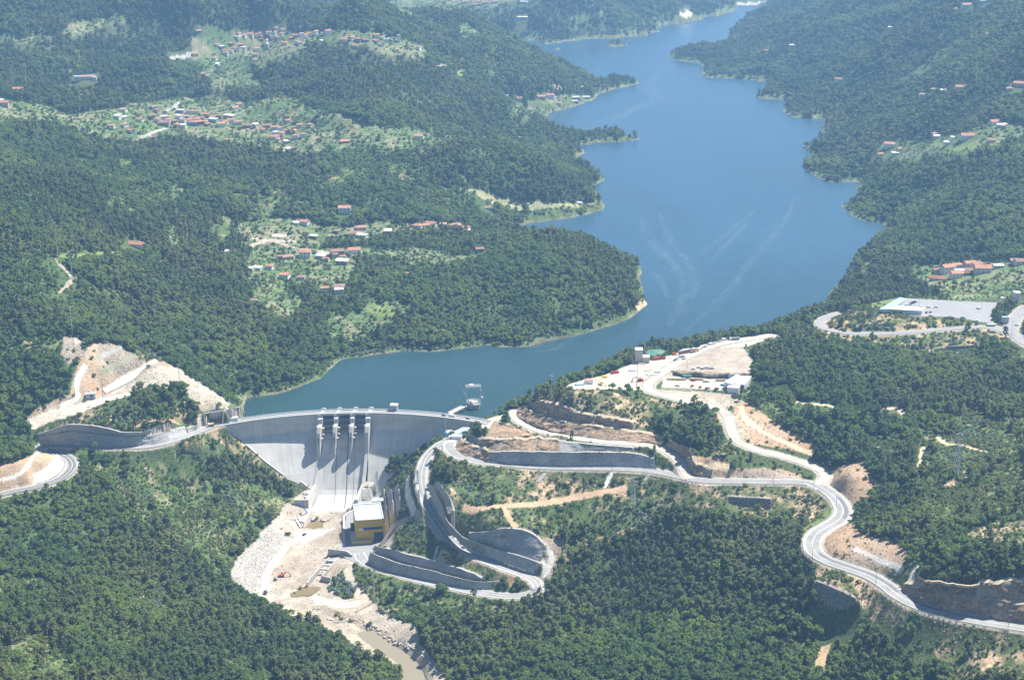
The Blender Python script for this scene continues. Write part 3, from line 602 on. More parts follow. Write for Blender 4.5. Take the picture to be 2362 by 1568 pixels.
# ------------------------------------------------------------------ what covers the ground
C_EUC, C_BROAD, C_MIX, C_SCRUB, C_DRY, C_FIELD, C_SOIL, C_SAND, C_ORANGE, C_ROCK, C_RIPRAP, C_GRAVEL, C_CROP, C_GRASS, C_WHITE = range(15)
def PX(k, pts): return [uv(k, x, y) for x, y in pts]
COVER = [   # (class, outline, nearest and farthest distance it may lie at)
 (C_BROAD, PX('D',[(560,920),(640,860),(700,800),(820,640),(1000,600),(1180,560),(1250,570),(1330,640),(1400,700),(1440,760),(1250,800),(1000,815),(800,840),(700,895),(600,925)]), 1450, 2300),
 (C_EUC, PX('D',[(1240,560),(1290,525),(1400,530),(1480,600),(1500,700),(1440,740),(1400,700),(1370,620)]), 1600, 2400),
 (C_EUC, PX('D',[(840,690),(960,700),(950,780),(850,790)]), 1500, 2000),
 (C_MIX, PX('D',[(500,600),(560,560),(760,520),(1100,500),(1180,520),(1180,580),(900,600),(840,690),(700,740),(600,800),(540,760)]), 1600, 2400),
 (C_BROAD, PX('D',[(850,470),(1080,455),(1200,490),(1380,500),(1390,470),(1340,480),(1200,515),(900,520)]), 1800, 2500),
 (C_BROAD, PX('D',[(1960,500),(2000,440),(2100,420),(2362,400),(2600,400),(2600,620),(2300,600),(2200,540),(2050,520)]), 1700, 2600),
 (C_MIX, PX('D',[(1750,180),(1950,120),(2362,200),(2600,260),(2600,420),(2000,440),(1900,340)]), 2100, 4500),
 (C_MIX, PX('D',[(1000,1568),(1080,1480),(1250,1420),(1450,1400),(1700,1400),(1850,1330),(1950,1400),(2100,1470),(2362,1500),(2362,1700),(900,1700)]), 800, 1300),
 (C_BROAD, PX('D',[(1180,1568),(1300,1470),(1500,1430),(1700,1450),(1850,1450),(1950,1500),(1900,1700),(1100,1700)]), 800, 1250),
 (C_EUC, PX('D',[(1240,1380),(1300,1330),(1560,1180),(1780,1230),(1870,1280),(1890,1400),(1700,1440),(1450,1420),(1100,1450),(1000,1500),(980,1430),(1060,1370)]), 900, 1350),
 # left bank
 (C_SCRUB, PX('D',[(330,1075),(420,1040),(500,1100),(640,1130),(655,1165),(560,1240),(545,1330),(480,1300),(400,1250),(300,1190),(270,1120)]), 1000, 1500),
 (C_DRY, PX('dam',[(-300,560),(-60,430),(170,420),(700,800),(1130,1010),(950,1110),(640,900),(400,780),(100,560),(-200,700)]), 1000, 1500),
 (C_SCRUB, PX('t02',[(0,1350),(300,1250),(480,1400),(450,1568),(0,1568)]), 800, 1300),
 (C_DRY, PX('left',[(60,880),(450,800),(850,700),(1650,600),(1680,760),(1850,820),(1840,1000),(1500,900),(1000,990),(500,920),(120,1010)]), 1200, 1520),
 (C_ORANGE, PX('left',[(0,880),(60,790),(230,700),(450,600),(540,300),(600,180),(660,90),(760,80),(900,78),(1040,120),(1240,270),(1420,250),(1600,340),(1760,450),(2000,600),(2200,740),(1850,800),(1700,640),(1630,520),(1100,580),(830,660),(620,740),(420,820),(60,930)]), 1300, 1560),
 (C_ROCK, PX('left',[(760,80),(900,78),(1040,120),(1240,270),(1100,380),(960,440),(880,340),(760,200)]), 1300, 1580),
 (C_SAND, PX('left',[(1180,400),(1400,300),(1600,340),(1760,450),(2000,600),(2200,740),(1900,790),(1700,640),(1640,520),(1300,560),(1000,590),(860,620),(1000,500)]), 1300, 1560),
 (C_SOIL, PX('left',[(430,640),(700,620),(860,600),(960,620),(620,740),(200,870),(40,920),(0,880),(200,790)]), 1300, 1560),
 (C_MIX, PX('left',[(720,740),(900,650),(1080,590),(1250,560),(1450,540),(1680,550),(1640,700),(1530,860),(1300,850),(1100,860),(900,840)]), 1300, 1560),
 (C_MIX, PX('left',[(60,930),(300,830),(420,780),(520,760),(560,860),(400,900),(120,1000),(60,990)]), 1300, 1500),
 (C_ORANGE, PX('t02',[(-200,60),(0,75),(120,55),(230,10),(280,-60),(330,-20),(385,10),(380,45),(345,85),(300,115),(228,150),(250,220),(200,240),(0,275),(-200,300)]), 1200, 1450),
 (C_SAND, PX('t02',[(490,10),(560,60),(560,120),(400,230),(320,260),(300,225),(450,150),(500,90)]), 1200, 1450),
 (C_ROCK, PX('t01',[(430,760),(560,780),(590,900),(480,960),(430,880)]), 1300, 1600),
 (C_SOIL, PX('t01',[(370,210),(410,250),(475,300),(510,360),(500,400),(410,465),(400,455),(490,350),(400,260)]), 1400, 1900),
 (C_SOIL, PX('t01',[(505,750),(530,750),(562,790),(520,820)]), 1300, 1700),
 (C_GRASS, PX('t01',[(400,190),(560,185),(770,170),(880,150),(880,165),(700,200),(520,215),(400,205)]), 1500, 2100),
 (C_SOIL, PX('out',[(1480,780),(2000,860),(2150,1450),(1950,1500),(1300,1560),(1100,1260)]), 1000, 1330),
 # excavated river bed below the dam
 (C_SOIL, PX('out',[(600,350),(760,190),(900,0),(1060,60),(1230,280),(1700,210),(1730,700),(1500,700),(1480,820),(1180,1230),(1000,1280),(1320,1300),(1500,1480),(1300,1568),(700,1500),(530,1440),(520,1100),(560,1000),(850,600),(860,490)]), 1100, 1460),
 (C_RIPRAP, PX('out',[(600,350),(490,450),(470,540),(320,640),(160,640),(270,690),(240,730),(100,900),(40,1130),(100,1250),(300,1400),(530,1500),(520,1100),(560,1000),(850,600),(860,480),(700,400)]), 1100, 1460),
 (C_WHITE, PX('out',[(970,430),(1100,395),(1440,395),(1640,390),(1350,500),(1100,620),(980,500)]), 1100, 1400),
 (C_GRAVEL, PX('D',[(605,1375),(700,1395),(850,1385),(905,1395),(960,1440),(965,1480),(1000,1520),(1030,1568),(1060,1700),(900,1700),(930,1568),(880,1530),(800,1480),(700,1432),(600,1392)]), 900, 1300),
 (C_SOIL, PX('D',[(860,1395),(905,1395),(965,1440),(965,1478),(930,1470),(870,1430),(820,1415)]), 900, 1300),
 (C_ROCK, PX('D',[(715,1400),(745,1395),(830,1425),(880,1455),(950,1490),(940,1500),(840,1450),(760,1420)]), 900, 1300),
 (C_SCRUB, PX('out',[(1880,900),(1960,930),(2352,1080),(2700,1200),(2700,1568),(2300,1568),(2100,1420),(2000,1300),(1880,1150),(1820,1000)]), 1000, 1330),
 (C_SCRUB, PX('out',[(1640,1050),(1820,850),(1700,1000),(1720,1130),(1880,1330),(1880,1430),(1700,1420),(1540,1280),(1560,1150)]), 1000, 1330),
 (C_SCRUB, PX('D',[(965,1400),(1010,1370),(1180,1380),(1200,1400),(1050,1440),(980,1450),(870,1410)]), 1000, 1330),
 (C_SAND, PX('out',[(1800,860),(1880,880),(1830,1000),(1900,1150),(2000,1300),(2130,1450),(2000,1510),(1800,1500),(1900,1440),(1880,1330),(1720,1130),(1710,1000)]), 1000, 1330),
 (C_SOIL, PX('pow',[(130,480),(300,330),(480,270),(620,300),(1260,780),(1380,740),(1180,900),(1150,1120),(300,1160),(100,800)]), 1100, 1430),
 (C_GRAVEL, PX('site',[(1075,640),(2010,712),(2040,870),(1700,800),(1450,745),(1080,690)]), 1200, 1560),
 # right bank between the roads
 (C_DRY, PX('D',[(985,1060),(1040,1050),(1100,1070),(1245,1085),(1580,1108),(1870,1120),(1935,1200),(1870,1220),(1650,1170),(1560,1180),(1300,1300),(1290,1240),(1240,1210),(1180,1215),(1080,1215),(1030,1180),(985,1110)]), 1000, 1400),
 (C_SCRUB, PX('sp',[(480,560),(700,560),(1080,600),(1250,700),(1200,850),(1000,980),(750,980),(560,760)]), 1100, 1400),
 (C_SCRUB, PX('sp',[(580,1020),(850,1010),(1120,1010),(1190,1200),(900,1230),(640,1160)]), 1100, 1400),
 (C_SCRUB, PX('sp',[(1190,1010),(1700,930),(2250,880),(2700,930),(2700,1200),(1900,1400),(1750,1300),(1400,1220)]), 1100, 1400),
 (C_MIX, PX('sp',[(300,420),(420,330),(560,500),(760,560),(560,760),(430,700),(320,580)]), 1100, 1400),
 (C_SCRUB, PX('t12',[(380,500),(480,440),(600,480),(700,600),(620,720),(480,720),(390,640)]), 1100, 1400),
 (C_DRY, PX('t12',[(690,660),(820,700),(960,740),(1110,800),(1110,880),(960,860),(780,770),(660,740)]), 1050, 1400),
 (C_ORANGE, PX('t12',[(990,750),(1110,800),(1220,860),(1180,920),(1110,880),(1060,800)]), 1050, 1400),
 (C_SOIL, PX('t12',[(230,620),(330,480),(400,460),(480,440),(600,440),(640,480),(480,450),(380,560),(330,660)]), 1050, 1400),
 (C_SOIL, PX('t12',[(480,420),(520,380),(600,420),(660,560),(700,640),(640,560),(560,470)]), 1050, 1400),
 (C_SCRUB, PX('t11',[(500,1568),(520,1500),(620,1450),(640,1480),(600,1568)]), 1200, 1500),
 (C_SCRUB, PX('t12',[(270,230),(400,120),(500,0),(600,-20),(560,60),(520,180),(480,180),(400,200)]), 1200, 1500),
 (C_DRY, PX('t11',[(1260,1200),(1500,1110),(1800,1120),(2100,1170),(2361,1230),(2361,1520),(2100,1480),(1700,1370),(1350,1250)]), 1280, 1560),
 (C_DRY, PX('t21',[(0,1200),(200,1240),(400,1230),(330,1300),(260,1350),(260,1470),(440,1568),(0,1568)]), 1200, 1500),
 (C_MIX, PX('t21',[(-200,1250),(60,1240),(220,1280),(270,1400),(260,1500),(50,1568),(-200,1480)]), 1200, 1500),
 (C_SOIL, PX('t21',[(-40,1190),(0,1160),(380,1210),(400,1190),(560,1290),(520,1300),(330,1240),(300,1260)]), 1200, 1500),
 (C_ORANGE, PX('t21',[(360,1250),(420,1200),(560,1290),(700,1390),(860,1470),(1000,1540),(900,1568),(640,1520),(480,1500),(370,1400)]), 1200, 1500),
 (C_ORANGE, PX('t22',[(60,20),(300,30),(330,110),(560,100),(700,110),(860,180),(870,205),(400,190),(100,180),(50,150)]), 1100, 1400),
 (C_SOIL, PX('t22',[(330,180),(420,120),(560,100),(720,150),(870,180),(870,205),(500,192)]), 1100, 1400),
 (C_ORANGE, PX('t22',[(1000,200),(1010,130),(1100,80),(1240,60),(1330,190),(1420,220),(1270,330),(1160,360),(1080,290)]), 1050, 1350),
 (C_ORANGE, PX('t22',[(960,620),(1050,540),(1180,480),(1240,560),(1400,600),(1560,680),(1540,760),(1400,780),(1300,800),(1180,780),(1020,720)]), 1000, 1300),
 (C_DRY, PX('t22',[(1170,760),(1400,790),(1600,770),(1560,860),(1500,930),(1400,850),(1280,810)]), 950, 1250),
 (C_GRASS, PX('t22',[(1480,880),(1600,780),(1540,900),(1500,930)]), 950, 1250),
 (C_DRY, PX('t22',[(880,760),(1000,790),(1300,860),(1400,960),(1600,1080),(2000,1160),(2500,1220),(2500,1420),(2200,1400),(1900,1270),(1600,1200),(1350,1200),(1200,1020),(900,880)]), 850, 1200),
 (C_DRY, PX('t22',[(1700,1300),(2400,1250),(2600,1600),(1900,1620)]), 800, 1200),
 (C_SOIL, PX('t22',[(1640,1110),(1900,1160),(2361,1225),(2600,1260),(2600,1290),(2361,1255),(1900,1185)]), 850, 1200),
 (C_GRASS, PX('t22',[(860,230),(960,270),(1060,370),(1080,430),(940,530),(850,580),(800,540),(980,430),(1000,350)]), 1050, 1300),
 (C_ROCK, PX('t12',[(1380,575),(1530,600),(1505,720),(1440,870),(1380,870),(1400,760),(1415,660)]), 1050, 1350),
 # car park hill
 (C_DRY, PX('rgt',[(100,330),(400,310),(800,200),(790,300),(900,340),(1250,370),(1480,400),(1880,440),(1850,480),(1300,510),(700,540),(300,520),(180,450)]), 1500, 1800),
 (C_DRY, PX('rgt',[(-60,450),(150,500),(500,560),(1200,560),(1900,500),(2150,560),(2180,660),(1850,680),(1300,760),(1200,800),(800,650),(300,620),(-100,560)]), 1400, 1750),
 (C_GRASS, PX('park',[(140,800),(-100,760),(100,700),(460,630),(300,720)]), 1600, 1800),
 (C_SCRUB, PX('pyl',[(430,100),(700,100),(1161,30),(1161,660),(900,760),(700,820),(500,760),(350,560),(420,380)]), 1000, 1650),
 (C_DRY, PX('pyl',[(720,830),(900,760),(1161,640),(1300,700),(1300,1000),(1000,960),(800,900)]), 950, 1600),
 (C_ORANGE, PX('pyl',[(560,480),(650,410),(690,470),(600,500)]), 950, 1600),
 (C_ORANGE, PX('pyl',[(700,380),(760,360),(770,450),(720,430)]), 950, 1600),
 (C_SCRUB, PX('park',[(700,500),(950,330),(1500,300),(2362,300),(2362,560),(1900,640),(1400,650),(900,640),(800,560)]), 1600, 2100),
 # villages and fields
 (C_FIELD, PX('D',[(560,640),(640,640),(700,690),(680,740),(600,700)]), 1600, 2300),
 (C_FIELD, PX('D',[(560,240),(640,215),(760,260),(880,300),(1000,300),(1000,320),(860,325),(700,290)]), 2000, 3200),
 (C_FIELD, PX('D',[(460,130),(600,180),(620,200),(500,215),(470,190)]), 2300, 3600),
 (C_FIELD, PX('D',[(840,340),(960,310),(1060,325),(1000,350),(880,360)]), 2000, 3000),
 (C_FIELD, PX('D',[(760,740),(860,720),(900,690),(960,700),(900,760),(800,800)]), 1500, 2100),
 (C_MIX, PX('D',[(2000,390),(2362,370),(2362,420),(2100,430)]), 1700, 2900),
 (C_FIELD, PX('D',[(-60,215),(100,240),(160,262),(260,250),(330,238),(420,225),(520,225),(600,245),(680,275),(760,300),(860,325),(820,345),(720,355),(640,352),(540,335),(440,325),(340,330),(250,318),(160,300),(0,280),(-60,270)]), 1900, 3200),
 (C_FIELD, PX('v1',[(190,150),(260,90),(400,80),(560,150),(900,110),(1100,150),(1500,130),(1900,170),(2260,280),(2260,370),(1900,350),(1500,240),(1200,240),(1170,330),(1000,380),(700,520),(500,600),(340,640),(300,560),(300,440),(180,380),(200,300)]), 2500, 4200),
 (C_FIELD, PX('v2',[(1500,1340),(2000,1280),(2362,1280),(2500,1400),(2500,1600),(1700,1560),(1450,1450)]), 1700, 2300),
 (C_FIELD, PX('vil',[(-340,560),(-60,520),(500,560),(1000,540),(1300,560),(1650,560),(1900,620),(2150,640),(2250,600),(2250,660),(1850,760),(1500,760),(1200,680),(830,700),(800,900),(450,1000),(300,960),(100,960),(-150,1020),(-300,900),(-380,760)]), 1600, 2300),
 (C_FIELD, PX('vil',[(150,260),(400,300),(800,330),(1100,290),(1400,280),(1450,340),(1150,420),(900,460),(600,470),(200,480)]), 1700, 2400),
 (C_FIELD, PX('vil',[(600,1350),(900,1290),(1000,1160),(1250,1150),(1300,1270),(1100,1330),(950,1440),(880,1568),(580,1568)]), 1500, 2000),
 (C_GRASS, PX('vil',[(960,1180),(1180,1160),(1300,1280),(1100,1320),(950,1260)]), 1500, 2000),
 (C_SOIL, PX('v2',[(1900,1460),(2110,1470),(2140,1500),(1900,1500)]), 1700, 2300),
 (C_SOIL, PX('v2',[(1650,1515),(1900,1520),(2150,1540),(2160,1560),(1750,1545)]), 1700, 2300),
 (C_CROP, PX('t10',[(770,1300),(930,1310),(1120,1370),(1220,1390),(1500,1400),(1640,1410),(1650,1440),(1400,1440),(1250,1460),(1100,1440),(960,1370),(920,1330)]), 1900, 2700),
 (C_FIELD, PX('D',[(1175,235),(1260,218),(1390,222),(1370,236),(1322,250),(1268,262),(1240,275),(1180,268)]), 2400, 3600),
 (C_FIELD, PX('r2',[(80,640),(280,480),(500,420),(900,400),(1050,330),(1450,290),(1800,150),(2362,200),(2362,420),(2000,520),(1650,560),(1500,700),(900,620),(600,760),(200,700)]), 1800, 2700),
 (C_GRASS, PX('r2',[(950,420),(1150,470),(1350,520),(1650,430),(1700,520),(1350,580),(1050,520)]), 1800, 2700),
 (C_FIELD, PX('D',[(2110,610),(2362,605),(2500,610),(2500,680),(2300,690),(2180,690),(2100,650)]), 1650, 2100),
 (C_FIELD, PX('D',[(-20,70),(60,90),(150,80),(160,60),(280,35),(300,50),(250,65),(170,90),(60,110),(-20,100)]), 2800, 4500),
 (C_FIELD, PX('D',[(900,35),(1100,25),(1230,0),(1250,-10),(1000,-20),(880,10),(860,40)]), 3300, 6500),
 (C_FIELD, PX('D',[(1060,60),(1080,55),(1110,80),(1060,85)]), 3300, 6500),
 (C_SCRUB, PX('D',[(2150,130),(2230,80),(2235,90),(2160,150),(2100,200),(2060,200)]), 2100, 4500),
 (C_GRASS, PX('D',[(1310,40),(1390,25),(1400,35),(1330,55)]), 3300, 6500),
 (C_ROCK, PX('D',[(1258,192),(1280,195),(1320,210),(1300,212),(1265,200)]), 2400, 4500),
 (C_SOIL, PX('D',[(1005,148),(1035,150),(1030,160),(1012,155)]), 2400, 4500),
 (C_GRASS, PX('D',[(1050,160),(1080,165),(1082,180),(1055,175)]), 2400, 4500),
]
def cover_at(x, y, z):
    """cover class of ground points"""
    u, v = proj(x, y, z); r = np.hypot(x, y)
    wu = u+fbm(x, y, 14, 2, 61)*4.0*1500/np.maximum(r, 900); wv = v+fbm(x, y, 14, 2, 62)*2.4*1500/np.maximum(r, 900)
    wu2 = wu+fbm(x, y, 90, 3, 63)*26*1500/np.maximum(r, 900); wv2 = wv+fbm(x, y, 90, 3, 64)*15*1500/np.maximum(r, 900)
    n = fbm(x, y, 190, 3, 71); n2 = fbm(x, y, 60, 2, 72)
    c = np.where(n+.6*n2 > .20, C_BROAD, np.where(n+.6*n2 > -.02, C_MIX, C_EUC)).astype(np.int16)
    n3 = fbm(x, y, 42, 3, 73); c = np.where((n3 > .30) & (r < 2300), C_SCRUB, c)
    for cl, poly, r0, r1 in COVER:
        soft = cl in (C_FIELD, C_MIX, C_BROAD, C_EUC, C_SCRUB) and r1 > 1600
        k = (r > r0) & (r < r1) & (inpoly(wu2, wv2, poly) if soft else inpoly(wu, wv, poly)); c[k] = cl
    return c
CLS = cover_at(GX.ravel(), GY.ravel(), GZ.ravel()).reshape(GX.shape)
shoreband = (SD > 0) & (SD < np.clip(rr/170, 7, 26)+fbm(GX, GY, 40, 2, 81)*8) & (rr > 1480) & (SURF == 0) & (GZ > -1)
shoreband &= ~((GX > 40) & (rr < 1750) & (GX < 300))
# colours per class (surface colours, not lit values)
CC = np.array([(.085,.105,.048),(.075,.12,.045),(.085,.115,.05),(.088,.132,.046),(.215,.165,.10),(.115,.145,.060),(.37,.31,.245),(.46,.415,.345),
               (.41,.275,.17),(.29,.245,.195),(.44,.42,.385),(.31,.275,.225),(.30,.31,.17),(.17,.225,.075),(.52,.52,.50)])
col = CC[CLS]
n1 = fbm(GX, GY, 9, 3, 91)[..., None]; n2 = fbm(GX, GY, 45, 3, 92)[..., None]
soil = np.array([.50,.37,.24]); green = np.array([.09,.12,.045])
dry = (CLS == C_DRY)[..., None]; col = np.where(dry, soil*np.clip(.30+n1*1.3+n2*.6, 0, 1)+green*(1-np.clip(.30+n1*1.3+n2*.6, 0, 1)), col)
fld = (CLS == C_FIELD)[..., None]; t = np.clip(.20+n1*.9+n2*.7, 0, 1); col = np.where(fld, np.array([.26,.24,.15])*t+np.array([.095,.15,.055])*(1-t), col)
k = (CLS == C_SCRUB)[..., None]; t = np.clip(-.05+n1*1.2, 0, 1); col = np.where(k, np.array([.34,.29,.17])*t+col*(1-t), col)
k = (CLS == C_ORANGE)[..., None]; t = np.clip(.4+n1*.5+n2*.9, 0, 1); col = np.where(k, np.array([.46,.36,.26])*t+col*(1-t), col)
k = (CLS == C_SOIL)[..., None]; t = np.clip(.45+n1*.6+n2*.8, 0, 1); col = np.where(k, np.array([.46,.415,.35])*t+col*(1-t), col)
k = (CLS == C_SAND)[..., None]; t = np.clip(.25+n1*1.0, 0, 1); col = np.where(k, np.array([.50,.42,.31])*t+col*(1-t), col)
k = (CLS == C_GRAVEL)[..., None]; t = np.clip(.4+n1*.5+n2*.9, 0, 1); col = np.where(k, np.array([.46,.40,.31])*t+col*(1-t), col)
k = (CLS == C_RIPRAP)[..., None]; t = np.clip(fbm(GX, GY, 3, 2, 93)*1.1+.15, 0, 1)[..., None]; col = np.where(k, np.array([.42,.37,.30])*t+col*(1-t), col)
col = np.where(shoreband[..., None], np.array([.105,.145,.055])*(1+n1*.5), col)
wl = ((SD > -3) & (SD < np.clip(rr/1300, 1.0, 4)+fbm(GX, GY, 30, 2, 95)*2.5) & (rr > 1480) & (SURF == 0) & (GZ > -3))[..., None]; col = np.where(wl, np.array([.19,.18,.11])*(1+n1*.5), col)
tip = (np.hypot(GX-W(1485,705,0)[0], GY-W(1485,705,0)[1]) < 24)[..., None] & (SD < 7)[..., None]; col = np.where(tip, np.array([.56,.40,.25]), col)
for s_, c_ in ((S_SHOULDER,(.39,.345,.275)),(S_PAVED,(.36,.35,.335)),(S_SAND,(.48,.435,.365)),(S_TRACK,(.38,.33,.275)),(S_FACE,(.36,.30,.24))):
    col = np.where((SURF == s_)[..., None], np.array(c_)*(1+.12*n1), col)
TERR = (np.isin(CLS, (C_FIELD, C_CROP)) & (SURF == 0)).astype(np.float32)
# worn tracks, laid over the ground by colour only
def world_line(k, pts): 
    q = [hit(x, y, k) for x, y in pts]; return smooth(np.array([p for p in q if p is not None]), 2.0)
for k_, w_, c_, pts in [
  ('sp', 4.5, (.56,.40,.26), [(700,1000),(900,1020),(1130,990),(1400,975),(1650,945),(1900,905),(2150,855),(2362,820),(2500,790)]),
  ('t12', 3.0, (.52,.51,.48), [(1405,640),(1440,690),(1460,700),(1430,790),(1385,860)]),
  ('t12', 3.0, (.52,.51,.48), [(1380,745),(1410,800),(1395,850)]),
  ('sp', 3.5, (.55,.38,.24), [(1140,1000),(1190,1100),(1230,1170),(1290,1220)]),
  ('sp', 3.0, (.74,.72,.66), [(120,620),(75,760),(85,880),(120,980),(150,1070)]),
  ('sp', 2.5, (.74,.72,.66), [(2350,610),(2300,700),(2260,780)]),
  ('rgt', 3.0, (.50,.42,.30), [(-100,1290),(0,1305),(200,1320),(300,1345)]),
  ('rgt', 4.0, (.50,.42,.30), [(800,1370),(980,1360),(1060,1420)]),
  ('t02', 1.6, (.70,.66,.58), [(0,190),(120,150),(180,100),(260,0),(275,-40)]),
  ('left', 3.5, (.66,.60,.52), [(620,300),(540,450),(520,560),(545,620),(470,690),(350,720)]),
  ('left', 6.0, (.72,.65,.53), [(40,920),(250,840),(520,770),(620,735),(760,690),(900,650),(1080,600)]),
  ('left', 3.5, (.33,.32,.30), [(750,240),(830,190),(920,150),(1040,115)]),
  ('left', 2.5, (.30,.30,.22), [(780,390),(900,320),(1080,235),(1150,200)]),
  ('t21', 4.0, (.60,.47,.33), [(400,1240),(430,1310),(520,1390),(620,1450),(800,1530),(900,1568)]),
  ('t22', 3.0, (.66,.52,.36), [(90,70),(180,90),(320,100)]),
  ('t22', 3.5, (.68,.60,.48), [(1620,770),(1590,840),(1575,890)]),
  ('t22', 2.5, (.60,.58,.54), [(1190,660),(1300,710),(1450,770),(1520,810)]),
  ('t22', 6.0, (.50,.36,.23), [(990,1330),(960,1420),(950,1500)]),
  ('pyl', 2.5, (.55,.44,.30), [(430,200),(405,300),(390,350)]),
  ('pyl', 2.5, (.55,.44,.30), [(530,130),(600,180),(700,190),(900,240)]),
  ('out', 6.0, (.70,.60,.50), [(1950,1480),(1700,1510),(1450,1460),(1250,1390)]),
  ('out', 4.5, (.70,.62,.53), [(560,1300),(570,1120),(640,960),(780,790),(900,620),(1150,480)]),
  ('out', 2.0, (.45,.38,.30), [(720,960),(850,830),(1080,640)]),
  ('D', 3.0, (.38,.33,.26), [(510,590),(600,560),(700,575),(830,590)]),
  ('v2', 4.0, (.40,.39,.37), [(720,105),(800,75),(835,35),(870,22)]),
  ('v2', 4.0, (.40,.39,.37), [(420,400),(530,365),(620,325),(720,300)]),
  ('v1', 4.5, (.40,.39,.37), [(0,380),(60,365),(150,350),(230,330)]),
  ('D', 10.0, (.55,.5,.42), [(1705,10),(1740,8),(1775,3)]),
  ('D', 9.0, (.62,.54,.40), [(1570,38),(1590,30),(1583,25)]),
]:
    C = world_line(k_, pts)
    if len(C) < 2: continue
    S0 = SURF.copy(); A, B = ribbon(C, w_)
    stamp_strip(A, B, 0, 99, height=False); k = (SURF == 99) & (S0 == 0) & (rr > 900)
    SURF[...] = np.where(SURF == 99, np.where(S0 == 0, S_TRACK, S0), SURF); col[k] = np.array(c_)
print("cover %.1fs" % (time.time()-T0))

idx = np.arange(NR*NC).reshape(NR, NC)
F = np.stack([idx[:-1, :-1], idx[:-1, 1:], idx[1:, 1:], idx[1:, :-1]], -1).reshape(-1, 4)
m = bpy.data.materials.new('ground'); m.use_nodes = True; N = m.node_tree.nodes; L = m.node_tree.links; b = N["Principled BSDF"]
b.inputs["Roughness"].default_value = .95; b.inputs["Specular IOR Level"].default_value = .1
a = N.new("ShaderNodeAttribute"); a.attribute_name = "Col"; a2 = N.new("ShaderNodeAttribute"); a2.attribute_name = "terr"
g = N.new("ShaderNodeNewGeometry")
def noise(scale, det=4, src=None):
    t = N.new("ShaderNodeTexNoise"); t.inputs["Scale"].default_value = scale; t.inputs["Detail"].default_value = det
    L.new(src or g.outputs["Position"], t.inputs["Vector"]); return t.outputs[0]
def mrange(src, a0, a1, b0, b1):
    r = N.new("ShaderNodeMapRange"); r.inputs[1].default_value = a0; r.inputs[2].default_value = a1; r.inputs[3].default_value = b0; r.inputs[4].default_value = b1
    L.new(src, r.inputs[0]); return r.outputs[0]
def vscale(c, f):
    x = N.new("ShaderNodeVectorMath"); x.operation = 'SCALE'; L.new(c, x.inputs[0]); L.new(f, x.inputs[3]); return x.outputs[0]
nA = noise(.55, 5); nB = noise(.09, 4)
a3 = N.new("ShaderNodeAttribute"); a3.attribute_name = "bare"
mxb = N.new("ShaderNodeMix"); mxb.data_type = 'FLOAT'; L.new(a3.outputs[2], mxb.inputs[0]); L.new(mrange(nA, .3, .7, .50, 1.5), mxb.inputs[2]); L.new(mrange(nA, .3, .7, .80, 1.2), mxb.inputs[3])
c1 = vscale(vscale(a.outputs[0], mxb.outputs[0]), mrange(nB, .3, .7, .82, 1.18))
# field terraces: narrow dark walls that follow the contour lines
sx = N.new("ShaderNodeSeparateXYZ"); L.new(g.outputs["Position"], sx.inputs[0])
ma = N.new("ShaderNodeMath"); ma.operation = 'MULTIPLY_ADD'; L.new(noise(.02, 2), ma.inputs[0]); ma.inputs[1].default_value = 14; L.new(sx.outputs[2], ma.inputs[2])
mb = N.new("ShaderNodeMath"); mb.operation = 'MULTIPLY'; L.new(ma.outputs[0], mb.inputs[0]); mb.inputs[1].default_value = .42
mc = N.new("ShaderNodeMath"); mc.operation = 'FRACT'; L.new(mb.outputs[0], mc.inputs[0])
tl = mrange(mc.outputs[0], .0, .32, .35, 1.15)
mx = N.new("ShaderNodeMix"); mx.data_type = 'FLOAT'; L.new(a2.outputs[2], mx.inputs[0]); mx.inputs[2].default_value = 1.0; L.new(tl, mx.inputs[3])
c2 = vscale(c1, mx.outputs[0]); L.new(c2, b.inputs["Base Color"])
bp = N.new("ShaderNodeBump"); bp.inputs["Strength"].default_value = .55; bp.inputs["Distance"].default_value = .9; L.new(nA, bp.inputs["Height"]); L.new(bp.outputs[0], b.inputs["Normal"])
terrain = np_mesh('terrain', np.stack([GX, GY, GZ], -1).reshape(-1, 3), F, m, smooth=True); tag(terrain, kind='structure')
ca = terrain.data.color_attributes.new("Col", 'FLOAT_COLOR', 'POINT')
ca.data.foreach_set("color", np.c_[np.clip(col.reshape(-1, 3), 0.01, .85), np.ones(NR*NC)].astype(np.float32).ravel())
at = terrain.data.attributes.new("terr", 'FLOAT', 'POINT'); at.data.foreach_set("value", TERR.ravel())

at = terrain.data.attributes.new("bare", 'FLOAT', 'POINT'); at.data.foreach_set("value", (np.isin(CLS, (C_SOIL, C_SAND, C_WHITE, C_GRAVEL, C_ORANGE)) | (SURF > 0)).astype(np.float32).ravel())
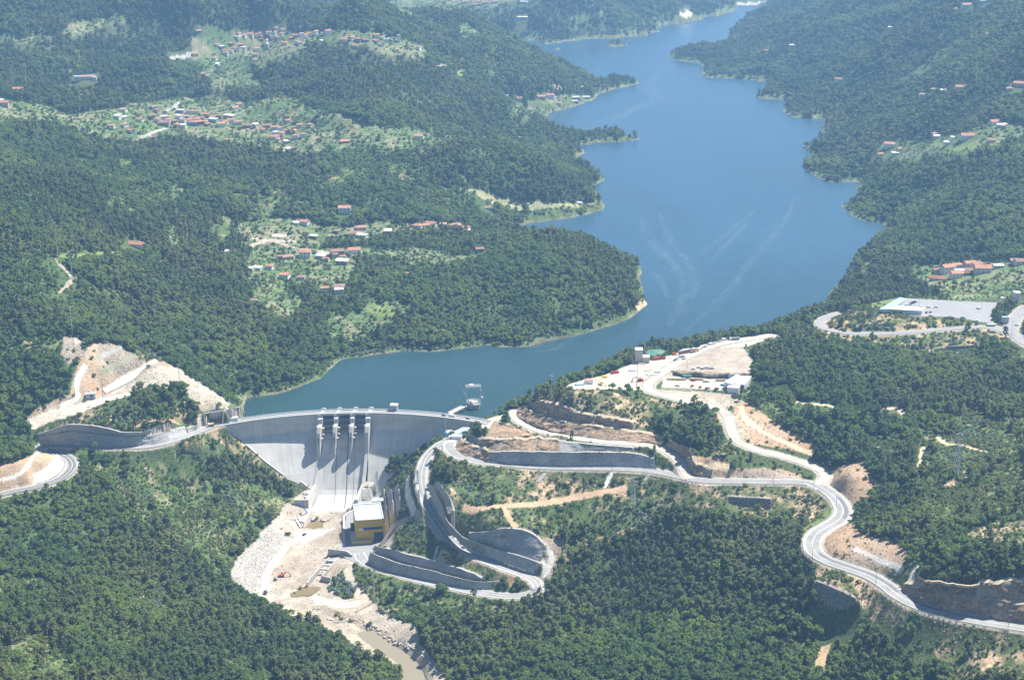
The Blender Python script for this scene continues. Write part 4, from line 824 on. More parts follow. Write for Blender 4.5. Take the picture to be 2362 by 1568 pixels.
# ------------------------------------------------------------------ water
def water_mat(name, deep, shallow_k, rough, wave, bumpd):
    m = bpy.data.materials.new(name); m.use_nodes = True; N = m.node_tree.nodes; L = m.node_tree.links; b = N["Principled BSDF"]
    b.inputs["IOR"].default_value = 1.33; b.inputs["Specular IOR Level"].default_value = .5
    g = N.new("ShaderNodeNewGeometry"); mp = N.new("ShaderNodeMapping"); mp.inputs["Rotation"].default_value = (0, 0, math.radians(28)); mp.inputs["Scale"].default_value = (1, .32, 1)
    L.new(g.outputs["Position"], mp.inputs[0])
    def nz(sc, det, src): 
        t = N.new("ShaderNodeTexNoise"); t.inputs["Scale"].default_value = sc; t.inputs["Detail"].default_value = det; L.new(src, t.inputs["Vector"]); return t.outputs[0]
    w1 = nz(wave, 5, g.outputs["Position"]); w2 = nz(.006, 4, mp.outputs[0])
    r = N.new("ShaderNodeMapRange"); r.inputs[1].default_value = .35; r.inputs[2].default_value = .65; r.inputs[3].default_value = rough*.75; r.inputs[4].default_value = rough*1.3
    L.new(w2, r.inputs[0]); L.new(r.outputs[0], b.inputs["Roughness"])
    mix = N.new("ShaderNodeMix"); mix.data_type = 'RGBA'; L.new(w2, mix.inputs[0]); mix.inputs[6].default_value = (*deep, 1); mix.inputs[7].default_value = (*[c*shallow_k for c in deep], 1)
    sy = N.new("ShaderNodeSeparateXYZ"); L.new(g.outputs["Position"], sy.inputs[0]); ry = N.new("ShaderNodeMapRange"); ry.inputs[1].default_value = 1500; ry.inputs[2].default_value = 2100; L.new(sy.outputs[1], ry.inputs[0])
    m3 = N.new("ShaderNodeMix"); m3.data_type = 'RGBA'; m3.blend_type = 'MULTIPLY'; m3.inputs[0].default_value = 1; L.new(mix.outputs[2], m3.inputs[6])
    m4 = N.new("ShaderNodeMix"); m4.data_type = 'RGBA'; L.new(ry.outputs[0], m4.inputs[0]); m4.inputs[6].default_value = (.62, .64, .48, 1) if name == 'lake_water' else (1, 1, 1, 1); m4.inputs[7].default_value = (1, 1, 1.12, 1) if name == 'lake_water' else (1, 1, 1, 1)  # darker, greener tint towards the dam: bank reflections painted into the lake colour
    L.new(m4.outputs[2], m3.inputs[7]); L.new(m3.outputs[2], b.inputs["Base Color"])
    bp = N.new("ShaderNodeBump"); bp.inputs["Strength"].default_value = .5; bp.inputs["Distance"].default_value = bumpd; L.new(w1, bp.inputs["Height"]); L.new(bp.outputs[0], b.inputs["Normal"])
    return m
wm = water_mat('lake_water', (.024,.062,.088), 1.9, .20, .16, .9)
# the sheet follows the grid so that it ends at the dam
kk = (SD < 14) & (rr > 1380) & ((np.hypot(GX-DC[0], GY-DC[1]) > DR+5.5) | (GY < 1200))
sub = np.s_[::4]
ii = idx[sub, sub]; kq = kk[sub, sub]
V = np.stack([GX[sub, sub], GY[sub, sub], np.zeros_like(GX[sub, sub])], -1).reshape(-1, 3); nn = np.arange(ii.size).reshape(ii.shape)
Fq = np.stack([nn[:-1, :-1], nn[:-1, 1:], nn[1:, 1:], nn[1:, :-1]], -1).reshape(-1, 4)
rdist = np.hypot(V[:, 0]-DC[0], V[:, 1]-DC[1]); damz = (V[:, 1] < 1510) & (V[:, 0] > -330) & (V[:, 0] < 20)
okv = kq.ravel() | ((damz) & (rdist > DR-.5) & (V[:, 1] > 1300) & (SD[sub, sub].ravel() < 20))
Fq = Fq[okv[Fq].all(1)]
used = np.unique(Fq); re = np.zeros(len(V), int); re[used] = np.arange(len(used)); V = V[used]; Fq = re[Fq]
# pull sheet corners that would poke through the dam back inside its body
rdist = np.hypot(V[:, 0]-DC[0], V[:, 1]-DC[1]); k = (rdist < DR+2) & (V[:, 1] < 1480) & (V[:, 0] > -330) & (V[:, 0] < 20)
s = (DR+2.0)/np.maximum(rdist, 1); V[k, 0] = DC[0]+(V[k, 0]-DC[0])*s[k]; V[k, 1] = DC[1]+(V[k, 1]-DC[1])*s[k]
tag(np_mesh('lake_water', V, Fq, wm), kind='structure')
# ------------------------------------------------------------------ concrete face material with lift lines and streaks
def dam_mat(name, base):
    m = bpy.data.materials.new(name); m.use_nodes = True; N = m.node_tree.nodes; L = m.node_tree.links; b = N["Principled BSDF"]; b.inputs["Roughness"].default_value = .85
    uvn = N.new("ShaderNodeUVMap"); mp = N.new("ShaderNodeMapping"); mp.inputs["Scale"].default_value = (.35, .02, 1); L.new(uvn.outputs[0], mp.inputs[0])
    st = N.new("ShaderNodeTexNoise"); st.inputs["Scale"].default_value = 1; st.inputs["Detail"].default_value = 6; L.new(mp.outputs[0], st.inputs["Vector"])
    m2 = N.new("ShaderNodeMapping"); m2.inputs["Scale"].default_value = (.05, .08, 1); L.new(uvn.outputs[0], m2.inputs[0])
    s2 = N.new("ShaderNodeTexNoise"); s2.inputs["Scale"].default_value = 1; s2.inputs["Detail"].default_value = 5; L.new(m2.outputs[0], s2.inputs["Vector"])
    br = N.new("ShaderNodeTexBrick"); br.offset = 0; br.inputs["Scale"].default_value = 1; br.inputs["Brick Width"].default_value = 15.5; br.inputs["Row Height"].default_value = 2.0
    br.inputs["Mortar Size"].default_value = .09; br.inputs["Color1"].default_value = (1,1,1,1); br.inputs["Color2"].default_value = (.93,.93,.94,1); br.inputs["Mortar"].default_value = (.70,.70,.72,1)
    L.new(uvn.outputs[0], br.inputs["Vector"])
    def mr(s, a, c):
        r = N.new("ShaderNodeMapRange"); r.inputs[1].default_value = .3; r.inputs[2].default_value = .72; r.inputs[3].default_value = a; r.inputs[4].default_value = c; L.new(s, r.inputs[0]); return r.outputs[0]
    def vs(c, f):
        x = N.new("ShaderNodeVectorMath"); x.operation = 'SCALE'; L.new(c, x.inputs[0]); L.new(f, x.inputs[3]); return x.outputs[0]
    rgb = N.new("ShaderNodeVectorMath"); rgb.operation = 'MULTIPLY'; L.new(br.outputs[0], rgb.inputs[0]); rgb.inputs[1].default_value = base
    L.new(vs(vs(rgb.outputs[0], mr(st.outputs[0], 1.06, .86)), mr(s2.outputs[0], 1.08, .84)), b.inputs["Base Color"])
    return m
M['dam_face'] = dam_mat('dam_face', (.68,.665,.63)); M['chute'] = dam_mat('chute', (.64,.625,.59))
def grid_obj(name, Pt, mkey, parent=None, uvs=None):
    """surface from an (n, m, 3) array of points"""
    n, k = Pt.shape[:2]; ix = np.arange(n*k).reshape(n, k)
    F = np.stack([ix[:-1, :-1], ix[1:, :-1], ix[1:, 1:], ix[:-1, 1:]], -1).reshape(-1, 4)
    o = np_mesh(name, Pt.reshape(-1, 3), F, M[mkey], parent)
    if uvs is not None:
        ul = o.data.uv_layers.new(name="UVMap"); ul.data.foreach_set("uv", uvs.reshape(-1, 2)[F.ravel()].astype(np.float32).ravel())
    return o
dam = empty('dam', (DC[0], DC[1]+DR, 0), label='long curved concrete dam with four spillway piers across the valley', cat='dam')
DIV = Vector(dam.location)
def dchild(o): o.parent = dam; o.matrix_parent_inverse = Matrix.Translation(-DIV); return o
def wall_block(name, p0, p1, mkey='dam_face'):
    prof = [(4.0, 0), (Z_BREAK, 0)]+[(z, dam_s(z)) for z in np.arange(-17, -85, -4)]
    ph = np.arange(p0, p1+.01, .5); full = [(-84, -8), (4.0, -8)]+[(4.0, 0)]+prof[1:]
    Pt = np.array([[dpt(a, DR-s, z) for (z, s) in full] for a in ph])
    uvs = np.array([[(math.radians(a)*DR, z if i > 1 else z+300) for i, (z, s) in enumerate(full)] for a in ph])
    return dchild(grid_obj(name, Pt, mkey, uvs=uvs))
P1, P2, P3, P4 = -8.15, -4.95, -1.65, 1.55             # pier bearings
wall_block('wall', -29.5, P1); wall_block('wall', P4, 27.5)
# spillway: sill, chute with bucket curve and apron
prof = [(-19.5, -8), (-16.5, -4), (-15.5, -1), (-17.5, 2)]+[(z, dam_s(z)+.6) for z in np.arange(-22, -62, -4)]
s_last = dam_s(-60)+.6
prof += [(-63, s_last+2.6), (-66.5, s_last+6.6), (-69.5, s_last+12.5), (-71.3, s_last+19), (-72, s_last+26), (-72, 73.5), (-75, 74)]
XL, XR = -199.2, -152.0                                 # apron sides (the chute narrows to parallel walls)
def chute_pt(f, z, s):
    a = P1+(P4-P1)*f; p = np.array(dpt(a, DR-s, z)); x = XL+(XR-XL)*f
    t = np.clip((s-8)/60, 0, 1); q = np.array([x, DC[1]+DR-s, z]); return p*(1-t)+q*t
ff = np.linspace(0, 1, 41)
Pt = np.array([[chute_pt(f, z, s) for z, s in prof] for f in ff]); uvs = np.array([[(f*47, z-s*.3) for z, s in prof] for f in ff])
dchild(grid_obj('spillway_chute', Pt, 'chute', uvs=uvs))
# dark seepage lines running down from the pier noses
for x0, w in ((-176.6, .40), (-165.6, .8), (-158.6, .3)):
    seg = [(z, s) for z, s in prof if s > 1.5 and s < 72]; Pt = []
    for d in (-w/2, w/2):
        row = []
        for z, s in seg:
            xs = np.array([chute_pt(f, z, s)[0] for f in ff]); f_ = float(np.interp(x0+d+.05*s*0, xs, ff)); row.append(chute_pt(f_, z, s)+np.array([0, -.05, .12]))
        Pt.append(row)
    dchild(grid_obj('stain_line', np.array(Pt), 'stain'))
# crest road, parapets
def arc_band(name, mkey, r0, r1, z0, z1, a0=-29.0, a1=26.5, st=.5):
    mb = MB(); an = np.arange(a0, a1+.01, st)
    Pt = np.array([[dpt(a, r1, z0), dpt(a, r1, z1), dpt(a, r0, z1), dpt(a, r0, z0), dpt(a, r1, z0)] for a in an])
    return dchild(grid_obj(name, Pt, mkey))
arc_band('crest_road', 'lane_dark', DR+1.2, DR+7.6, 4.02, 4.25)
arc_band('kerb', 'concrete_white', DR-.6, DR+1.2, 3.2, 4.75)
arc_band('parapet', 'concrete_white', DR+7.6, DR+8.7, 3.2, 5.1)
arc_band('footway', 'concrete_white', DR+4.9, DR+6.4, 4.2, 4.45)
def hand_rail(r, a0, a1, name='railing'):
    mb = MB(); an = np.arange(a0, a1, .45)
    for a in an: mb.bar(dpt(a, r, 4.7), dpt(a, r, 5.9), .14)
    for a in an[:-1]: mb.bar(dpt(a, r, 5.85), dpt(a+.45, r, 5.85), .16)
    return dchild(mb.build(name, M['steel_light']))
hand_rail(DR-.3, -28.5, 26); hand_rail(DR+8.2, -28.5, 26)
# piers, one solid each: nose upstream, long fin downstream
def pier(a, w, fin, idx):
    o = empty('pier', dpt(a, DR, 0), math.radians(-7.5)); dchild(o)
    o.location = Vector(dpt(a, DR, 0)); o.matrix_parent_inverse = Matrix.Translation(-DIV)
    # side profile in (y = upstream positive, z)
    prof = [(11, -30), (11, 4.7), (-.5, 4.7), (-1.5, 1), (-4, 0), (-5.5, -4.5), (-11.5, -6), (-15.0, -11)]
    prof += [(-16, -20), (-17.2, -30), (-fin, -36 if fin < 20 else -40)] if fin else [(-12, -14)]
    prof += [(-8, -36), (0, -30)]
    tw = lambda z: w/2 if (z > -14 or idx in (0, 3)) else w/2*max(.3, 1-(-14-z)/40)
    mb = MB(); b0 = [(-tw(z), y, z) for y, z in prof]; b1 = [(tw(z), y, z) for y, z in prof]
    n = len(prof); mb.v = b0+b1; mb.f = [tuple(range(n)), tuple(range(2*n-1, n-1, -1))]+[(i, n+i, n+(i+1) % n, (i+1) % n) for i in range(n)]
    mb.build('body', M['concrete_white'], o)
    mb = MB(); mb.cyl(0, 11, -20, 5.7, 2.2, n=18); mb.box(-2.2, 2.2, 8.8, 11, 4.7, 5.7); mb.build('nose', M['concrete_white'], o)
    mb = MB(); mb.box(-w/2-1.9, -w/2, -8.5, -2.0, -12.2, -6.0); mb.box(-w/2-1.2, -w/2, -5.0, -1.0, -6.2, .5); mb.box(-w/2-1.6, -w/2+.2, -2.2, -.6, .5, 4); mb.build('ledge', M['concrete_white'], o)
    if idx < 3:
        MB().box(w/2, w/2+2.8, -8.5, -7.3, -14.8, -14.0).build('bracket', M['concrete_white'], o); MB().box(w/2, w/2+1.8, -11.8, -9.9, -18.4, -17.6).build('bracket', M['concrete_white'], o)
        mb = MB(); mb.prism([(w/2, -4.6, -13.5), (w/2+2.4, -4.6, -9.2), (w/2+2.4, -4.6, -8.2), (w/2, -4.6, -8.2)], [(w/2, -6.8, -13.5), (w/2+2.4, -6.8, -9.2), (w/2+2.4, -6.8, -8.2), (w/2, -6.8, -8.2)]); mb.build('ramp', M['beige'], o)
        mb = MB(); mb.box(-.5, .5, -16.3, -13.2, -22, -16); mb.build('opening', M['concrete_dark'], o)
    return o
for i, (a, w, fin) in enumerate(((P1, 3.4, 19.0), (P2, 3.0, 18.2), (P3, 3.0, 18.2), (P4, 3.8, 21.5))): pier(a, w, fin, i)
# radial gates and the bridge over each bay
for a0, a1 in ((P1, P2), (P2, P3), (P3, P4)):
    g = empty('radial_gate', dpt((a0+a1)/2, DR, 0)); dchild(g); g.location = Vector(dpt((a0+a1)/2, DR, 0)); g.matrix_parent_inverse = Matrix.Translation(-DIV); g.rotation_euler = (0, 0, -math.radians((a0+a1)/2))
    half = math.radians(a1-a0)*DR/2-1.8
    tt = np.linspace(0, 1, 9); cur = [(2.2-3.4*math.sin(math.pi*t*.55), -1.5-14.2*t) for t in tt]
    Pt = np.array([[(x, y, z) for y, z in cur] for x in (-half, half)]); k = grid_obj('skin', Pt[::-1], 'gate_steel', g)
    mb = MB()
    for j in range(7):
        x = -half+(j+.5)*2*half/7
        for i in range(8): mb.bar((x, cur[i][0]-.35, cur[i][1]), (x, cur[i+1][0]-.35, cur[i+1][1]), .22, .5)
    for i in (1, 4, 7): mb.bar((-half, cur[i][0]-.6, cur[i][1]), (half, cur[i][0]-.6, cur[i][1]), .45)
    mb.build('rib', M['steel'], g)
    mb = MB(); mb.box(-half-.3, half+.3, .3, 8.5, 2.2, 4.0); mb.build('bridge_beam', M['concrete'], g)
# training walls of the chute
def twall(name, xa, xb, w, side):
    """runs down the face beside the chute, then level to the apron's end; xa at its top, xb at its end"""
    yf = DC[1]+DR; prof = [(-31, 17.5), (-43, 26.8), (-50, 32.2), (-57, 38.8), (-57.5, 50), (-57.5, 74.5)]
    low = [(-40, 15), (-48, 21), (-56, 27), (-64, 33), (-76, 50), (-76, 74.5)]
    V = []
    for (z, s), (z2, s2) in zip(prof, low):
        x = xa+(xb-xa)*min(1, max(0, (s-13)/55))
        V += [(x, yf-s, z), (x+w, yf-s, z), (x+w, yf-s, z2-3), (x, yf-s, z2-3)]
    Pt = np.array(V).reshape(len(prof), 4, 3); Pt = np.concatenate([Pt, Pt[:, :1]], 1)
    o = dchild(grid_obj(name, Pt[:, ::-1] if side > 0 else Pt[:, ::-1], 'concrete_white'))
    MBx = MB(); MBx.prism([tuple(p+np.array([0, -.02, 0])) for p in Pt[-1, :4]], [tuple(p+np.array([0, .3, 0])) for p in Pt[-1, :4]]); e = MBx.build('end_face', M['concrete']); e.parent = o; return o
twall('training_wall', -195.0, XL-2.4, 2.4, -1); twall('training_wall', -147.5, XR-1.5, 2.6, 1)
mb = MB(); mb.box(XL-14.5, XL-2.2, DC[1]+DR-74.5, DC[1]+DR-72.8, -76, -57.6); dchild(mb.build('wing_wall', M['concrete']))
mb = MB()
for i in range(24): mb.box(XL+.8+i*1.9, XL+1.6+i*1.9, DC[1]+DR-72.6, DC[1]+DR-71.0, -72, -70.5)
mb.box(XL, XR, DC[1]+DR-74.3, DC[1]+DR-73.2, -76, -71.1)
dchild(mb.build('end_sill', M['concrete']))
# abutment drip kerb down the left side
for pts in ([('dam',250,470),('dam',440,565)], [('dam',480,620),('dam',720,830),('dam',950,1000)], [('dam',1170,1085),('dam',1310,1188)]):
    q = [face_hit(x, y, k) for k, x, y in pts]; mb = MB()
    for a, b_ in zip(q[:-1], q[1:]): mb.bar(a+np.array([0,-.5,-.3]), b_+np.array([0,-.5,-.3]), 1.5, 1.0)
    dchild(mb.build('drain_kerb', M['concrete_white']))
# control house on the crest
ch = empty('control_house', dpt(6.3, DR+9.5, 0), -math.radians(6), label='small grey concrete box house standing on the dam crest', cat='hut')
MB().box(-3.6, 3.6, -2.6, 3, -6, 10.0).build('wall', M['concrete'], ch); MB().box(-3.9, 3.9, -2.9, 3.3, 10.0, 10.5).build('roof', M['white'], ch)
MB().box(-.8, .8, -2.75, -2.6, 4.3, 6.6).build('door', M['grey_paint'], ch)
# ------------------------------------------------------------------ roads
mm('berm', (.50,.41,.29), .95, .35, 2.5, .6)
def band(P, w, z):
    A, B = ribbon(P, w); A = A.copy(); B = B.copy(); A[:, 2] += z; B[:, 2] += z; return A, B
def strip_mesh(name, A, B, m, parent=None):
    n = len(A); V = np.vstack([A, B]); i = np.arange(n-1)
    F = np.stack([i, i+n, i+n+1, i+1], -1)
    e1 = V[i[0]+n]-V[0]; e2 = V[1]-V[0]
    if np.cross(e1, e2)[2] < 0: F = F[:, ::-1]
    return np_mesh(name, V, F, m, parent)
def offset(P, d):
    T = np.gradient(P[:, :2], axis=0); T /= np.linalg.norm(T, axis=1)[:, None]+1e-9
    return P+np.c_[-T[:, 1]*d, T[:, 0]*d, np.zeros(len(P))]
def join_strips(name, strips, m, kind='structure', parent=None):
    Vs, Fs, o = [], [], 0
    for A, B in strips:
        n = len(A); i = np.arange(n-1); Vs += [A, B]; f = np.stack([i, i+n, i+n+1, i+1], -1)
        if np.cross(B[0]-A[0], A[1]-A[0])[2] < 0: f = f[:, ::-1]
        Fs.append(f+o); o += 2*n
    ob = np_mesh(name, np.vstack(Vs), np.vstack(Fs), m, parent)
    if kind and not parent: tag(ob, kind=kind)
    return ob
SPEC = {'main':('asphalt',1),'upper':('dirt_road',0),'lower':('asphalt',2),'spiral':('asphalt',1),'haul':('dirt_road',0),'left':('asphalt',1),'left_low':('lane_dark',1),
        'car_park':('lot_asphalt',0),'access':('lot_asphalt',0),'side_road':('lot_asphalt',0)}
lift = 0
for nm, (w, C) in RC.items():
    mk_, lines = SPEC[nm]; lift += .012
    tag(strip_mesh('road', *band(C, w, .05+lift), M[mk_]), kind='structure')
    if lines:
        st = [band(offset(C, s*(w/2-.9)), .42, .13+lift) for s in (-1, 1)]
        if lines == 1: st.append(band(C, .5, .13+lift))
        join_strips('road_marking', st, M['paint_white'])
        if nm in ('main',):      # darker worn lanes in the bends
            for a, b in ((.10, .22), (.42, .66), (.70, .76)):
                n = len(C); seg = C[int(a*n):int(b*n)]
                if len(seg) > 3: join_strips('lane_patch', [band(offset(seg, 2.6), 3.0, .085+lift)], M['lane_dark'])
    if mk_ in ('asphalt', 'lane_dark'):
        for s in (-1, 1):
            O = offset(C, s*(w/2+.45)); A, B = band(O, .8, .20+lift)
            mb = MB(); n = len(A)
            for i in range(n-1): mb.quad(A[i], A[i+1], B[i+1], B[i]); mb.quad(B[i]-[0,0,.45], B[i], B[i+1], B[i+1]-[0,0,.45]); mb.quad(A[i]-[0,0,.45], A[i+1]-[0,0,.45], A[i+1], A[i])
            tag(mb.build('kerb', M['concrete_white']), kind='structure')
# guard rails on the outer side of the roads
def rail(nm, side, a, b, label, mkey='steel'):
    w, C = RC[nm]; n = len(C); O = offset(C, side*(w/2+1.3))[int(a*n):int(b*n)]
    ob = empty('guard_rail', tuple(O[0]), label=label, cat='guard rail', group='guard rails along the roads')
    mb = MB()
    for i in range(len(O)-1): mb.bar(O[i]+[0,0,.85]-O[0], O[i+1]+[0,0,.85]-O[0], .12, .55)
    mb.build('beam', M[mkey], ob)
    mb = MB()
    for p in O[::2]: q = p-O[0]; mb.box(q[0]-.1, q[0]+.1, q[1]-.1, q[1]+.1, q[2]-.3, q[2]+.9)
    k = mb.build('posts', M['steel'], ob); k['kind'] = 'stuff'
rail('main', 1, .35, .98, 'grey steel guard rail along the inner side of the main road, lower right')
rail('main', -1, .05, .33, 'grey steel guard rail above the valley side between the junction and the first bend')
rail('main', -1, .36, .98, 'grey steel guard rail along the valley side of the main road, lower right')
rail('lower', 1, .02, .75, 'grey guard rail along the valley side of the straight lower road')
rail('spiral', -1, .03, .40, 'grey guard rail on the valley side of the winding leg below the dam')
rail('left', 1, .05, .6, 'light guard rail on the valley side of the road left of the dam')
rail('left_low', 1, .2, .9, 'guard rail round the outside of the bend at the left edge')

# ------------------------------------------------------------------ cut faces, gabions and retaining walls
for fi_, (f, A, B) in enumerate(FS):
    nm, mk_, label = f[0], f[1], f[2]; n = len(A)
    H_ = np.linalg.norm(B-A, axis=1).max(); m_ = max(2, int(H_/1.1)+1)
    sA, sB = A.copy(), B.copy()
    rough_ = {'shotcrete':.5, 'rock_cut':1.9, 'gabion':.35}.get(mk_, .0)
    out = np.c_[-(B-A)[:, 0], -(B-A)[:, 1]]; out /= np.linalg.norm(out, axis=1)[:, None]+1e-9
    t = np.linspace(-.05, 1, m_); Pt = np.zeros((n, m_, 3))
    for j, tt in enumerate(t):
        q = A*(1-tt)+B*tt; s = np.arange(n)*3.0
        d = fbm(s, np.full(n, tt*H_+fi_*50.), 7, 3, 200+fi_)*rough_*2 if rough_ else 0
        d = d+(fbm(s, np.full(n, 5.+fi_*40), 2.5, 2, 230)*rough_*(.6 if 0 < j < m_-1 else .2) if rough_ else 0)
        Pt[:, j, :2] = q[:, :2]+out*np.reshape(d, (-1, 1)); Pt[:, j, 2] = q[:, 2]+(fbm(s, np.full(n, 3.), 5, 3, 260)*rough_*1.1 if j == m_-1 and rough_ else 0)
    cat = {'shotcrete_wall':'retaining wall','retaining_wall':'retaining wall','rock_face':'rock face','gabion_wall':'gabion wall','concrete_slab':'concrete slab'}[nm]
    root = empty(nm, tuple(A[0]), label=label, cat=cat, group='sprayed and stone walls of the road cuts')
    o = grid_obj('face', Pt-A[0], mk_, root)
    # capping berm
    if nm != 'concrete_slab':
        d = B-A; d[:, 2] = 0; d /= np.linalg.norm(d, axis=1)[:, None]+1e-9
        Q = np.stack([Pt[:, -1]+[0,0,.02]-d*.15, Pt[:, -1]+d*(3.2 if mk_ == 'rock_cut' else 1.7)+[0,0,.16+.9*(mk_ == 'rock_cut')], Pt[:, -1]+d*(3.25 if mk_ == 'rock_cut' else 1.75)+[0,0,-.6]], 1)-A[0]
        grid_obj('berm_top', Q, {'gabion':'gabion','rock_cut':'berm'}.get(mk_, 'concrete'), root)
    else:
        d = B-A; Q = np.stack([A+[0,0,.35], B+[0,0,.35]], 1)-A[0]; grid_obj('top', Q, 'concrete_white', root)
        Q = np.stack([A-[0,0,1.5], A+[0,0,.35]], 1)-A[0]; grid_obj('edge', Q, 'concrete', root)
# paved pads
def pad(name, P, z, mkey):
    c = P.mean(0); mb = MB(); mb.v = [(p[0], p[1], z) for p in P]; n = len(P)
    ar = sum(P[i][0]*P[(i+1) % n][1]-P[(i+1) % n][0]*P[i][1] for i in range(n)); mb.f = [tuple(range(n)) if ar > 0 else tuple(range(n-1, -1, -1))]
    return tag(mb.build(name, M[mkey]), kind='structure')
for nm, z, P in PADS:
    if nm == 'car_lot': pad('car_park', P, z+.16, 'lot_asphalt')
    if nm == 'power': pad('yard', P, z+.15, 'lot_asphalt')
    if nm == 'hairpin': pad('yard', P, z+.15, 'concrete_white')
# ------------------------------------------------------------------ foliage materials
def leaf_mat(name, base, alt, alt2):
    m = bpy.data.materials.new(name); m.use_nodes = True; N = m.node_tree.nodes; L = m.node_tree.links; b = N["Principled BSDF"]
    b.inputs["Roughness"].default_value = .75; b.inputs["Specular IOR Level"].default_value = .18
    oi = N.new("ShaderNodeObjectInfo"); nz = N.new("ShaderNodeTexNoise"); nz.inputs["Scale"].default_value = .012; nz.inputs["Detail"].default_value = 3; L.new(oi.outputs["Location"], nz.inputs["Vector"])
    r = N.new("ShaderNodeMapRange"); r.inputs[1].default_value = .42; r.inputs[2].default_value = .58; L.new(nz.outputs[0], r.inputs[0])
    def mixc(f, a, c):
        x = N.new("ShaderNodeMix"); x.data_type = 'RGBA'; L.new(f, x.inputs[0])
        for s, k in ((a, 6), (c, 7)):
            if isinstance(s, tuple): x.inputs[k].default_value = (*s, 1)
            else: L.new(s, x.inputs[k])
        return x.outputs[2]
    c = mixc(r.outputs[0], base, alt); c = mixc(oi.outputs["Random"], c, mixc(r.outputs[0], alt2, base))
    g = N.new("ShaderNodeTexCoord"); n3 = N.new("ShaderNodeTexNoise"); n3.inputs["Scale"].default_value = .9; n3.inputs["Detail"].default_value = 2; L.new(g.outputs["Object"], n3.inputs["Vector"])
    r3 = N.new("ShaderNodeMapRange"); r3.inputs[1].default_value = .3; r3.inputs[2].default_value = .7; r3.inputs[3].default_value = .72; r3.inputs[4].default_value = 1.32; L.new(n3.outputs[0], r3.inputs[0])
    v = N.new("ShaderNodeVectorMath"); v.operation = 'SCALE'; L.new(c, v.inputs[0]); L.new(r3.outputs[0], v.inputs[3]); L.new(v.outputs[0], b.inputs["Base Color"])
    tr = N.new("ShaderNodeBsdfTranslucent"); L.new(v.outputs[0], tr.inputs[0]); mx = N.new("ShaderNodeMixShader"); mx.inputs[0].default_value = .38
    L.new(b.outputs[0], mx.inputs[1]); L.new(tr.outputs[0], mx.inputs[2]); L.new(mx.outputs[0], N["Material Output"].inputs[0])
    return m
M['leaf_euc'] = leaf_mat('leaf_euc', (.108,.148,.050), (.155,.170,.060), (.072,.113,.042))
M['leaf_broad'] = leaf_mat('leaf_broad', (.115,.185,.046), (.175,.228,.052), (.068,.120,.038))
M['leaf_bush'] = leaf_mat('leaf_bush', (.125,.19,.055), (.17,.17,.065), (.085,.14,.045))
M['leaf_young'] = leaf_mat('leaf_young', (.17,.24,.20), (.14,.21,.17), (.12,.19,.13))
def leaf_quads(centers, normals, size, rng, jit=.5, aspect=1.5):
    n = len(centers); nr = normals+rng.normal(0, jit, (n, 3)); nr /= np.linalg.norm(nr, axis=1)[:, None]
    a = rng.normal(0, 1, (n, 3)); u = np.cross(nr, a); u /= np.linalg.norm(u, axis=1)[:, None]; v = np.cross(nr, u)
    s = size*rng.uniform(.6, 1.35, (n, 1)); t = s*rng.uniform(.6, aspect, (n, 1))
    V = np.stack([centers-u*s-v*t*.5, centers+u*s*.3-v*t, centers+u*s+v*t*.4, centers-u*s*.2+v*t], 1)
    return V.reshape(-1, 3), np.arange(4*n).reshape(n, 4)
def lump_crown(lumps, per, size, rng, jit=.5, shell=.35):
    C, Nn = [], []
    for (x, y, z, rx, rz) in lumps:
        d = rng.normal(0, 1, (per, 3)); d /= np.linalg.norm(d, axis=1)[:, None]; d[:, 2] = np.where(d[:, 2] < -.35, -d[:, 2], d[:, 2])
        rad = 1-shell*rng.random((per, 1))**2
        C.append(np.c_[x+d[:, 0]*rx*rad[:, 0], y+d[:, 1]*rx*rad[:, 0], z+d[:, 2]*rz*rad[:, 0]]); n = d/np.array([rx, rx, rz]); n /= np.linalg.norm(n, axis=1)[:, None]; Nn.append(n)
    V, F = leaf_quads(np.vstack(C), np.vstack(Nn), size, rng, jit)
    nn = np.vstack(Nn)*.75+np.array([0, 0, .45]); nn /= np.linalg.norm(nn, axis=1)[:, None]
    return V, F, np.repeat(nn, 4, axis=0)
def make_euc(seed):
    rng = np.random.default_rng(seed); h = rng.uniform(8.5, 13.5); L = []
    for i in range(9):
        t = (i+.5)/9; z = h*(.22+.76*t); w = (1.7*(1-t)**.5+1.35)*rng.uniform(.75, 1.25); a = rng.uniform(0, 6.3); o = (1-t)*1.9*rng.random()+.35
        L.append((math.cos(a)*o, math.sin(a)*o, z, w, h*.095*rng.uniform(.9, 1.4)))
    return lump_crown(L, 18, .66, rng, .5), h
def make_broad(seed):
    rng = np.random.default_rng(seed); h = rng.uniform(9, 11.5); L = [(0, 0, h*.55, 2.9, h*.38)]
    for i in range(10):
        a = rng.uniform(0, 6.3); o = rng.uniform(1.2, 3.2); z = h*(.80-.10*o)+rng.uniform(-.8, .6); r = rng.uniform(1.2, 1.9); L.append((math.cos(a)*o, math.sin(a)*o, z, r, r*.85))
    return lump_crown(L, 24, .62, rng, .40, .25), h
def make_bush(seed):
    rng = np.random.default_rng(seed); L = [(rng.uniform(-.9, .9), rng.uniform(-.9, .9), rng.uniform(.5, 1.3), rng.uniform(.7, 1.2), rng.uniform(.6, 1.1)) for i in range(4)]
    return lump_crown(L, 14, .42, rng, .5, .3), 2.2
def trunk_mb(h, kind):
    mb = MB()
    if kind == 'euc': mb.cyl(0, 0, -2.5, h*.35, .22, .17, 6); mb.cyl(0, 0, h*.35, h*.9, .17, .05, 5)
    else:
        mb.cyl(0, 0, -2.5, h*.4, .32, .22, 6)
        for a in (0.4, 2.5, 4.6): mb.bar((0, 0, h*.35), (math.cos(a)*1.8, math.sin(a)*1.8, h*.68), .18)
    return mb
PROTO = {}
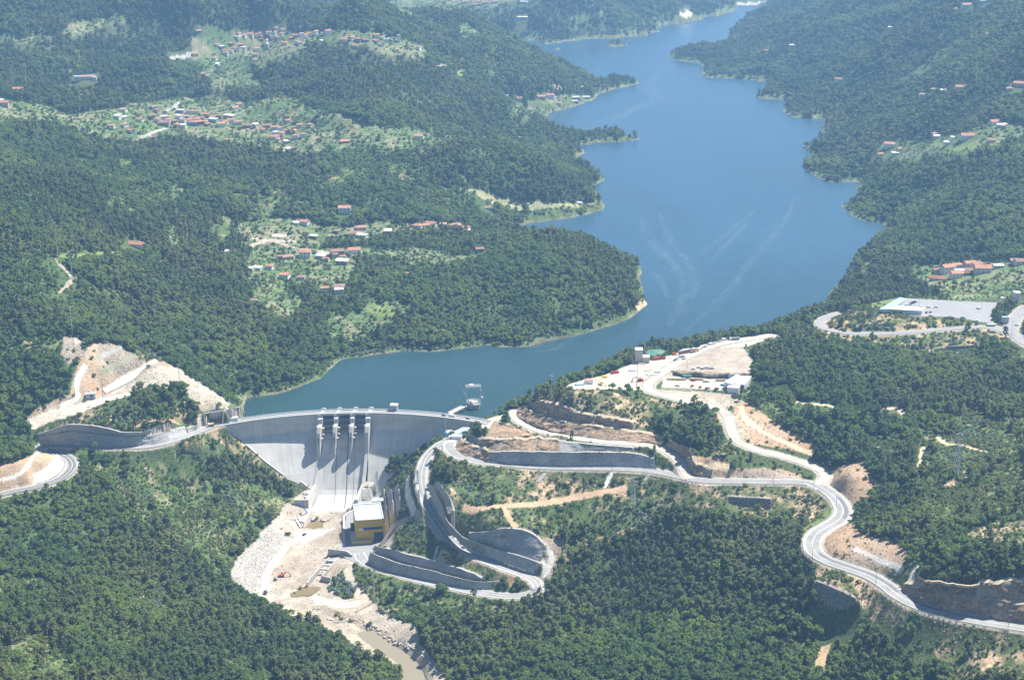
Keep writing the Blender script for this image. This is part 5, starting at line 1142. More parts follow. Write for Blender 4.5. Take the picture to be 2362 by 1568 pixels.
def tree_proto(kind, n):
    out = []
    for i in range(n):
        (V, F, NRM), h = {'euc':make_euc, 'broad':make_broad, 'bush':make_bush, 'young':make_bush}[kind](100+i*7+{'euc':0,'broad':50,'bush':90,'young':140}[kind])
        nm = {'euc':'eucalyptus_tree', 'broad':'broadleaf_tree', 'bush':'bush', 'young':'young_eucalyptus'}[kind]
        r = empty(nm); c = np_mesh('crown' if kind in ('euc', 'broad') else 'foliage', V, F, M['leaf_'+kind], r, smooth=True); c.data.normals_split_custom_set_from_vertices([tuple(n_) for n_ in NRM])
        if kind in ('euc', 'broad'): trunk_mb(h, kind).build('trunk', M['trunk'], r)
        else:
            mb = MB()
            for a in (0, 2, 4): mb.bar((0, 0, -.8), (math.cos(a)*.7, math.sin(a)*.7, 1.0), .09)
            mb.build('stem', M['trunk'], r)
        out.append(r)
    PROTO[kind] = out
for k_, n_ in (('euc', 5), ('broad', 5), ('bush', 4), ('young', 2)): tree_proto(k_, n_)

# ------------------------------------------------------------------ where trees stand
def lookup(arr, x, y):
    j = (np.arctan2(x, y)-TH0)/(TH1-TH0)*(NC-1); i = np.interp(np.hypot(x, y), RS, np.arange(NR))
    return arr[np.clip(np.rint(i).astype(int), 0, NR-1), np.clip(np.rint(j).astype(int), 0, NC-1)]
def lookup_z(x, y):
    j = (np.arctan2(x, y)-TH0)/(TH1-TH0)*(NC-1); i = np.interp(np.hypot(x, y), RS, np.arange(NR))
    j0 = np.clip(j.astype(int), 0, NC-2); i0 = np.clip(i.astype(int), 0, NR-2); a, b = i-i0, j-j0
    return (GZ[i0, j0]*(1-b)+GZ[i0, j0+1]*b)*(1-a)+(GZ[i0+1, j0]*(1-b)+GZ[i0+1, j0+1]*b)*a
def scatter(s0, r0, r1, grow=2000.0, p=.8):
    X, Y, S = [], [], []
    r = r0
    while r < r1:
        s = s0*max(1.0, (r/grow))**p
        n = int(r*(TH1-TH0-.02)/s); th = TH0+.01+(np.arange(n)+RNG.random(n)*.9)*s/r; q = r+RNG.uniform(-.45, .45, n)*s
        X.append(q*np.sin(th)); Y.append(q*np.cos(th)); S.append(np.full(n, s/s0)); r += s
    return np.concatenate(X), np.concatenate(Y), np.concatenate(S)
blocked = (SURF != 0)
b2 = blocked.copy(); b2[1:] |= blocked[:-1]; b2[:-1] |= blocked[1:]; b2[:, 1:] |= blocked[:, :-1]; b2[:, :-1] |= blocked[:, 1:]; b3 = b2.copy()
for _ in range(1): b3[1:] |= b2[:-1]; b3[:-1] |= b2[1:]; b3[:, 1:] |= b2[:, :-1]; b3[:, :-1] |= b2[:, 1:]
HOUSE_PTS = []      # filled by the houses: (x, y, radius) kept free of trees
# ------------------------------------------------------------------ houses
WALLS = {'w':('white','white'),'c':('cream','cream'),'s':('stone_wall','stone'),'b':('blue_wall','blue'),'g':('concrete','grey'),'p':('pink_wall','brick pink')}
ROOFS = {'o':('tile_orange','orange tiled'),'d':('tile_old','old brown tiled'),'p':('tile_pink','pink'),'f':('sheet_grey','grey sheet'),'w':('white','white sheet')}
HN = 0
def house(k, x, y, code, w=11, d=8.5, h=5.5, rot=None, label=None, group=None, where='', windows=True, cat='house', name='house'):
    global HN; HN += 1; rng = random.Random(HN*13)
    p = hit(x, y, k)
    if p is None: return None
    if rot is None: rot = rng.choice([-50, -25, -10, 5, 20, 40, 65])+rng.uniform(-8, 8) if where else rng.uniform(-25, 25)
    wk, wn_ = WALLS[code[0]]; rk, rn_ = ROOFS[code[1]]
    size = 'large ' if w*d > 150 else ('small ' if w*d < 60 else '')
    r = empty(name, (p[0], p[1]+d*.4, p[2]), math.radians(rot), label or ' '.join((size+wn_+' house with '+rn_+' roof '+where).split()[:16]) if label or len((size+wn_+' house with '+rn_+' roof '+where).split()) <= 16 else (wn_+' house with '+rn_+' roof '+where), cat, group)
    HOUSE_PTS.append((p[0], p[1]+d*.4, w*.6+2))
    MB().box(-w/2, w/2, -d/2, d/2, -4, h).build('wall', M[wk], r)
    e = .6; rh = w*.16 if code[1] in 'odp' else .5
    mb = MB()
    if code[1] in 'odp':
        if rng.random() < .5 and w < 16:      # hipped
            a = [(-w/2-e, -d/2-e, h), (w/2+e, -d/2-e, h), (w/2+e, d/2+e, h), (-w/2-e, d/2+e, h)]; q = max(0, (w-d)/2)
            b0, b1 = (-q, 0, h+rh), (q, 0, h+rh); n = 0
            mb.v = a+[b0, b1]; mb.f = [(0, 1, 5, 4), (1, 2, 5), (2, 3, 4, 5), (3, 0, 4), (3, 2, 1, 0)]
        else:
            mb.v = [(-w/2-e, -d/2-e, h), (w/2+e, -d/2-e, h), (w/2+e, d/2+e, h), (-w/2-e, d/2+e, h), (-w/2-e, 0, h+rh), (w/2+e, 0, h+rh)]
            mb.f = [(0, 1, 5, 4), (2, 3, 4, 5), (3, 2, 1, 0), (0, 4, 3), (1, 2, 5)]
    else: mb.prism([(-w/2-e, -d/2-e, h), (w/2+e, -d/2-e, h), (w/2+e, d/2+e, h+.9), (-w/2-e, d/2+e, h+.9)], [(-w/2-e, -d/2-e, h+.35), (w/2+e, -d/2-e, h+.35), (w/2+e, d/2+e, h+1.25), (-w/2-e, d/2+e, h+1.25)])
    rf = mb.build('roof', M[rk], r)
    if code[1] == 'o' and w > 9: MB().box(w*.2, w*.2+.8, .6, 1.4, h+.2, h+rh+1.3).build('chimney', M['cream'], rf)
    if windows:
        fl = [h*.55] if h < 5.2 else [h*.28, h*.72]
        for z in fl:
            for i in range(3):
                xx = -w*.32+i*w*.32; MB().box(xx-.7, xx+.7, -d/2-.06, -d/2, z-.7, z+.7).build('window', M['glass'], r)
    return r
V2 = [(240,115,'wo'),(575,95,'bd'),(610,125,'pd'),(425,222,'wo'),(110,300,'wo',8),(255,285,'wo'),(325,345,'wo',14),(550,195,'sd'),(620,230,'wo'),(690,195,'gf'),(735,235,'wo'),
 (690,270,'sd',15),(870,125,'gf',13),(970,140,'cd'),(1035,140,'co'),(925,190,'bo',13),(855,195,'wf'),(895,235,'co'),(970,228,'wo'),(1045,225,'wo',11),(1170,175,'po',12),(1100,205,'sd'),(1010,265,'bo',15),
 (1085,258,'so',13),(1135,252,'co'),(800,248,'sd'),(830,288,'so'),(1170,272,'so',8),(1235,232,'gf',15),(1320,280,'wo',12),(1365,250,'co'),(1430,238,'wo',12),(1510,258,'co'),(1610,292,'sd',14),(1700,290,'gw'),
 (1415,192,'gw',18),(1475,92,'wo',11),(1515,62,'co'),(1820,300,'sd',12),(1800,338,'wo',14),(1915,318,'co'),(1960,322,'wo'),(1925,368,'wf',9),(1995,382,'co'),(2045,358,'sd',12),(2132,348,'po',8),(2232,395,'wo',8),
 (2150,412,'wo',10),(1905,418,'wo',17),(1990,560,'wo',8),(2070,560,'ww',8),(2120,545,'sd',9),(2187,290,'co',8),(2303,288,'po',8),(2058,235,'po',6),(1065,442,'co',6),(570,434,'so',8),(135,480,'ww',5),(1950,450,'co',6),
 (175,195,'ww',10),(250,200,'gf',12),(1300,190,'sd',9),(900,298,'cf',9),(2040,470,'sf',7),(1385,458,'so',8)]
for i, t in enumerate(V2):
    x_, y_, c_ = t[:3]; w_ = t[3] if len(t) > 3 else 10
    pos = 'leftmost' if x_ < 450 else ('in the left part' if x_ < 850 else ('in the middle' if x_ < 1250 else ('right of the middle' if x_ < 1750 else 'at the lower right end')))
    house('v2', x_, y_+3, c_, w_*1.0, 7.5, 5.5 if i % 3 else 4.2, group='houses of the nearer hillside village', where=pos+' of the nearer village', windows=(w_ > 12))
V1 = [(215,350,'wo',13),(480,345,'co',13),(390,388,'wo',11),(572,308,'co',18),(610,270,'so',14),(600,178,'wo'),(645,184,'co'),(700,182,'co',14),(745,176,'co',13),(785,172,'wo'),(868,160,'wo',13),(920,165,'co',13),
 (992,133,'co',12),(930,127,'cf'),(790,198,'sd',14),(850,238,'wo',14),(800,218,'so'),(900,198,'wf'),(952,200,'wo'),(982,175,'wo'),(1010,255,'co',13),(1080,188,'wo'),(1068,210,'co',13),(1105,195,'bo'),(1130,248,'wo',16),
 (1195,190,'wo'),(1230,170,'co'),(1285,162,'wo',13),(1350,170,'co'),(1388,156,'wo',13),(410,270,'wo'),(452,294,'bw'),(525,258,'so',13),(532,326,'wo',9),(640,296,'gf',11),(762,310,'wo',14),(750,356,'co'),(745,410,'co',10),
 (410,442,'ww',7),(280,535,'wo',8),(320,546,'co'),(850,270,'wf'),(1340,240,'ww',7),(1520,234,'co',14),(1598,208,'co',12),(1660,230,'so',14),(1725,230,'sd',12),(1820,242,'co',14),(1858,268,'co',8),(1822,192,'co',11),
 (1870,205,'wo',8),(1920,230,'wf',7),(1635,280,'wo',12),(2192,298,'wd',13),(240,150,'so',12),(470,325,'po',9),(575,200,'gf',13)]
for i, t in enumerate(V1):
    x_, y_, c_ = t[:3]; w_ = t[3] if len(t) > 3 else 10
    pos = 'at the lower left' if (x_ < 600 and y_ > 240) else ('in the upper left' if x_ < 780 else ('in the middle' if x_ < 1180 else ('on the ridge' if x_ < 1450 else 'in the right hamlet')))
    house('v1', x_, y_+3, c_, w_*.95, 8, 6 if i % 2 else 4.5, group='houses of the far hilltop village', where=pos+' of the far hilltop village', windows=False)
NEAR = [
 ('vil',710,178,'wo',17,12,8,'big white villa with orange roof alone above the middle hamlet'),('vil',265,305,'wo',12,10,5,'cream-fronted house with orange roof above the ploughed plots'),
 ('vil',175,303,'ww',7,4,3,'tiny white shed left of the house above the ploughed plots'),('vil',565,458,'wo',7,6,4,'little white house with orange roof by the bright lawn'),
 ('vil',620,400,'sd',9,7,4,'low brown-roofed house behind the bright lawn'),('vil',785,430,'cd',15,9,4,'wide house with faded brown roof right of the lawn'),
 ('vil',890,362,'pp',14,8,4,'long pink-roofed house on the grassy knoll'),('vil',900,448,'ww',14,6,4,'long low white building right of the lawn'),('vil',1190,410,'pw',9,7,5,'brick house with white roof before the eucalyptus clump'),
 ('vil',1520,348,'wo',13,9,5,'leftmost orange-roofed house of the row at the wood edge'),('vil',1600,345,'wo',9,8,5,'small orange-roofed house second in the row at the wood edge'),('vil',1665,325,'wo',14,9,5,'orange-roofed house raised behind the row at the wood edge'),
 ('vil',1800,332,'wo',9,8,5,'small pyramid-roofed orange house midway in the row'),('vil',1940,352,'wo',15,10,6,'largest orange-roofed white house near the right end of the row'),('vil',2062,362,'co',11,8,4,'cream house with orange roof at the right end of the row'),
 ('vil',2085,385,'ww',9,5,3,'white flat-roofed annex at the right end of the row'),
 ('vil',272,668,'wo',15,12,8,'tall pale blue-white house with orange roof in the middle hamlet'),('vil',452,678,'gw',12,9,4,'dark shed with broad white roof in the middle hamlet'),('vil',625,645,'sd',17,9,6,'long brown-roofed stone house in the middle hamlet'),
 ('vil',605,668,'pd',7,6,5,'small red brick house before the long brown roof'),('vil',815,620,'wo',16,10,5,'pale blue-white house with faded orange roof, right end of the middle hamlet'),
 ('vil',685,745,'sw',15,9,5,'dark stone barn with white sheet roof in the middle hamlet'),('vil',690,690,'co',7,6,5,'orange-roofed cottage just behind the white-roofed barn'),
 ('vil',505,718,'wo',8,6,5,'small white cottage with orange roof by the hamlet lane'),('vil',800,735,'cd',6,5,3,'tiny faded shed right of the white-roofed barn'),('vil',80,688,'pp',14,7,4,'long low house with pink roof, left of the tall white house'),
 ('vil',0,690,'so',6,5,5,'narrow brick cottage at the left end of the pink roof'),('vil',48,905,'wo',11,9,6,'white house with orange roof alone on the terraces'),('vil',230,912,'wd',9,7,4,'small pinkish house on the terraces below the hamlet'),
 ('vil',487,1052,'wo',9,8,6,'small orange-roofed house beside the lowest farm'),('vil',645,1035,'wd',13,9,6,'big brown-roofed farmhouse lowest on the terraces'),('vil',648,1062,'ww',10,6,5,'white-walled wing in front of the lowest farmhouse'),
 ('vil',2205,610,'sd',10,7,5,'lone brick barn at the end of the terrace fields'),('vil',1397,862,'sd',6,5,3,'tiny old roof buried among the broadleaf trees'),('vil',370,452,'sf',12,6,3,'dark low shed above the hamlet'),
 ('t01',1860,295,'wo',9,7,5,'orange-roofed white house at the left tip of the hamlet'),('t01',1780,298,'ww',10,6,3,'low pale shed at the left tip of the hamlet'),('t01',1735,302,'ww',6,4,3,'white box shed left of the hamlet'),
 ('t01',1755,528,'cd',7,6,4,'half hidden old house in the trees below the terraces'),('t01',1572,200,'ww',5,4,6,'small white building alone in the dark wood'),('t01',940,142,'wo',19,8,4,'long orange roof behind the left ridge trees'),
 ('t00',122,645,'wo',16,10,7,'large white house with orange gable near the left edge'),('t00',215,688,'wo',15,8,4,'wide orange-roofed bungalow near the left edge'),('t00',30,740,'po',12,8,7,'red-brown house cut by the left edge'),
 ('t00',572,672,'co',6,5,4,'tiny orange roof in the wood behind the nearer village'),('t00',8,716,'ww',6,5,5,'white hut at the very left edge'),
 ('t10',1380,682,'po',17,9,4,'long pinkish roof on the lakeside headland, left one'),('t10',1440,678,'wo',16,9,6,'orange-roofed house on the lakeside headland'),('t10',1620,688,'bf',14,10,4,'blue-grey roofed shed near the tip of the headland'),
 ('t10',1690,682,'cf',14,8,3,'beige building nearest the headland shore'),('t10',1500,725,'wo',12,8,4,'small orange-roofed house among the headland terraces'),('t10',1610,710,'gf',14,6,3,'grey sheds by the headland shore'),
 ('t10',1225,692,'cd',12,8,4,'brownish house at the inner end of the headland'),('t10',1135,670,'ww',8,5,3,'white hut at the inner end of the headland'),('t10',1665,620,'cf',6,5,6,'cream hut on the slope above the headland'),
 ('t10',535,962,'wo',15,9,5,'orange-roofed house in the valley behind the eucalyptus hill'),('t10',735,962,'wo',8,6,4,'little orange-roofed house hidden in trees beyond the hill'),('t10',1250,968,'ww',13,7,3,'white shed in the wood near the long spit'),
 ('t10',1010,1450,'pd',15,6,3,'low brick ruin beside the striped crop field'),('t10',1722,1432,'cd',9,6,4,'brown-roofed hut at the lake end of the crop field'),('t10',1645,1412,'cf',7,5,2,'pale shed at the lake end of the crop field'),('t10',20,990,'so',14,7,3,'reddish sheds at the foot of the nearer village'),
 ('r2',375,525,'wo',17,11,6,'big orange-roofed house by the sandy drive, right bank'),('r2',520,575,'co',8,7,4,'small orange roof right of the big right-bank house'),('r2',245,645,'co',13,6,3,'long low orange roof below the sandy drive'),
 ('r2',465,632,'ww',13,5,3,'pair of white sheds below the big right-bank house'),('r2',1040,362,'po',9,7,5,'small brick house beside a white roof, right bank'),('r2',1072,385,'ww',9,7,3,'white sheet roof beside the small brick house'),
 ('r2',1220,495,'ww',9,6,5,'white shed in the middle of the right-bank meadow'),('r2',1300,440,'ww',5,4,7,'narrow white tower house in the right-bank meadow'),('r2',1530,395,'wo',20,12,5,'wide white bungalow with orange hipped roof, right bank'),
 ('r2',1890,450,'co',11,8,4,'orange roof half hidden behind the big round trees'),('r2',1930,190,'wo',17,11,5,'cream-walled house with orange roof highest in the right-bank fields'),('r2',2040,215,'ww',17,5,3,'long white terrace building below the highest right-bank house'),('r2',2065,250,'po',5,5,5,'tiny red brick shed in the right-bank fields'),
 ('t20',1085,562,'wo',17,8,4,'long orange and white house in the wood over the bay'),('t20',1745,632,'co',12,8,4,'orange-roofed house, left of a white hut, right bank'),('t20',1665,672,'cd',14,9,5,'brown-roofed house at the meadow corner, right bank'),
 ('t20',1935,620,'co',21,10,4,'very wide orange roof below a bare earth cut'),('t20',1805,636,'ww',9,6,3,'white hut between two orange roofs, right bank'),('t20',2262,628,'co',11,7,4,'orange roof near the right edge, middle height'),('t20',2335,598,'po',18,10,5,'brick-red roof cut by the right edge'),
 ('t20',1965,58,'wo',18,12,7,'large white house with flat orange roof high on the right hill'),('t20',1890,74,'co',9,7,4,'small orange roof beside the large house on the right hill'),('t20',2085,20,'cf',14,8,4,'pale building at the top right'),
 ('t20',585,358,'cd',14,7,3,'brownish farm roof on the far right-bank spur'),('t20',760,322,'ww',12,6,3,'white roofs on the far right-bank slope'),('t20',1455,196,'cw',20,5,2,'long pale strip building in the right hill forest'),('t20',2120,245,'cd',12,7,3,'faded roof near the upper right edge'),
 ('t10',850,22,'wo',16,10,5,'leftmost roof of the faraway village at the top edge'),('t10',925,44,'co',16,10,5,'lowest roof of the faraway village at the top edge'),('t10',1000,30,'wo',20,10,5,'orange roof in the middle of the faraway village'),
 ('t10',1060,24,'co',18,10,5,'orange roof right of centre in the faraway village'),('t10',1260,24,'wf',22,10,4,'pale sheds right of the faraway village'),('t10',780,20,'wo',14,9,4,'outlying house left of the faraway village'),('t10',1250,130,'ww',26,8,4,'row of white sheds in the far forest'),
 ('t10',1055,182,'cd',14,8,4,'house in the small far clearing above the bay'),('t10',940,22,'wo',14,9,5,'white house at the heart of the faraway village'),('t10',1340,8,'co',14,9,5,'rightmost roof of the faraway village'),
 ('park',1195,262,'wo',16,12,8,'two-storey white house with orange roof behind the car park'),('park',1350,188,'wo',10,8,5,'small orange-roofed house right behind the white house'),('park',1030,276,'pd',8,7,6,'red brick outhouse left of the white house'),
 ('park',1330,335,'wo',14,10,6,'pale gabled house in front of the brick courtyard'),('park',1035,368,'co',18,6,2.5,'long flat orange roof in the garden behind the car park'),('park',1540,165,'po',14,10,5,'orange-roofed barn at the back of the farm'),
 ('park',1650,185,'co',12,9,6,'orange roof joining the farm barn and the big house'),('park',1735,265,'co',19,12,7,'biggest orange-roofed tan farmhouse behind the car park'),('park',1550,262,'pd',12,8,4,'brick courtyard building of the farm'),
 ('park',1490,292,'sd',16,4,3,'long low brick wall shed of the farm'),('park',1385,262,'gf',12,7,3,'grey lean-to roof between the farm buildings'),('park',1975,185,'gf',12,5,3,'grey shed in the trees right of the farm'),
 ('park',2245,110,'pp',12,8,4,'pink-roofed building near the right edge behind the car park'),('park',2335,125,'cd',17,9,4,'brown roof cut by the right edge behind the car park'),
]
for k_, x_, y_, c_, w_, d_, h_, lb in NEAR:
    house(k_, x_, y_, c_, w_, d_, h_, label=lb, group='scattered houses and sheds on the hillsides', windows=(k_ in ('vil','park','t01') and w_ > 8))
# long farm building, towers
def tower_house(k, x, y, w, h, label):
    p = hit(x, y, k); r = empty('tower_block', tuple(p), .2, label, 'tower'); HOUSE_PTS.append((p[0], p[1], w+2))
    MB().box(-w/2, w/2, -w/2, w/2, -3, h).build('wall', M['white'], r); MB().box(-w/2-.4, w/2+.4, -w/2-.4, w/2+.4, h, h+.8).build('roof', M['sheet_grey'], r)
tower_house('v1', 1160, 222, 8, 14, 'tall white church tower in the far hilltop village')
tower_house('v1', 2015, 232, 5, 13, 'slender white tower beyond the right end of the far village')
p = hit(600, 545, 't00'); r = empty('farm_building', tuple(p), math.radians(6), 'long red-roofed farm building with white ends in the left hills', 'farm building')
HOUSE_PTS.append((p[0], p[1], 26))
MB().box(-22, 14, -5, 5, -3, 4.5).build('wall', M['white'], r); MB().prism([(-8, -6, 4.5), (15, -6, 4.5), (15, 6, 4.5), (-8, 6, 4.5)], [(-8, -.3, 7), (15, -.3, 7), (15, .3, 7), (-8, .3, 7)]).build('roof', M['tile_pink'], r)
MB().box(-22.5, -8, -5.5, 5.5, 4.5, 5.1).build('lean_to_roof', M['sheet_grey'], r); MB().box(10, 18, -9, -3, -2, 4.2).build('annex', M['white'], r)

# ------------------------------------------------------------------ vehicles
def car_proto(kind, paint):
    r = empty({'car':'parked_car','van':'van'}[kind]); L_ = 4.5 if kind == 'car' else 5.6; h1, h2 = (.85, 1.5) if kind == 'car' else (1.05, 2.3); w = .92 if kind == 'car' else 1.02
    x0, x1 = -L_/2, L_/2; mb = MB()
    mb.prism([(x0, -w, .3), (x1, -w, .3), (x1, w, .3), (x0, w, .3)], [(x0+.05, -w, h1), (x1-.1, -w, h1-.08), (x1-.1, w, h1-.08), (x0+.05, w, h1)])
    mb.build('body', M[paint], r)
    c0, c1, t0, t1 = (x0+.35, x1-1.15, x0+.85, x1-1.9) if kind == 'car' else (x0+.1, x1-.9, x0+.15, x1-1.6)
    MB().prism([(c0, -w+.04, h1), (c1, -w+.04, h1), (c1, w-.04, h1), (c0, w-.04, h1)], [(t0, -w+.18, h2-.12), (t1, -w+.18, h2-.12), (t1, w-.18, h2-.12), (t0, w-.18, h2-.12)]).build('window', M['glass'] if kind == 'car' else M[paint], r)
    MB().prism([(t0, -w+.17, h2-.12), (t1, -w+.17, h2-.12), (t1, w-.17, h2-.12), (t0, w-.17, h2-.12)], [(t0+.1, -w+.25, h2), (t1-.1, -w+.25, h2), (t1-.1, w-.25, h2), (t0+.1, w-.25, h2)]).build('roof', M[paint], r)
    if kind == 'van': MB().prism([(c1-.55, -w+.12, h1+.1), (c1+.03, -w+.12, h1+.1), (c1+.03, w-.12, h1+.1), (c1-.55, w-.12, h1+.1)], [(t1-.3, -w+.2, h2-.25), (t1+.05, -w+.2, h2-.25), (t1+.05, w-.2, h2-.25), (t1-.3, w-.2, h2-.25)]).build('windscreen', M['glass'], r)
    for x in (x0+.85, x1-.85):
        for s in (-1, 1):
            mb = MB(); n = 10; mb.prism([(x+.34*math.cos(t), s*w-.12, .34+.34*math.sin(t)) for t in np.linspace(0, 6.28, n, False)], [(x+.34*math.cos(t), s*w+.05, .34+.34*math.sin(t)) for t in np.linspace(0, 6.28, n, False)])
            mb.build('wheel', M['rubber'], r)
    return r
VP = {}
PAINTN = {'white':'white','red_paint':'red','blue_paint':'blue','grey_paint':'grey','silver_paint':'silver','dark_paint':'dark','orange_paint':'orange','yellow_paint':'yellow'}
def car(k, x, y, paint, rot, where, kind='car', z=None, group=None, s=1.15):
    key = (kind, paint)
    if key not in VP: VP[key] = r = car_proto(kind, paint)
    else: r = copy_tree(VP[key])
    p = W(*uv(k, x, y), z) if z is not None else hit(x, y, k)
    r.location = tuple(p); r.rotation_euler = (0, 0, math.radians(rot)); r.scale = (s, s, s)
    tag(r, PAINTN[paint]+' '+{'car':'car','van':'van'}[kind]+' '+where, kind, group)
    return r
ZC = 4.28
car('tow', 1255, 945, 'dark_paint', -8, 'leftmost on the dam crest by the footbridge', z=ZC)
car('tow', 1435, 950, 'white', -10, 'on the dam crest right of the footbridge, between two cars', 'van', z=ZC)
car('tow', 1790, 995, 'silver_paint', -16, 'nearest the right end of the dam crest', z=ZC)
g = 'cars on the big car park'; zc = 60.2
for x, y, p, rot, w in [(645,725,'dark_paint',10,'parked in the back left corner of the car park'),(685,708,'dark_paint',12,'parked just behind another dark car, back left corner of the car park'),
 (560,758,'white',5,'nearest the corner of the L-shaped office'),(610,752,'silver_paint',5,'second from the office corner on the car park'),(715,780,'white',0,'left one of the pair right of the office court'),(780,780,'white',0,'right one of the pair right of the office court'),
 (900,785,'white',0,'parked alone left of the middle of the car park'),(1015,785,'white',0,'parked alone in the middle of the car park'),(1660,805,'white',10,'beside the lamp post on the right of the car park'),
 (862,868,'dark_paint',70,'by the end wall of the office'),(925,862,'grey_paint',60,'second from the end wall of the office'),(930,915,'white',-5,'on the front edge of the car park below two dark cars'),
 (1170,940,'white',15,'on the front edge, left of the red car'),(1275,952,'red_paint',80,'on the front edge of the car park'),(1405,952,'blue_paint',60,'on the front edge, right of the red car'),
 (1645,1003,'white',-30,'at the front right corner of the car park'),(1885,985,'dark_paint',10,'at the car park exit beside the bushes')]:
    car('park', x, y, p, rot, w, z=zc, group=g)
car('park', 2080, 1108, 'dark_paint', 0, 'driving on the access road below the car park'); car('park', 2250, 1068, 'silver_paint', 10, 'on the tree-shaded access road at the right edge')
car('rgt', 415, 528, 'dark_paint', -12, 'driving on the loop road left of the car park')
car('left', 255, 1140, 'silver_paint', 15, 'at the left end of the shotcrete wall road')
g = 'vehicles on the building site'
for x, y, p, rot, w, kd in [(300,650,'grey_paint',40,'dark car first in the cluster beside the site road','car'),(345,620,'white',30,'in the cluster beside the site road, left','car'),(490,630,'silver_paint',40,'at the right of the cluster beside the site road','car'),
 (400,590,'blue_paint',60,'in the middle of the cluster beside the site road','car'),(470,580,'grey_paint',30,'behind the silver one in the cluster','car'),(1095,310,'white',25,'driving up the site road','van'),(1168,278,'white',20,'right behind the van on the site road','car'),(1300,240,'white',15,'low one parked behind the dump truck','car'),
 (1380,210,'white',15,'between the parked car and the dump truck','van'),(690,1105,'red_paint',-15,'in front of the low walls on the lower terrace','car'),(985,1130,'white',-3,'long one standing on the lower terrace','van'),(670,1225,'red_paint',60,'left one of two on the sandy terrace','car'),
 (848,1250,'red_paint',70,'right one of two on the sandy terrace','car'),(345,1220,'white',0,'alone on the left of the lower terrace','car'),(1010,1275,'grey_paint',20,'at the terrace edge left of the shed','car'),(1215,1290,'dark_paint',30,'amid the clutter left of the shed','car'),(1400,1280,'silver_paint',0,'nearest the front shed','car'),
 (1180,1030,'white',0,'below the rock step, left of the round tank','car'),(700,850,'white',0,'leftmost in the row on the upper gravel','car'),(820,815,'white',10,'raised in the row on the upper gravel','car'),(900,845,'silver_paint',0,'third in the row on the upper gravel','car'),(1000,830,'white',0,'largest in the row on the upper gravel','van'),(1105,840,'silver_paint',-5,'rightmost in the row on the upper gravel','car'),(1350,1210,'blue_paint',-30,'under the corner of the white shed','car')]:
    car('sb', x, y, p, rot, w, kd, group=g)
car('t12', 120, 630, 'white', 5, 'left one of two by the powerhouse door', s=.8); car('t12', 142, 632, 'white', 5, 'right one of two by the powerhouse door', s=.8)
car('pow', 340, 1250, 'dark_paint', 60, 'alone on the pale river bed below the dam')
def truck(k, x, y, rot, cab, box_, label, L_=8.5, name='dump_truck', z=None, cat='truck'):
    p = hit(x, y, k) if z is None else W(x, y, z, k); r = empty(name, tuple(p), math.radians(rot), label, cat)
    MB().box(-L_/2, L_/2, -1.1, 1.1, .6, 1.0).build('chassis', M['dark_paint'], r)
    c = MB().prism([(L_/2-2.2, -1.2, .9), (L_/2, -1.2, .9), (L_/2, 1.2, .9), (L_/2-2.2, 1.2, .9)], [(L_/2-2.2, -1.15, 3.0), (L_/2-.4, -1.15, 3.0), (L_/2-.4, 1.15, 3.0), (L_/2-2.2, 1.15, 3.0)]).build('cab', M[cab], r)
    MB().box(L_/2-.35, L_/2-.05, -1.0, 1.0, 1.9, 2.8).build('windscreen', M['glass'], c)
    MB().prism([(-L_/2, -1.2, 1.1), (L_/2-2.5, -1.2, 1.1), (L_/2-2.5, 1.2, 1.1), (-L_/2, 1.2, 1.1)], [(-L_/2-.4, -1.35, 2.9), (L_/2-2.4, -1.35, 2.9), (L_/2-2.4, 1.35, 2.9), (-L_/2-.4, 1.35, 2.9)]).build('bed', M[box_], r)
    for xx in (-L_/2+1.2, -L_/2+2.6, L_/2-1.3):
        for s in (-1, 1): MB().prism([(xx+.5*math.cos(t), s*1.15-.2, .5+.5*math.sin(t)) for t in np.linspace(0, 6.28, 10, False)], [(xx+.5*math.cos(t), s*1.15+.1, .5+.5*math.sin(t)) for t in np.linspace(0, 6.28, 10, False)]).build('wheel', M['rubber'], r)
    return r
truck('left', 2050, 905, 190, 'red_paint', 'red_paint', 'red truck standing at the left end of the dam crest', 8.5, 'truck', 4.3)
truck('sb', 1600, 200, 190, 'white', 'grey_paint', 'dump truck with white cab and dark bed on the far edge of the site', 11)
truck('park', 1850, 1075, 180, 'white', 'white', 'white box lorry at the entrance of the car park', 9, 'lorry')
truck('left', 1945, 945, 20, 'yellow_paint', 'beige', 'small yellow works truck beside the lamp at the left abutment', 6, 'truck', 4.3)
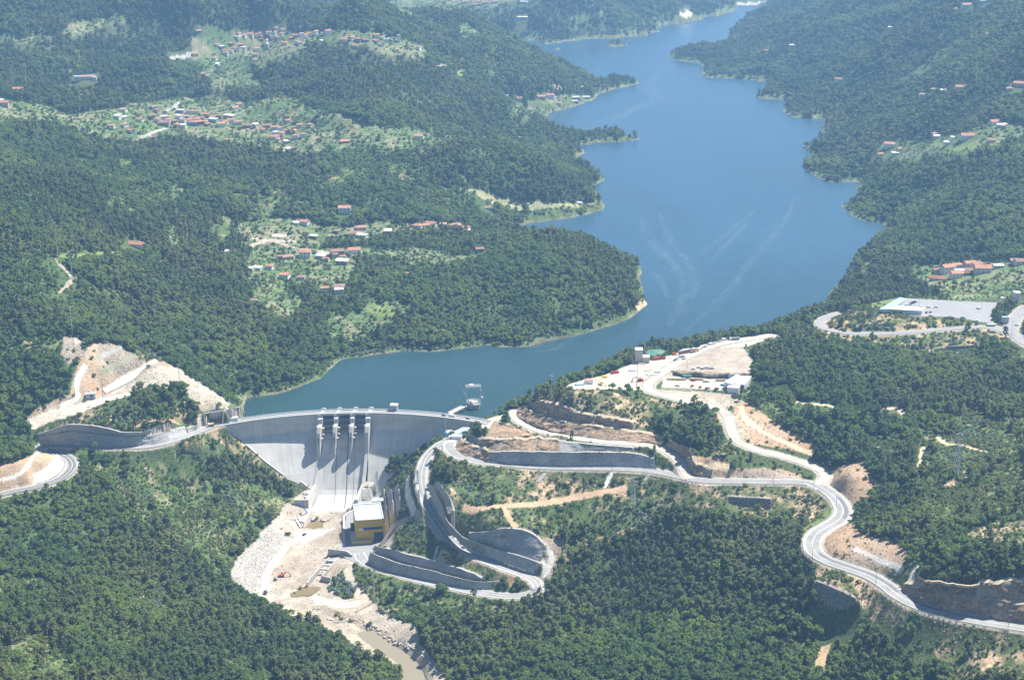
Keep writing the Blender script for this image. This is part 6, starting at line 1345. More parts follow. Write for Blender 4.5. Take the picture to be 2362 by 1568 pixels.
def excavator(k, x, y, rot, paint, label, s=1.0):
    p = hit(x, y, k); r = empty('excavator', tuple(p), math.radians(rot), label, 'excavator'); r.scale = (s, s, s)
    for q in (-1, 1): MB().prism([(-2.2, q*1.3-.3, 0), (2.2, q*1.3-.3, 0), (2.2, q*1.3+.3, 0), (-2.2, q*1.3+.3, 0)], [(-2.5, q*1.3-.3, .9), (2.5, q*1.3-.3, .9), (2.5, q*1.3+.3, .9), (-2.5, q*1.3+.3, .9)]).build('track', M['rubber'], r)
    MB().prism([(-2.6, -1.4, 1.0), (1.6, -1.4, 1.0), (1.6, 1.4, 1.0), (-2.6, 1.4, 1.0)], [(-2.4, -1.3, 2.5), (1.2, -1.3, 2.1), (1.2, 1.3, 2.1), (-2.4, 1.3, 2.5)]).build('body', M[paint], r)
    MB().box(-.2, 1.5, .3, 1.35, 2.1, 3.3).build('cab', M['glass'], r)
    MB().bar((1.2, -.3, 1.8), (4.6, -.3, 4.6), .7).build('boom', M[paint], r); MB().bar((4.5, -.3, 4.6), (7.4, -.3, 3.6), .55).build('arm', M[paint], r)
    MB().bar((7.3, -.3, 3.6), (8.0, -.3, .9), .5).build('stick', M[paint], r); MB().prism([(7.4, -1, .2), (8.8, -1, .2), (8.8, .5, .2), (7.4, .5, .2)], [(7.6, -.9, 1.3), (8.4, -.9, 1.3), (8.4, .4, 1.3), (7.6, .4, 1.3)]).build('bucket', M['steel'], r)
excavator('D', 649, 1329, 8, 'orange_paint', 'orange excavator with raised arm on the river bed below the dam')
excavator('sa', 1885, 1110, 200, 'orange_paint', 'orange excavator working on rubble beside the lamp pole', 1.1)
excavator('sb', 280, 525, 20, 'orange_paint', 'orange digger standing left of the long site shed', .8)
excavator('sb', 675, 480, 30, 'orange_paint', 'orange machine beside the right end of the long site shed', .9)
excavator('pow', 1640, 255, -30, 'yellow_paint', 'small yellow digger on the platform right of the chute', .7)
excavator('sa', 1000, 1190, -40, 'yellow_paint', 'yellow digger half hidden by trees at the left tip of the site', .8)

# ------------------------------------------------------------------ powerhouse
pc = np.array([-135.6, 1339.0, -68.0]); ph_ = empty('powerhouse', tuple(pc), math.radians(9.5), 'yellow powerhouse with pale flat roof at the foot of the dam', 'power station')
HOUSE_PTS.append((pc[0], pc[1], 30))
hw, hd, hh = 13.2, 18.0, 23.0
MB().box(-hw, hw, -hd, hd, -4, hh).build('wall', M['yellow_panel'], ph_)
rf = MB().box(-hw+1, hw-1, -hd+.3, hd-2.2, hh+.15, hh+.35).build('roof', M['roof_pale'], ph_)
mb = MB(); mb.box(-hw-.1, -hw+1, -hd-.1, hd+.1, hh+.003, hh+1.0); mb.box(hw-1, hw+.1, -hd-.1, hd+.1, hh+.003, hh+1.0); mb.box(-hw+1, hw-1, hd-2.2, hd+.1, hh+.003, hh+1.0); mb.box(-hw+1, hw-1, -hd-.1, -hd+.3, hh+.003, hh+.5)
mb.build('parapet', M['sheet_grey'], rf)
MB().box(-hw+3.0, hw-1.2, -hd-.12, -hd, 13.0, 15.6).build('window', M['navy'], ph_); MB().box(-hw+2.8, -hw+7, -hd-.2, -hd-.12, 12.9, 15.4).build('louvre', M['silver_paint'], ph_)
MB().box(hw-9.8, hw-.9, -hd-.15, -hd, -1, 10.2).build('door', M['navy'], ph_)
an = MB().box(-hw-4.4, -hw, -hd-1.0, -hd+14, -2, 5.2).build('annex', M['yellow_panel'], ph_); MB().box(-hw-4.6, -hw, -hd-1.2, -hd+14.2, 5.2, 5.6).build('annex_roof', M['sheet_grey'], an)
MB().box(-hw-3.5, hw-12, -hd-3.2, -hd, -1, 3.4).build('porch', M['yellow_panel'], ph_); MB().box(-hw-4, hw-11.6, -hd-3.7, -hd-.2, 3.4, 3.7).build('porch_roof', M['sheet_grey'], ph_)
MB().box(-hw-3.5, -hw, 1, 8, -2, 9).build('transformer_bay', M['navy'], ph_)
# small building behind
p = W(1880, 520, -60, 'pow'); r = empty('gatehouse', (p[0], p[1], -60), math.radians(8), 'small grey flat-roofed building right behind the powerhouse', 'building')
MB().box(-5, 6, -3, 4, -10, 0).build('wall', M['concrete'], r); MB().box(-5.3, 6.3, -3.3, 4.3, 0, .5).build('roof', M['roof_pale'], r); MB().box(-4, 5, -3.1, -3, -4, -1).build('opening', M['navy'], r)
# quay wall on the river side of the yard
qa = [W(1172, 1480, -68, 'pow'), W(1166, 1100, -68, 'pow'), W(1172, 870, -68, 'pow'), W(1370, 745, -68, 'pow')]
r = empty('quay_wall', tuple(qa[0]), label='white parapet wall along the river side of the powerhouse yard', cat='wall')
mb = MB()
for a, b_ in zip(qa[:-1], qa[1:]): a, b_ = Vector(a-qa[0]), Vector(b_-qa[0]); mb.prism([(a.x-.8, a.y, -8), (a.x+.8, a.y, -8), (b_.x+.8, b_.y, -8), (b_.x-.8, b_.y, -8)], [(a.x-.8, a.y, 1.4), (a.x+.8, a.y, 1.4), (b_.x+.8, b_.y, 1.4), (b_.x-.8, b_.y, 1.4)])
mb.build('wall', M['concrete_white'], r)
# ------------------------------------------------------------------ outlet channel with struts
HOUSE_PTS += [(W(x, y, -72, 'out')[0], W(x, y, -72, 'out')[1], 9) for x, y in ((1200, 1180), (1350, 1060), (1500, 930), (1600, 800))]
oc = empty('outlet_channel', tuple(W(1450, 1000, -70, 'out')), label='concrete outlet channel braced by cross beams, opening into the river bed', cat='channel')
O0 = W(1450, 1000, -70, 'out')
def wallpts(pts, th, zb, name, mkey='concrete'):
    mb = MB(); q = [W(x, y, z, 'out')-O0 for x, y, z in pts]
    for a, b_ in zip(q[:-1], q[1:]):
        d = (b_-a)[:2]; d = d/np.linalg.norm(d); n = np.array([-d[1], d[0]])*th/2
        mb.prism([(a[0]-n[0], a[1]-n[1], zb), (b_[0]-n[0], b_[1]-n[1], zb), (b_[0]+n[0], b_[1]+n[1], zb), (a[0]+n[0], a[1]+n[1], zb)], [(a[0]-n[0], a[1]-n[1], a[2]), (b_[0]-n[0], b_[1]-n[1], b_[2]), (b_[0]+n[0], b_[1]+n[1], b_[2]), (a[0]+n[0], a[1]+n[1], a[2])])
    return mb.build(name, M[mkey], oc)
wallpts([(1505, 812, -68.5), (1430, 880, -69), (1300, 1030, -70.5), (1175, 1180, -72.5)], 1.3, -12, 'side_wall'); wallpts([(1628, 820, -68.5), (1560, 900, -69.2), (1395, 1082, -71)], 1.3, -12, 'side_wall'); wallpts([(1395, 1082, -71), (1520, 1105, -71)], 1.2, -12, 'return_wall')
for a, b_ in (((1478, 862), (1580, 872)), ((1428, 925), (1528, 934)), ((1375, 985), (1480, 992))):
    A_, B_q = W(*a, -69.6, 'out')-O0, W(*b_, -69.6, 'out')-O0; MB().bar(A_, B_q, 1.5, 1.3).build('cross_beam', M['concrete_white'], oc)
hd_ = wallpts([(1488, 682, -62.8), (1640, 700, -62.8), (1770, 720, -63.5), (1842, 775, -66)], 1.6, -12, 'head_wall')
A_ = W(1545, 745, -66, 'out')-O0; MB().box(A_[0], A_[0]+6.2, A_[1]-1.3, A_[1]-.9, -3, 1.5).build('opening', M['navy'], oc)
# shallow pools
for nm, k_, z, pts in [('puddle','pow',-72.75,[(330,1115),(440,960),(520,885),(700,875),(900,880),(880,940),(760,1000),(730,1100),(560,1115),(420,1110)]),
                    ('puddle','out',-76.2,[(1190,1240),(1400,1190),(1400,1240),(1330,1290),(1250,1370),(1080,1380),(950,1400),(900,1380),(1010,1300),(1120,1250)])]:
    M['mud_water'] = M.get('mud_water') or water_mat('mud_water', (.20,.155,.075), 1.2, .12, .6, .15)
    P_ = np.array([W(x, y, z, k_) for x, y in pts]); 
    for q in P_: pass
    gz = float(np.median(lookup_z(P_[:, 0], P_[:, 1])))+.1
    P_ = np.array([W(x, y, gz+.06, k_) for x, y in pts]); Q_ = smooth(np.vstack([P_, P_[:1]]), 1.5)[:-1]; Q_[:, :2] += np.c_[fbm(Q_[:, 0], Q_[:, 1], 5, 2, 400), fbm(Q_[:, 0], Q_[:, 1], 5, 2, 401)]*2.2; pad(nm, Q_, gz+.06, 'mud_water')
M['river'] = water_mat('river', (.25,.22,.16), 1.15, .25, .5, .12)
C_ = RIVC.copy(); C_[:, 2] -= 1.0
tag(strip_mesh('river', *band(C_, 30, 0), M['river']), kind='structure')
# ------------------------------------------------------------------ intake tower, footbridge, gantry, cranes
tc = W(1915, 760, 0, 'tow'); tc = np.array([tc[0], tc[1]+2.0, 0.0]); it = empty('intake_tower', tuple(tc), label='white round intake tower rising from the lake behind the dam', cat='tower')
MB().cyl(0, 0, -25, 3.8, 6.4, n=28).build('shaft', M['concrete'], it); mb = MB(); mb.cyl(0, 0, 3.8, 5.6, 7.4, n=28); mb.build('platform', M['concrete_white'], it)
mb = MB()
for t0_, t1_ in zip(np.linspace(-.6, 2*math.pi-1.6, 26)[:-1], np.linspace(-.6, 2*math.pi-1.6, 26)[1:]): mb.prism([(7.4*math.cos(t0_), 7.4*math.sin(t0_), 5.6), (7.4*math.cos(t1_), 7.4*math.sin(t1_), 5.6), (7.0*math.cos(t1_), 7.0*math.sin(t1_), 5.6), (7.0*math.cos(t0_), 7.0*math.sin(t0_), 5.6)], [(7.4*math.cos(t0_), 7.4*math.sin(t0_), 6.9), (7.4*math.cos(t1_), 7.4*math.sin(t1_), 6.9), (7.0*math.cos(t1_), 7.0*math.sin(t1_), 6.9), (7.0*math.cos(t0_), 7.0*math.sin(t0_), 6.9)])
mb.build('parapet', M['concrete_white'], it)
gr = empty('gantry', (tc[0], tc[1]+.8, 5.6), math.radians(4), 'tall pale steel gantry frame on the round intake tower', 'gantry')
for xx in (-7.4, 7.2):
    for yy in (-2.4, 2.6): MB().bar((xx, yy, 0), (xx+(.0 if xx < 0 else -.4), yy, 17), .75).build('column', M['steel_light'], gr)
    mb = MB()
    for z in (3, 7, 11, 15): mb.bar((xx, -2.4, z), (xx, 2.6, z+2.4), .3); mb.bar((xx, -2.4, z), (xx, 2.6, z), .3)
    mb.build('side_bracing', M['steel_light'], gr)
for yy in (-2.4, 2.6): MB().bar((-8, yy, 17.3), (7.6, yy, 17.3), 1.0, 1.3).build('top_beam', M['steel_light'], gr)
MB().box(-4.2, -.2, -1.8, 2.0, 17.6, 19.2).build('trolley', M['white'], gr); mb = MB(); mb.box(7.3, 9.8, -1.4, 1.4, 3.4, 5.4); mb.bar((8.4, 0, 5.4), (8.0, 0, 13), .9); mb.build('stair_cage', M['steel_light'], gr)
mb = MB(); mb.bar((1.2, 0, 0), (1.0, 0, 8.5), .35); mb.build('hoist', M['steel_light'], gr)
A_, B_q = W(1400, 885, 4.3, 'tow'), W(1730, 718, 4.3, 'tow'); fb = empty('footbridge', tuple(A_), label='white concrete footbridge from the dam crest to the intake tower', cat='bridge')
d = Vector(B_q-A_); MB().bar((0, 0, 0), d, 5.4, .9).build('deck', M['concrete'], fb); n_ = Vector((-d.y, d.x, 0)).normalized()
for s_ in (-1, 1):
    MB().bar(n_*2.7*s_+Vector((0, 0, .9)), d+n_*2.7*s_+Vector((0, 0, .9)), .35, 1.1).build('parapet', M['concrete_white'], fb)
mb = MB(); mb.cyl(d.x*.55, d.y*.55, -26, -.4, 1.4, n=10); mb.build('column', M['concrete'], fb)
def crane(loc, rot, tip, label, paint='white', boomp='steel_light', s=1.0):
    r = empty('mobile_crane', tuple(loc), 0, label, 'crane'); c = empty('x', (0, 0, 0)); bpy.data.objects.remove(c)
    ca, sa_ = math.cos(rot), math.sin(rot)
    def R(x, y): return (x*ca-y*sa_, x*sa_+y*ca)
    def rb(x0, x1, y0, y1, z0, z1): b = [R(x0, y0), R(x1, y0), R(x1, y1), R(x0, y1)]; return MB().prism([(*q, z0) for q in b], [(*q, z1) for q in b])
    rb(-4*s, 4*s, -1.3*s, 1.3*s, .7, 1.7*s).build('carrier', M[paint], r); rb(2.2*s, 4*s, -1.2*s, 1.2*s, 1.7*s, 2.9*s).build('cab', M[paint], r); rb(-2.5*s, 0, -1.1*s, 1.1*s, 1.7*s, 3.0*s).build('turntable', M['grey_paint'], r)
    for x in (-3, -1, 1.5, 3):
        for q in (-1, 1): a = R(x*s, q*1.25*s); MB().cyl(a[0], a[1], 0, .9*s, .5*s, n=8).build('wheel', M['rubber'], r)
    t = Vector(tip)-Vector(loc); b0 = Vector((0, 0, 2.6*s)); MB().bar(b0, b0+(t-b0)*.55, .95*s).build('boom', M[boomp], r); MB().bar(b0+(t-b0)*.55, t, .6*s).build('boom_extension', M['grey_paint'] if boomp == 'steel_light' else M[boomp], r)
base = np.array([tc[0]-4.6, tc[1]-1.5, 5.65]); tip = W(1588, 235, 29, 'tow'); q_ = (W(1588, 235, 10, 'tow'), W(1588, 235, 40, 'tow'))
f_ = (tc[1]-q_[0][1])/(q_[1][1]-q_[0][1]); tip = q_[0]+(q_[1]-q_[0])*f_
crane(base, .4, tip, 'small white crane with long dark boom leaning left on the intake tower', s=.7)
def boom_tip(base, x, y, k):
    a, b_ = W(x, y, base[2]+2, k), W(x, y, base[2]+45, k); f = (base[1]-a[1])/(b_[1]-a[1]); return a+(b_-a)*f
bb = W(1365, 1435, 3.3, 'tow'); crane(bb, 1.0, boom_tip(bb, 1122, 1160, 'tow'), 'blue-boomed crane at the right abutment above the hairpin', 'white', 'blue_paint', .8)
bb = hit(490, 955, 'pow'); crane(bb, .3, boom_tip(bb, 205, 520, 'pow'), 'crane with long blue boom below the left training wall', 'white', 'blue_paint', .9)
# concrete blocks by the left training wall
p = W(330, 850, -66, 'pow'); r = empty('anchor_block', (p[0], p[1], -74), math.radians(-28), 'large slanted beige concrete block below the left wing wall', 'concrete block')
MB().prism([(-4, -8, 0), (5, -8, 0), (5, 7, 0), (-4, 7, 0)], [(-2.5, -6, 5), (4, -6, 5), (4, 8, 12), (-2.5, 8, 12)]).build('block', M['cream'], r)
p = W(200, 980, -70, 'pow'); r = empty('concrete_beam', (p[0], p[1], -71), math.radians(-62), 'pale beam pair lying beside the slanted block', 'beam')
MB().bar((-9, 0, 2.5), (9, 0, -1), 1.7, 1.2).build('beam', M['cream'], r); MB().bar((-9, 2.6, 2.2), (8, 2.6, -1), 1.0).build('rail', M['concrete'], r)
# ------------------------------------------------------------------ abutment works
q = [W(1680,1190,0,'tow'), W(1870,1195,1,'tow'), W(1880,1215,1,'tow'), W(1620,1420,-1,'tow'), W(1420,1380,-1,'tow'), W(1340,1345,-2,'tow')]
q0 = q[0]; r = empty('landing_terrace', tuple(q0), label='pale concrete terrace stepping down beside the right end of the dam', cat='terrace')
mb = MB(); mb.prism([(a[0]-q0[0], a[1]-q0[1], -9) for a in q], [(a[0]-q0[0], a[1]-q0[1], a[2]-q0[2]+.5) for a in q]); mb.build('deck', M['roof_pale'], r)
p = W(1385, 1335, 1, 'tow'); r = empty('water_tank', tuple(p), label='round white tank on the terrace at the right abutment', cat='tank'); MB().cyl(0, 0, -2, 2.6, 4.2, n=20).build('shell', M['white'], r); MB().cyl(0, 0, 2.6, 3.2, 4.3, 3.4, n=20).build('lid', M['concrete_white'], r)
p = W(1545, 1430, 3.1, 'tow'); r = empty('site_hut', tuple(p), math.radians(-8), 'white flat-roofed hut beside the hairpin at the right abutment', 'hut'); MB().box(-5, 5, -3, 3, -3, 3).build('wall', M['white'], r); MB().box(-5.3, 5.3, -3.3, 3.3, 3, 3.3).build('roof', M['roof_pale'], r)
# cairn hut on the orange slope, tower at the left abutment
p = hit(675, 640, 'left'); r = empty('site_hut', tuple(p), math.radians(14), 'small beige and blue hut on the bare orange slope', 'hut'); MB().box(-4.6, 4.6, -2, 2, -1, 4).build('wall', M['cream'], r); MB().box(-.5, 2.5, -2.1, -2, .2, 3.2).build('door', M['blue_paint'], r); MB().box(-4.9, 4.9, -2.3, 2.3, 4, 4.3).build('roof', M['sheet_grey'], r)
p = W(2118, 878, 4.3, 'left'); r = empty('lift_tower', tuple(p), label='narrow white tower beside the red truck at the left abutment', cat='tower'); MB().box(-1.4, 1.4, -1.4, 1.4, -3, 11.5).build('shaft', M['white'], r); MB().box(-1.6, 1.6, -1.6, 1.6, 11.5, 12).build('cap', M['roof_pale'], r)
p = W(2150, 885, 4.3, 'left'); r = empty('site_hut', tuple(p), math.radians(12), 'low white hut right of the narrow tower at the left abutment', 'hut'); MB().box(0, 7, -2.5, 2.5, -2, 3).build('wall', M['white'], r); MB().box(-.2, 7.2, -2.7, 2.7, 3, 3.3).build('roof', M['roof_pale'], r)
# ------------------------------------------------------------------ site office (L-shaped), sheds, ruin, tanks
def quadpts(k, pts, z): return [W(x, y, z, k) for x, y in pts]
z0, z1 = 60.0, 64.5
so = empty('site_office', tuple(W(325, 870, z0, 'park')), label='L-shaped white site office with pale blue roof on the car park', cat='office')
o0 = W(325, 870, z0, 'park')
a = quadpts('park', [(150,810),(325,812),(800,838),(835,795),(600,765),(380,765),(560,660),(460,635)], z1)
mb = MB(); mb.prism([(q[0]-o0[0], q[1]-o0[1], -3) for q in a], [(q[0]-o0[0], q[1]-o0[1], 4.5) for q in a]); mb.build('wall', M['white'], so)
b_ = quadpts('park', [(135,815),(330,818),(560,655),(455,632)], z1); MB().prism([(q[0]-o0[0], q[1]-o0[1], 4.55) for q in b_], [(q[0]-o0[0], q[1]-o0[1], 4.95) for q in b_]).build('roof', M['roof_blue'], so)
b_ = quadpts('park', [(336,818),(800,842),(840,792),(385,764)], z1); MB().prism([(q[0]-o0[0], q[1]-o0[1], 4.6) for q in b_], [(q[0]-o0[0], q[1]-o0[1], 5.0) for q in b_]).build('roof', M['white'], so)
for xx in (360, 445, 545, 635, 720):
    c0, c1 = W(xx, 818, z1, 'park')-o0, W(xx+45, 821, z1, 'park')-o0; MB().prism([(c0[0], c0[1]-1.3, -.5), (c1[0], c1[1]-1.3, -.5), (c1[0], c1[1]-.4, -.5), (c0[0], c0[1]-.4, -.5)], [(c0[0], c0[1]-1.3, 2.5), (c1[0], c1[1]-1.3, 2.5), (c1[0], c1[1]-.4, 2.5), (c0[0], c0[1]-.4, 2.5)]).build('window', M['glass'], so)
HOUSE_PTS.append((o0[0]+10, o0[1]+8, 30))
def shed(k, corners, z, h, label, roof='white', wall='white', slope=0):
    a = quadpts(k, corners, z+h); o0 = np.array([a[0][0], a[0][1], z]); r = empty('shed', tuple(o0), label=label, cat='shed')
    MB().prism([(q[0]-o0[0], q[1]-o0[1], -3) for q in a], [(q[0]-o0[0], q[1]-o0[1], h-.05) for q in a]).build('wall', M[wall], r)
    c = np.mean(a, 0); e = [(c+(q-c)*1.04) for q in a]; ris = [0, 0, slope, slope]
    MB().prism([(q[0]-o0[0], q[1]-o0[1], h+ris[i]) for i, q in enumerate(e)], [(q[0]-o0[0], q[1]-o0[1], h+.35+ris[i]) for i, q in enumerate(e)]).build('roof', M[roof], r); return r
shed('sb', [(1385,1130),(1560,1175),(1760,1000),(1650,975)], 46, 6.5, 'large white roofed shed, tallest of the three on the lower terrace')
shed('sb', [(1560,1160),(1830,1190),(1980,1010),(1760,1000)], 46, 6, 'wide white shed behind the front one on the lower terrace', 'white')
shed('sb', [(1450,1250),(1700,1265),(1750,1190),(1510,1175)], 46, 5, 'front white shed nearest the gabion wall', 'white')
shed('sb', [(370,460),(620,405),(640,385),(470,400)], 50, 3.5, 'long grey-roofed site shed at the far edge of the building site', 'sheet_grey', 'tile_old')
shed('sb', [(650,405),(770,400),(790,375),(680,372)], 50, 3, 'short blue-grey roofed shed at the far edge of the building site', 'roof_blue', 'cream')
shed('sb', [(800,395),(900,350),(900,335),(800,370)], 50, 2.5, 'row of pale cabins along the far edge, left', 'cream', 'cream')
shed('sb', [(860,345),(1000,310),(990,300),(850,330)], 50, 2.5, 'row of pale cabins along the far edge, right', 'white', 'cream')
shed('sa', [(640,1110),(840,1110),(830,1055),(700,1050)], 50, 3, 'pink-roofed shed at the left tip of the building site', 'tile_pink', 'white')
def box_thing(name, k, x, y, w, d, h, rot, mkey, label, cat, part='shell', z=None, top=None):
    p = hit(x, y, k) if z is None else W(x, y, z, k); r = empty(name, tuple(p), math.radians(rot), label, cat)
    MB().box(-w/2, w/2, -d/2, d/2, 0, h).build(part, M[mkey], r)
    mb = MB()
    for i in range(int(w/1.2)): xx = -w/2+.6+i*1.2; mb.box(xx-.15, xx+.15, -d/2-.06, -d/2, .15, h-.15)
    mb.build('ribs', M[mkey], r)['kind'] = 'stuff'
    MB().box(-w/2+.1, w/2-.1, -d/2+.1, d/2-.1, h, h+.12).build('top', M[top or mkey], r); return r
box_thing('shipping_container', 'sa', 2290, 630, 12.2, 2.5, 2.7, 22, 'red_paint', 'long red shipping container right of the concrete ruin', 'container')
box_thing('shipping_container', 'sb', 10, 620, 6, 2.5, 2.7, 15, 'red_paint', 'short red container end beside the long red one', 'container')
box_thing('shipping_container', 'sa', 1320, 935, 8, 2.5, 2.0, 18, 'red_paint', 'red container by the grassy edge of the site', 'container')
box_thing('skip', 'sa', 1100, 1025, 6, 2.4, 1.2, -18, 'yellow_paint', 'yellow-ochre skip left of the red container', 'skip')
box_thing('site_cabin', 'sb', 560, 1045, 9, 3, 3, 0, 'green_tank', 'greenish open cabin behind the low walls of the lower terrace', 'cabin')
box_thing('site_cabin', 'sa', 2260, 930, 6, 2.5, 2.5, 20, 'white', 'white cabin on the pale stacking yard', 'cabin')
box_thing('material_stack', 'sa', 2150, 960, 12, 6, .6, 18, 'sheet_grey', 'flat grey stack of panels on the stacking yard', 'stack')
box_thing('material_stack', 'sa', 2060, 870, 8, 3, .6, 10, 'beige', 'beige timber stack on the stacking yard', 'stack')
box_thing('material_stack', 'sa', 1700, 880, 7, 3, .8, 12, 'roof_blue', 'bluish stack beside the grassy site edge', 'stack')
box_thing('material_stack', 'sa', 1900, 730, 9, 2, .8, -28, 'beige', 'timber pile below the concrete ruin', 'stack')
box_thing('material_stack', 'sa', 550, 1190, 9, 4, 1.2, 14, 'roof_blue', 'light blue stack at the left tip of the site', 'stack')
for x, y, w, rot, lb in [(280,1085,46,-3,'long low beige wall, left one of the row on the lower terrace'),(790,1090,34,-6,'low beige wall midway along the lower terrace'),(1300,1110,20,-1,'low beige wall nearest the sheds')]:
    box_thing('low_wall', 'sb', x, y, w*.48, 1.4, 2.0, rot, 'beige', lb, 'wall', 'wall')
p = W(2000, 690, 50, 'sa'); p = hit(1900, 690, 'sa'); r = empty('concrete_ruin', tuple(p), math.radians(0), 'grey concrete tower ruin at the edge of the building site', 'ruin'); HOUSE_PTS.append((p[0]+4, p[1]+3, 14))
MB().box(-6.2, 1.5, -2, 6, -5, 13.5).build('tower', M['concrete'], r); MB().box(1.5, 8.5, -3, 5, -6, 6.0).build('wing', M['concrete'], r); MB().box(-6.3, 1.6, -2.1, 6.1, 13.5, 13.9).build('roof', M['cream'], r); MB().box(1.6, 8.7, -3.1, 5.1, 6, 6.4).build('wing_roof', M['cream'], r)
def tank(k, x, y, rad, h, mkey, label, z=None):
    p = hit(x, y, k) if z is None else W(x, y, z, k); r = empty('storage_tank', tuple(p), label=label, cat='tank'); HOUSE_PTS.append((p[0], p[1], rad+2))
    MB().cyl(0, 0, -3, h, rad, n=20).build('shell', M[mkey], r); MB().cyl(0, 0, h, h+rad*.18, rad+.1, rad*.3, n=20).build('lid', M[mkey], r)
tank('park', 2238, 690, 4.0, 11, 'white', 'tall white cylindrical tank near the right edge'); tank('park', 2018, 722, 1.7, 7, 'white', 'small white silo at the back right corner of the car park')
tank('sb', 1512, 1040, 2.6, 4, 'roof_blue', 'small round blue-white tank left of the sheds'); tank('sa', 2250, 560, 11, 4, 'green_tank', 'wide green round tank among the trees behind the ruin'); tank('park', 975, 275, 2.2, 3, 'white', 'small white dome tank by the red brick outhouse')
tank('t10', 8, 1380, 1, 1, 'white', 'tiny white tank on the meadow') if False else None
p = hit(2065, 1025, 'park'); r = empty('kiosk', tuple(p), label='pale blue-grey square kiosk at the car park entrance', cat='kiosk'); MB().box(-3.6, 3.6, -1.5, 1.5, -1, 7).build('wall', M['sheet_grey'], r); MB().box(-3.8, 3.8, -1.7, 1.7, 7, 7.3).build('roof', M['roof_pale'], r)
# ------------------------------------------------------------------ poles, lamps and pylons
def pole(k, x, y, h, label, arms=True, mkey='pole_concrete', lamp=False, z=None, group='power and lamp poles'):
    p = hit(x, y, k) if z is None else W(x, y, z, k)
    if p is None: return
    r = empty('lamp_post' if lamp else 'power_pole', tuple(p), math.radians(random.uniform(-15, 15)), label, 'lamp post' if lamp else 'power pole', group)
    MB().cyl(0, 0, -2, h, (.58 if h > 29 else .38) if not lamp else .2, (.36 if h > 29 else .22) if not lamp else .12, 8).build('mast', M[mkey], r)
    if arms: MB().bar((-1.9, 0, h-.6), (1.9, 0, h-.6), .3).build('crossarm', M[mkey], r); MB().bar((-1.3, 0, h-2), (1.3, 0, h-2), .2).build('lower_arm', M[mkey], r)
    if lamp: MB().box(-.2, 1.4, -.25, .25, h, h+.25).build('lamp_head', M['grey_paint'], r)
for k_, x_, y_, h_, lb in [('t01',400,210,40,'tall pale pole highest on the left ridge path'),('t01',500,365,33,'tall pole at the bend of the left ridge path'),('t01',500,750,31,'pole at the top of the bare orange slope'),('left',510,630,24,'pole standing along the concrete ditch, left of the slope'),
 ('left',806,680,24,'pole in front of the white ramp slab'),('left',1615,530,24,'pole on the pale crest of the bare slope'),('left',1130,945,22,'double pole above the ragged shotcrete wall'),('left',2000,905,28,'pole right behind the red truck'),
 ('t11',1450,1190,25,'pole on the wooded knob by the lake, right bank'),('t11',2040,1110,28,'brown pole on the building site'),('t11',1733,1050,8,'short pole by the pink-roofed shed'),('t12',815,375,26,'pole between the spiral road and the scrub track'),
 ('t12',225,1030,30,'pole at the foot of the spiral by the river track'),('t02',1352,470,16,'small power pole in the scrub of the left bank'),('t12',1675,360,9,'little pole in the scrub under the straight road'),('t00',90,618,40,'pole behind the white house at the left edge'),
 ('t00',188,618,44,'taller pole right of the one behind the white house'),('v2',1860,1425,32,'pole in the dark gully above the middle hamlet'),('t20',1430,1560,5,'short post on the far bank')][:-1]:
    pole(k_, x_, y_, h_, lb, mkey='wood_pole' if 'brown' in lb else 'pole_concrete')
for k_, x_, y_, h_, lb in [('t22',628,225,11,'lamp post midway along the straight lower road'),('t22',905,262,11,'lamp post at the junction'),('t22',1063,370,11,'lamp post just below the junction'),('t22',897,735,11,'lamp post at the outer bend of the main road'),
 ('t22',1335,915,11,'lamp post before the lower right cut'),('t22',1637,1090,11,'lamp post at the start of the lower right cut'),('t22',2250,1215,11,'lamp post near the lower right edge'),('t12',1368,118,10,'lamp post at the left of the straight lower road'),('t12',1870,118,10,'lamp post at the right of the straight lower road'),
 ('park',745,770,9,'lamp post among the cars by the office'),('park',1705,810,9,'lamp post in the right part of the car park'),('t21',2268,790,22,'tall lamp post on the access road'),('left',1940,925,13,'lamp post by the yellow truck'),('left',2165,885,7,'short lamp post by the low white hut'),('sb',555,860,10,'lamp post on the gravel of the building site')]:
    pole(k_, x_, y_, h_, lb, arms=False, mkey='grey_paint', lamp=True)
p = W(1300, 1440, 3, 'tow'); pole('tow', 1300, 1445, 24, 'slim lattice mast at the right abutment beside the blue crane', arms=True, mkey='steel_light', z=2)
HOUSE_PTS += [(p_[0], p_[1]-4, 8) for p_ in (hit(x, y, 't01') for x, y in ((385,225),(410,262),(440,290),(468,310),(500,350),(490,390),(455,425),(420,455),(530,770),(550,790))) if p_ is not None]
def pylon(k, x, y, h, w, label):
    p = hit(x, y, k); r = empty('pylon', tuple(p), .3, label, 'pylon', 'lattice pylons'); zz = np.linspace(0, h, 9)
    for a, b_ in ((-1, -1), (1, -1), (1, 1), (-1, 1)): MB().bar((a*w/2, b_*w/2, -1), (a*.5, b_*.5, h), .28).build('leg', M['steel_light'], r)
    mb = MB()
    for z_a, z_b in zip(zz[:-1], zz[1:]):
        wa, wb_ = w/2*(1-z_a/h)+.5*z_a/h, w/2*(1-z_b/h)+.5*z_b/h
        for c0, c1 in (((-1, -1), (1, -1)), ((1, -1), (1, 1)), ((1, 1), (-1, 1)), ((-1, 1), (-1, -1))): mb.bar((c0[0]*wa, c0[1]*wa, z_a), (c1[0]*wb_, c1[1]*wb_, z_b), .16); mb.bar((c1[0]*wa, c1[1]*wa, z_a), (c0[0]*wb_, c0[1]*wb_, z_b), .16)
    mb.build('bracing', M['steel_light'], r)
    for z in (h*.72, h*.84, h*.96): MB().bar((-3.2, 0, z), (3.2, 0, z), .35).build('crossarm', M['steel_light'], r)
    HOUSE_PTS.append((p[0], p[1], 5))
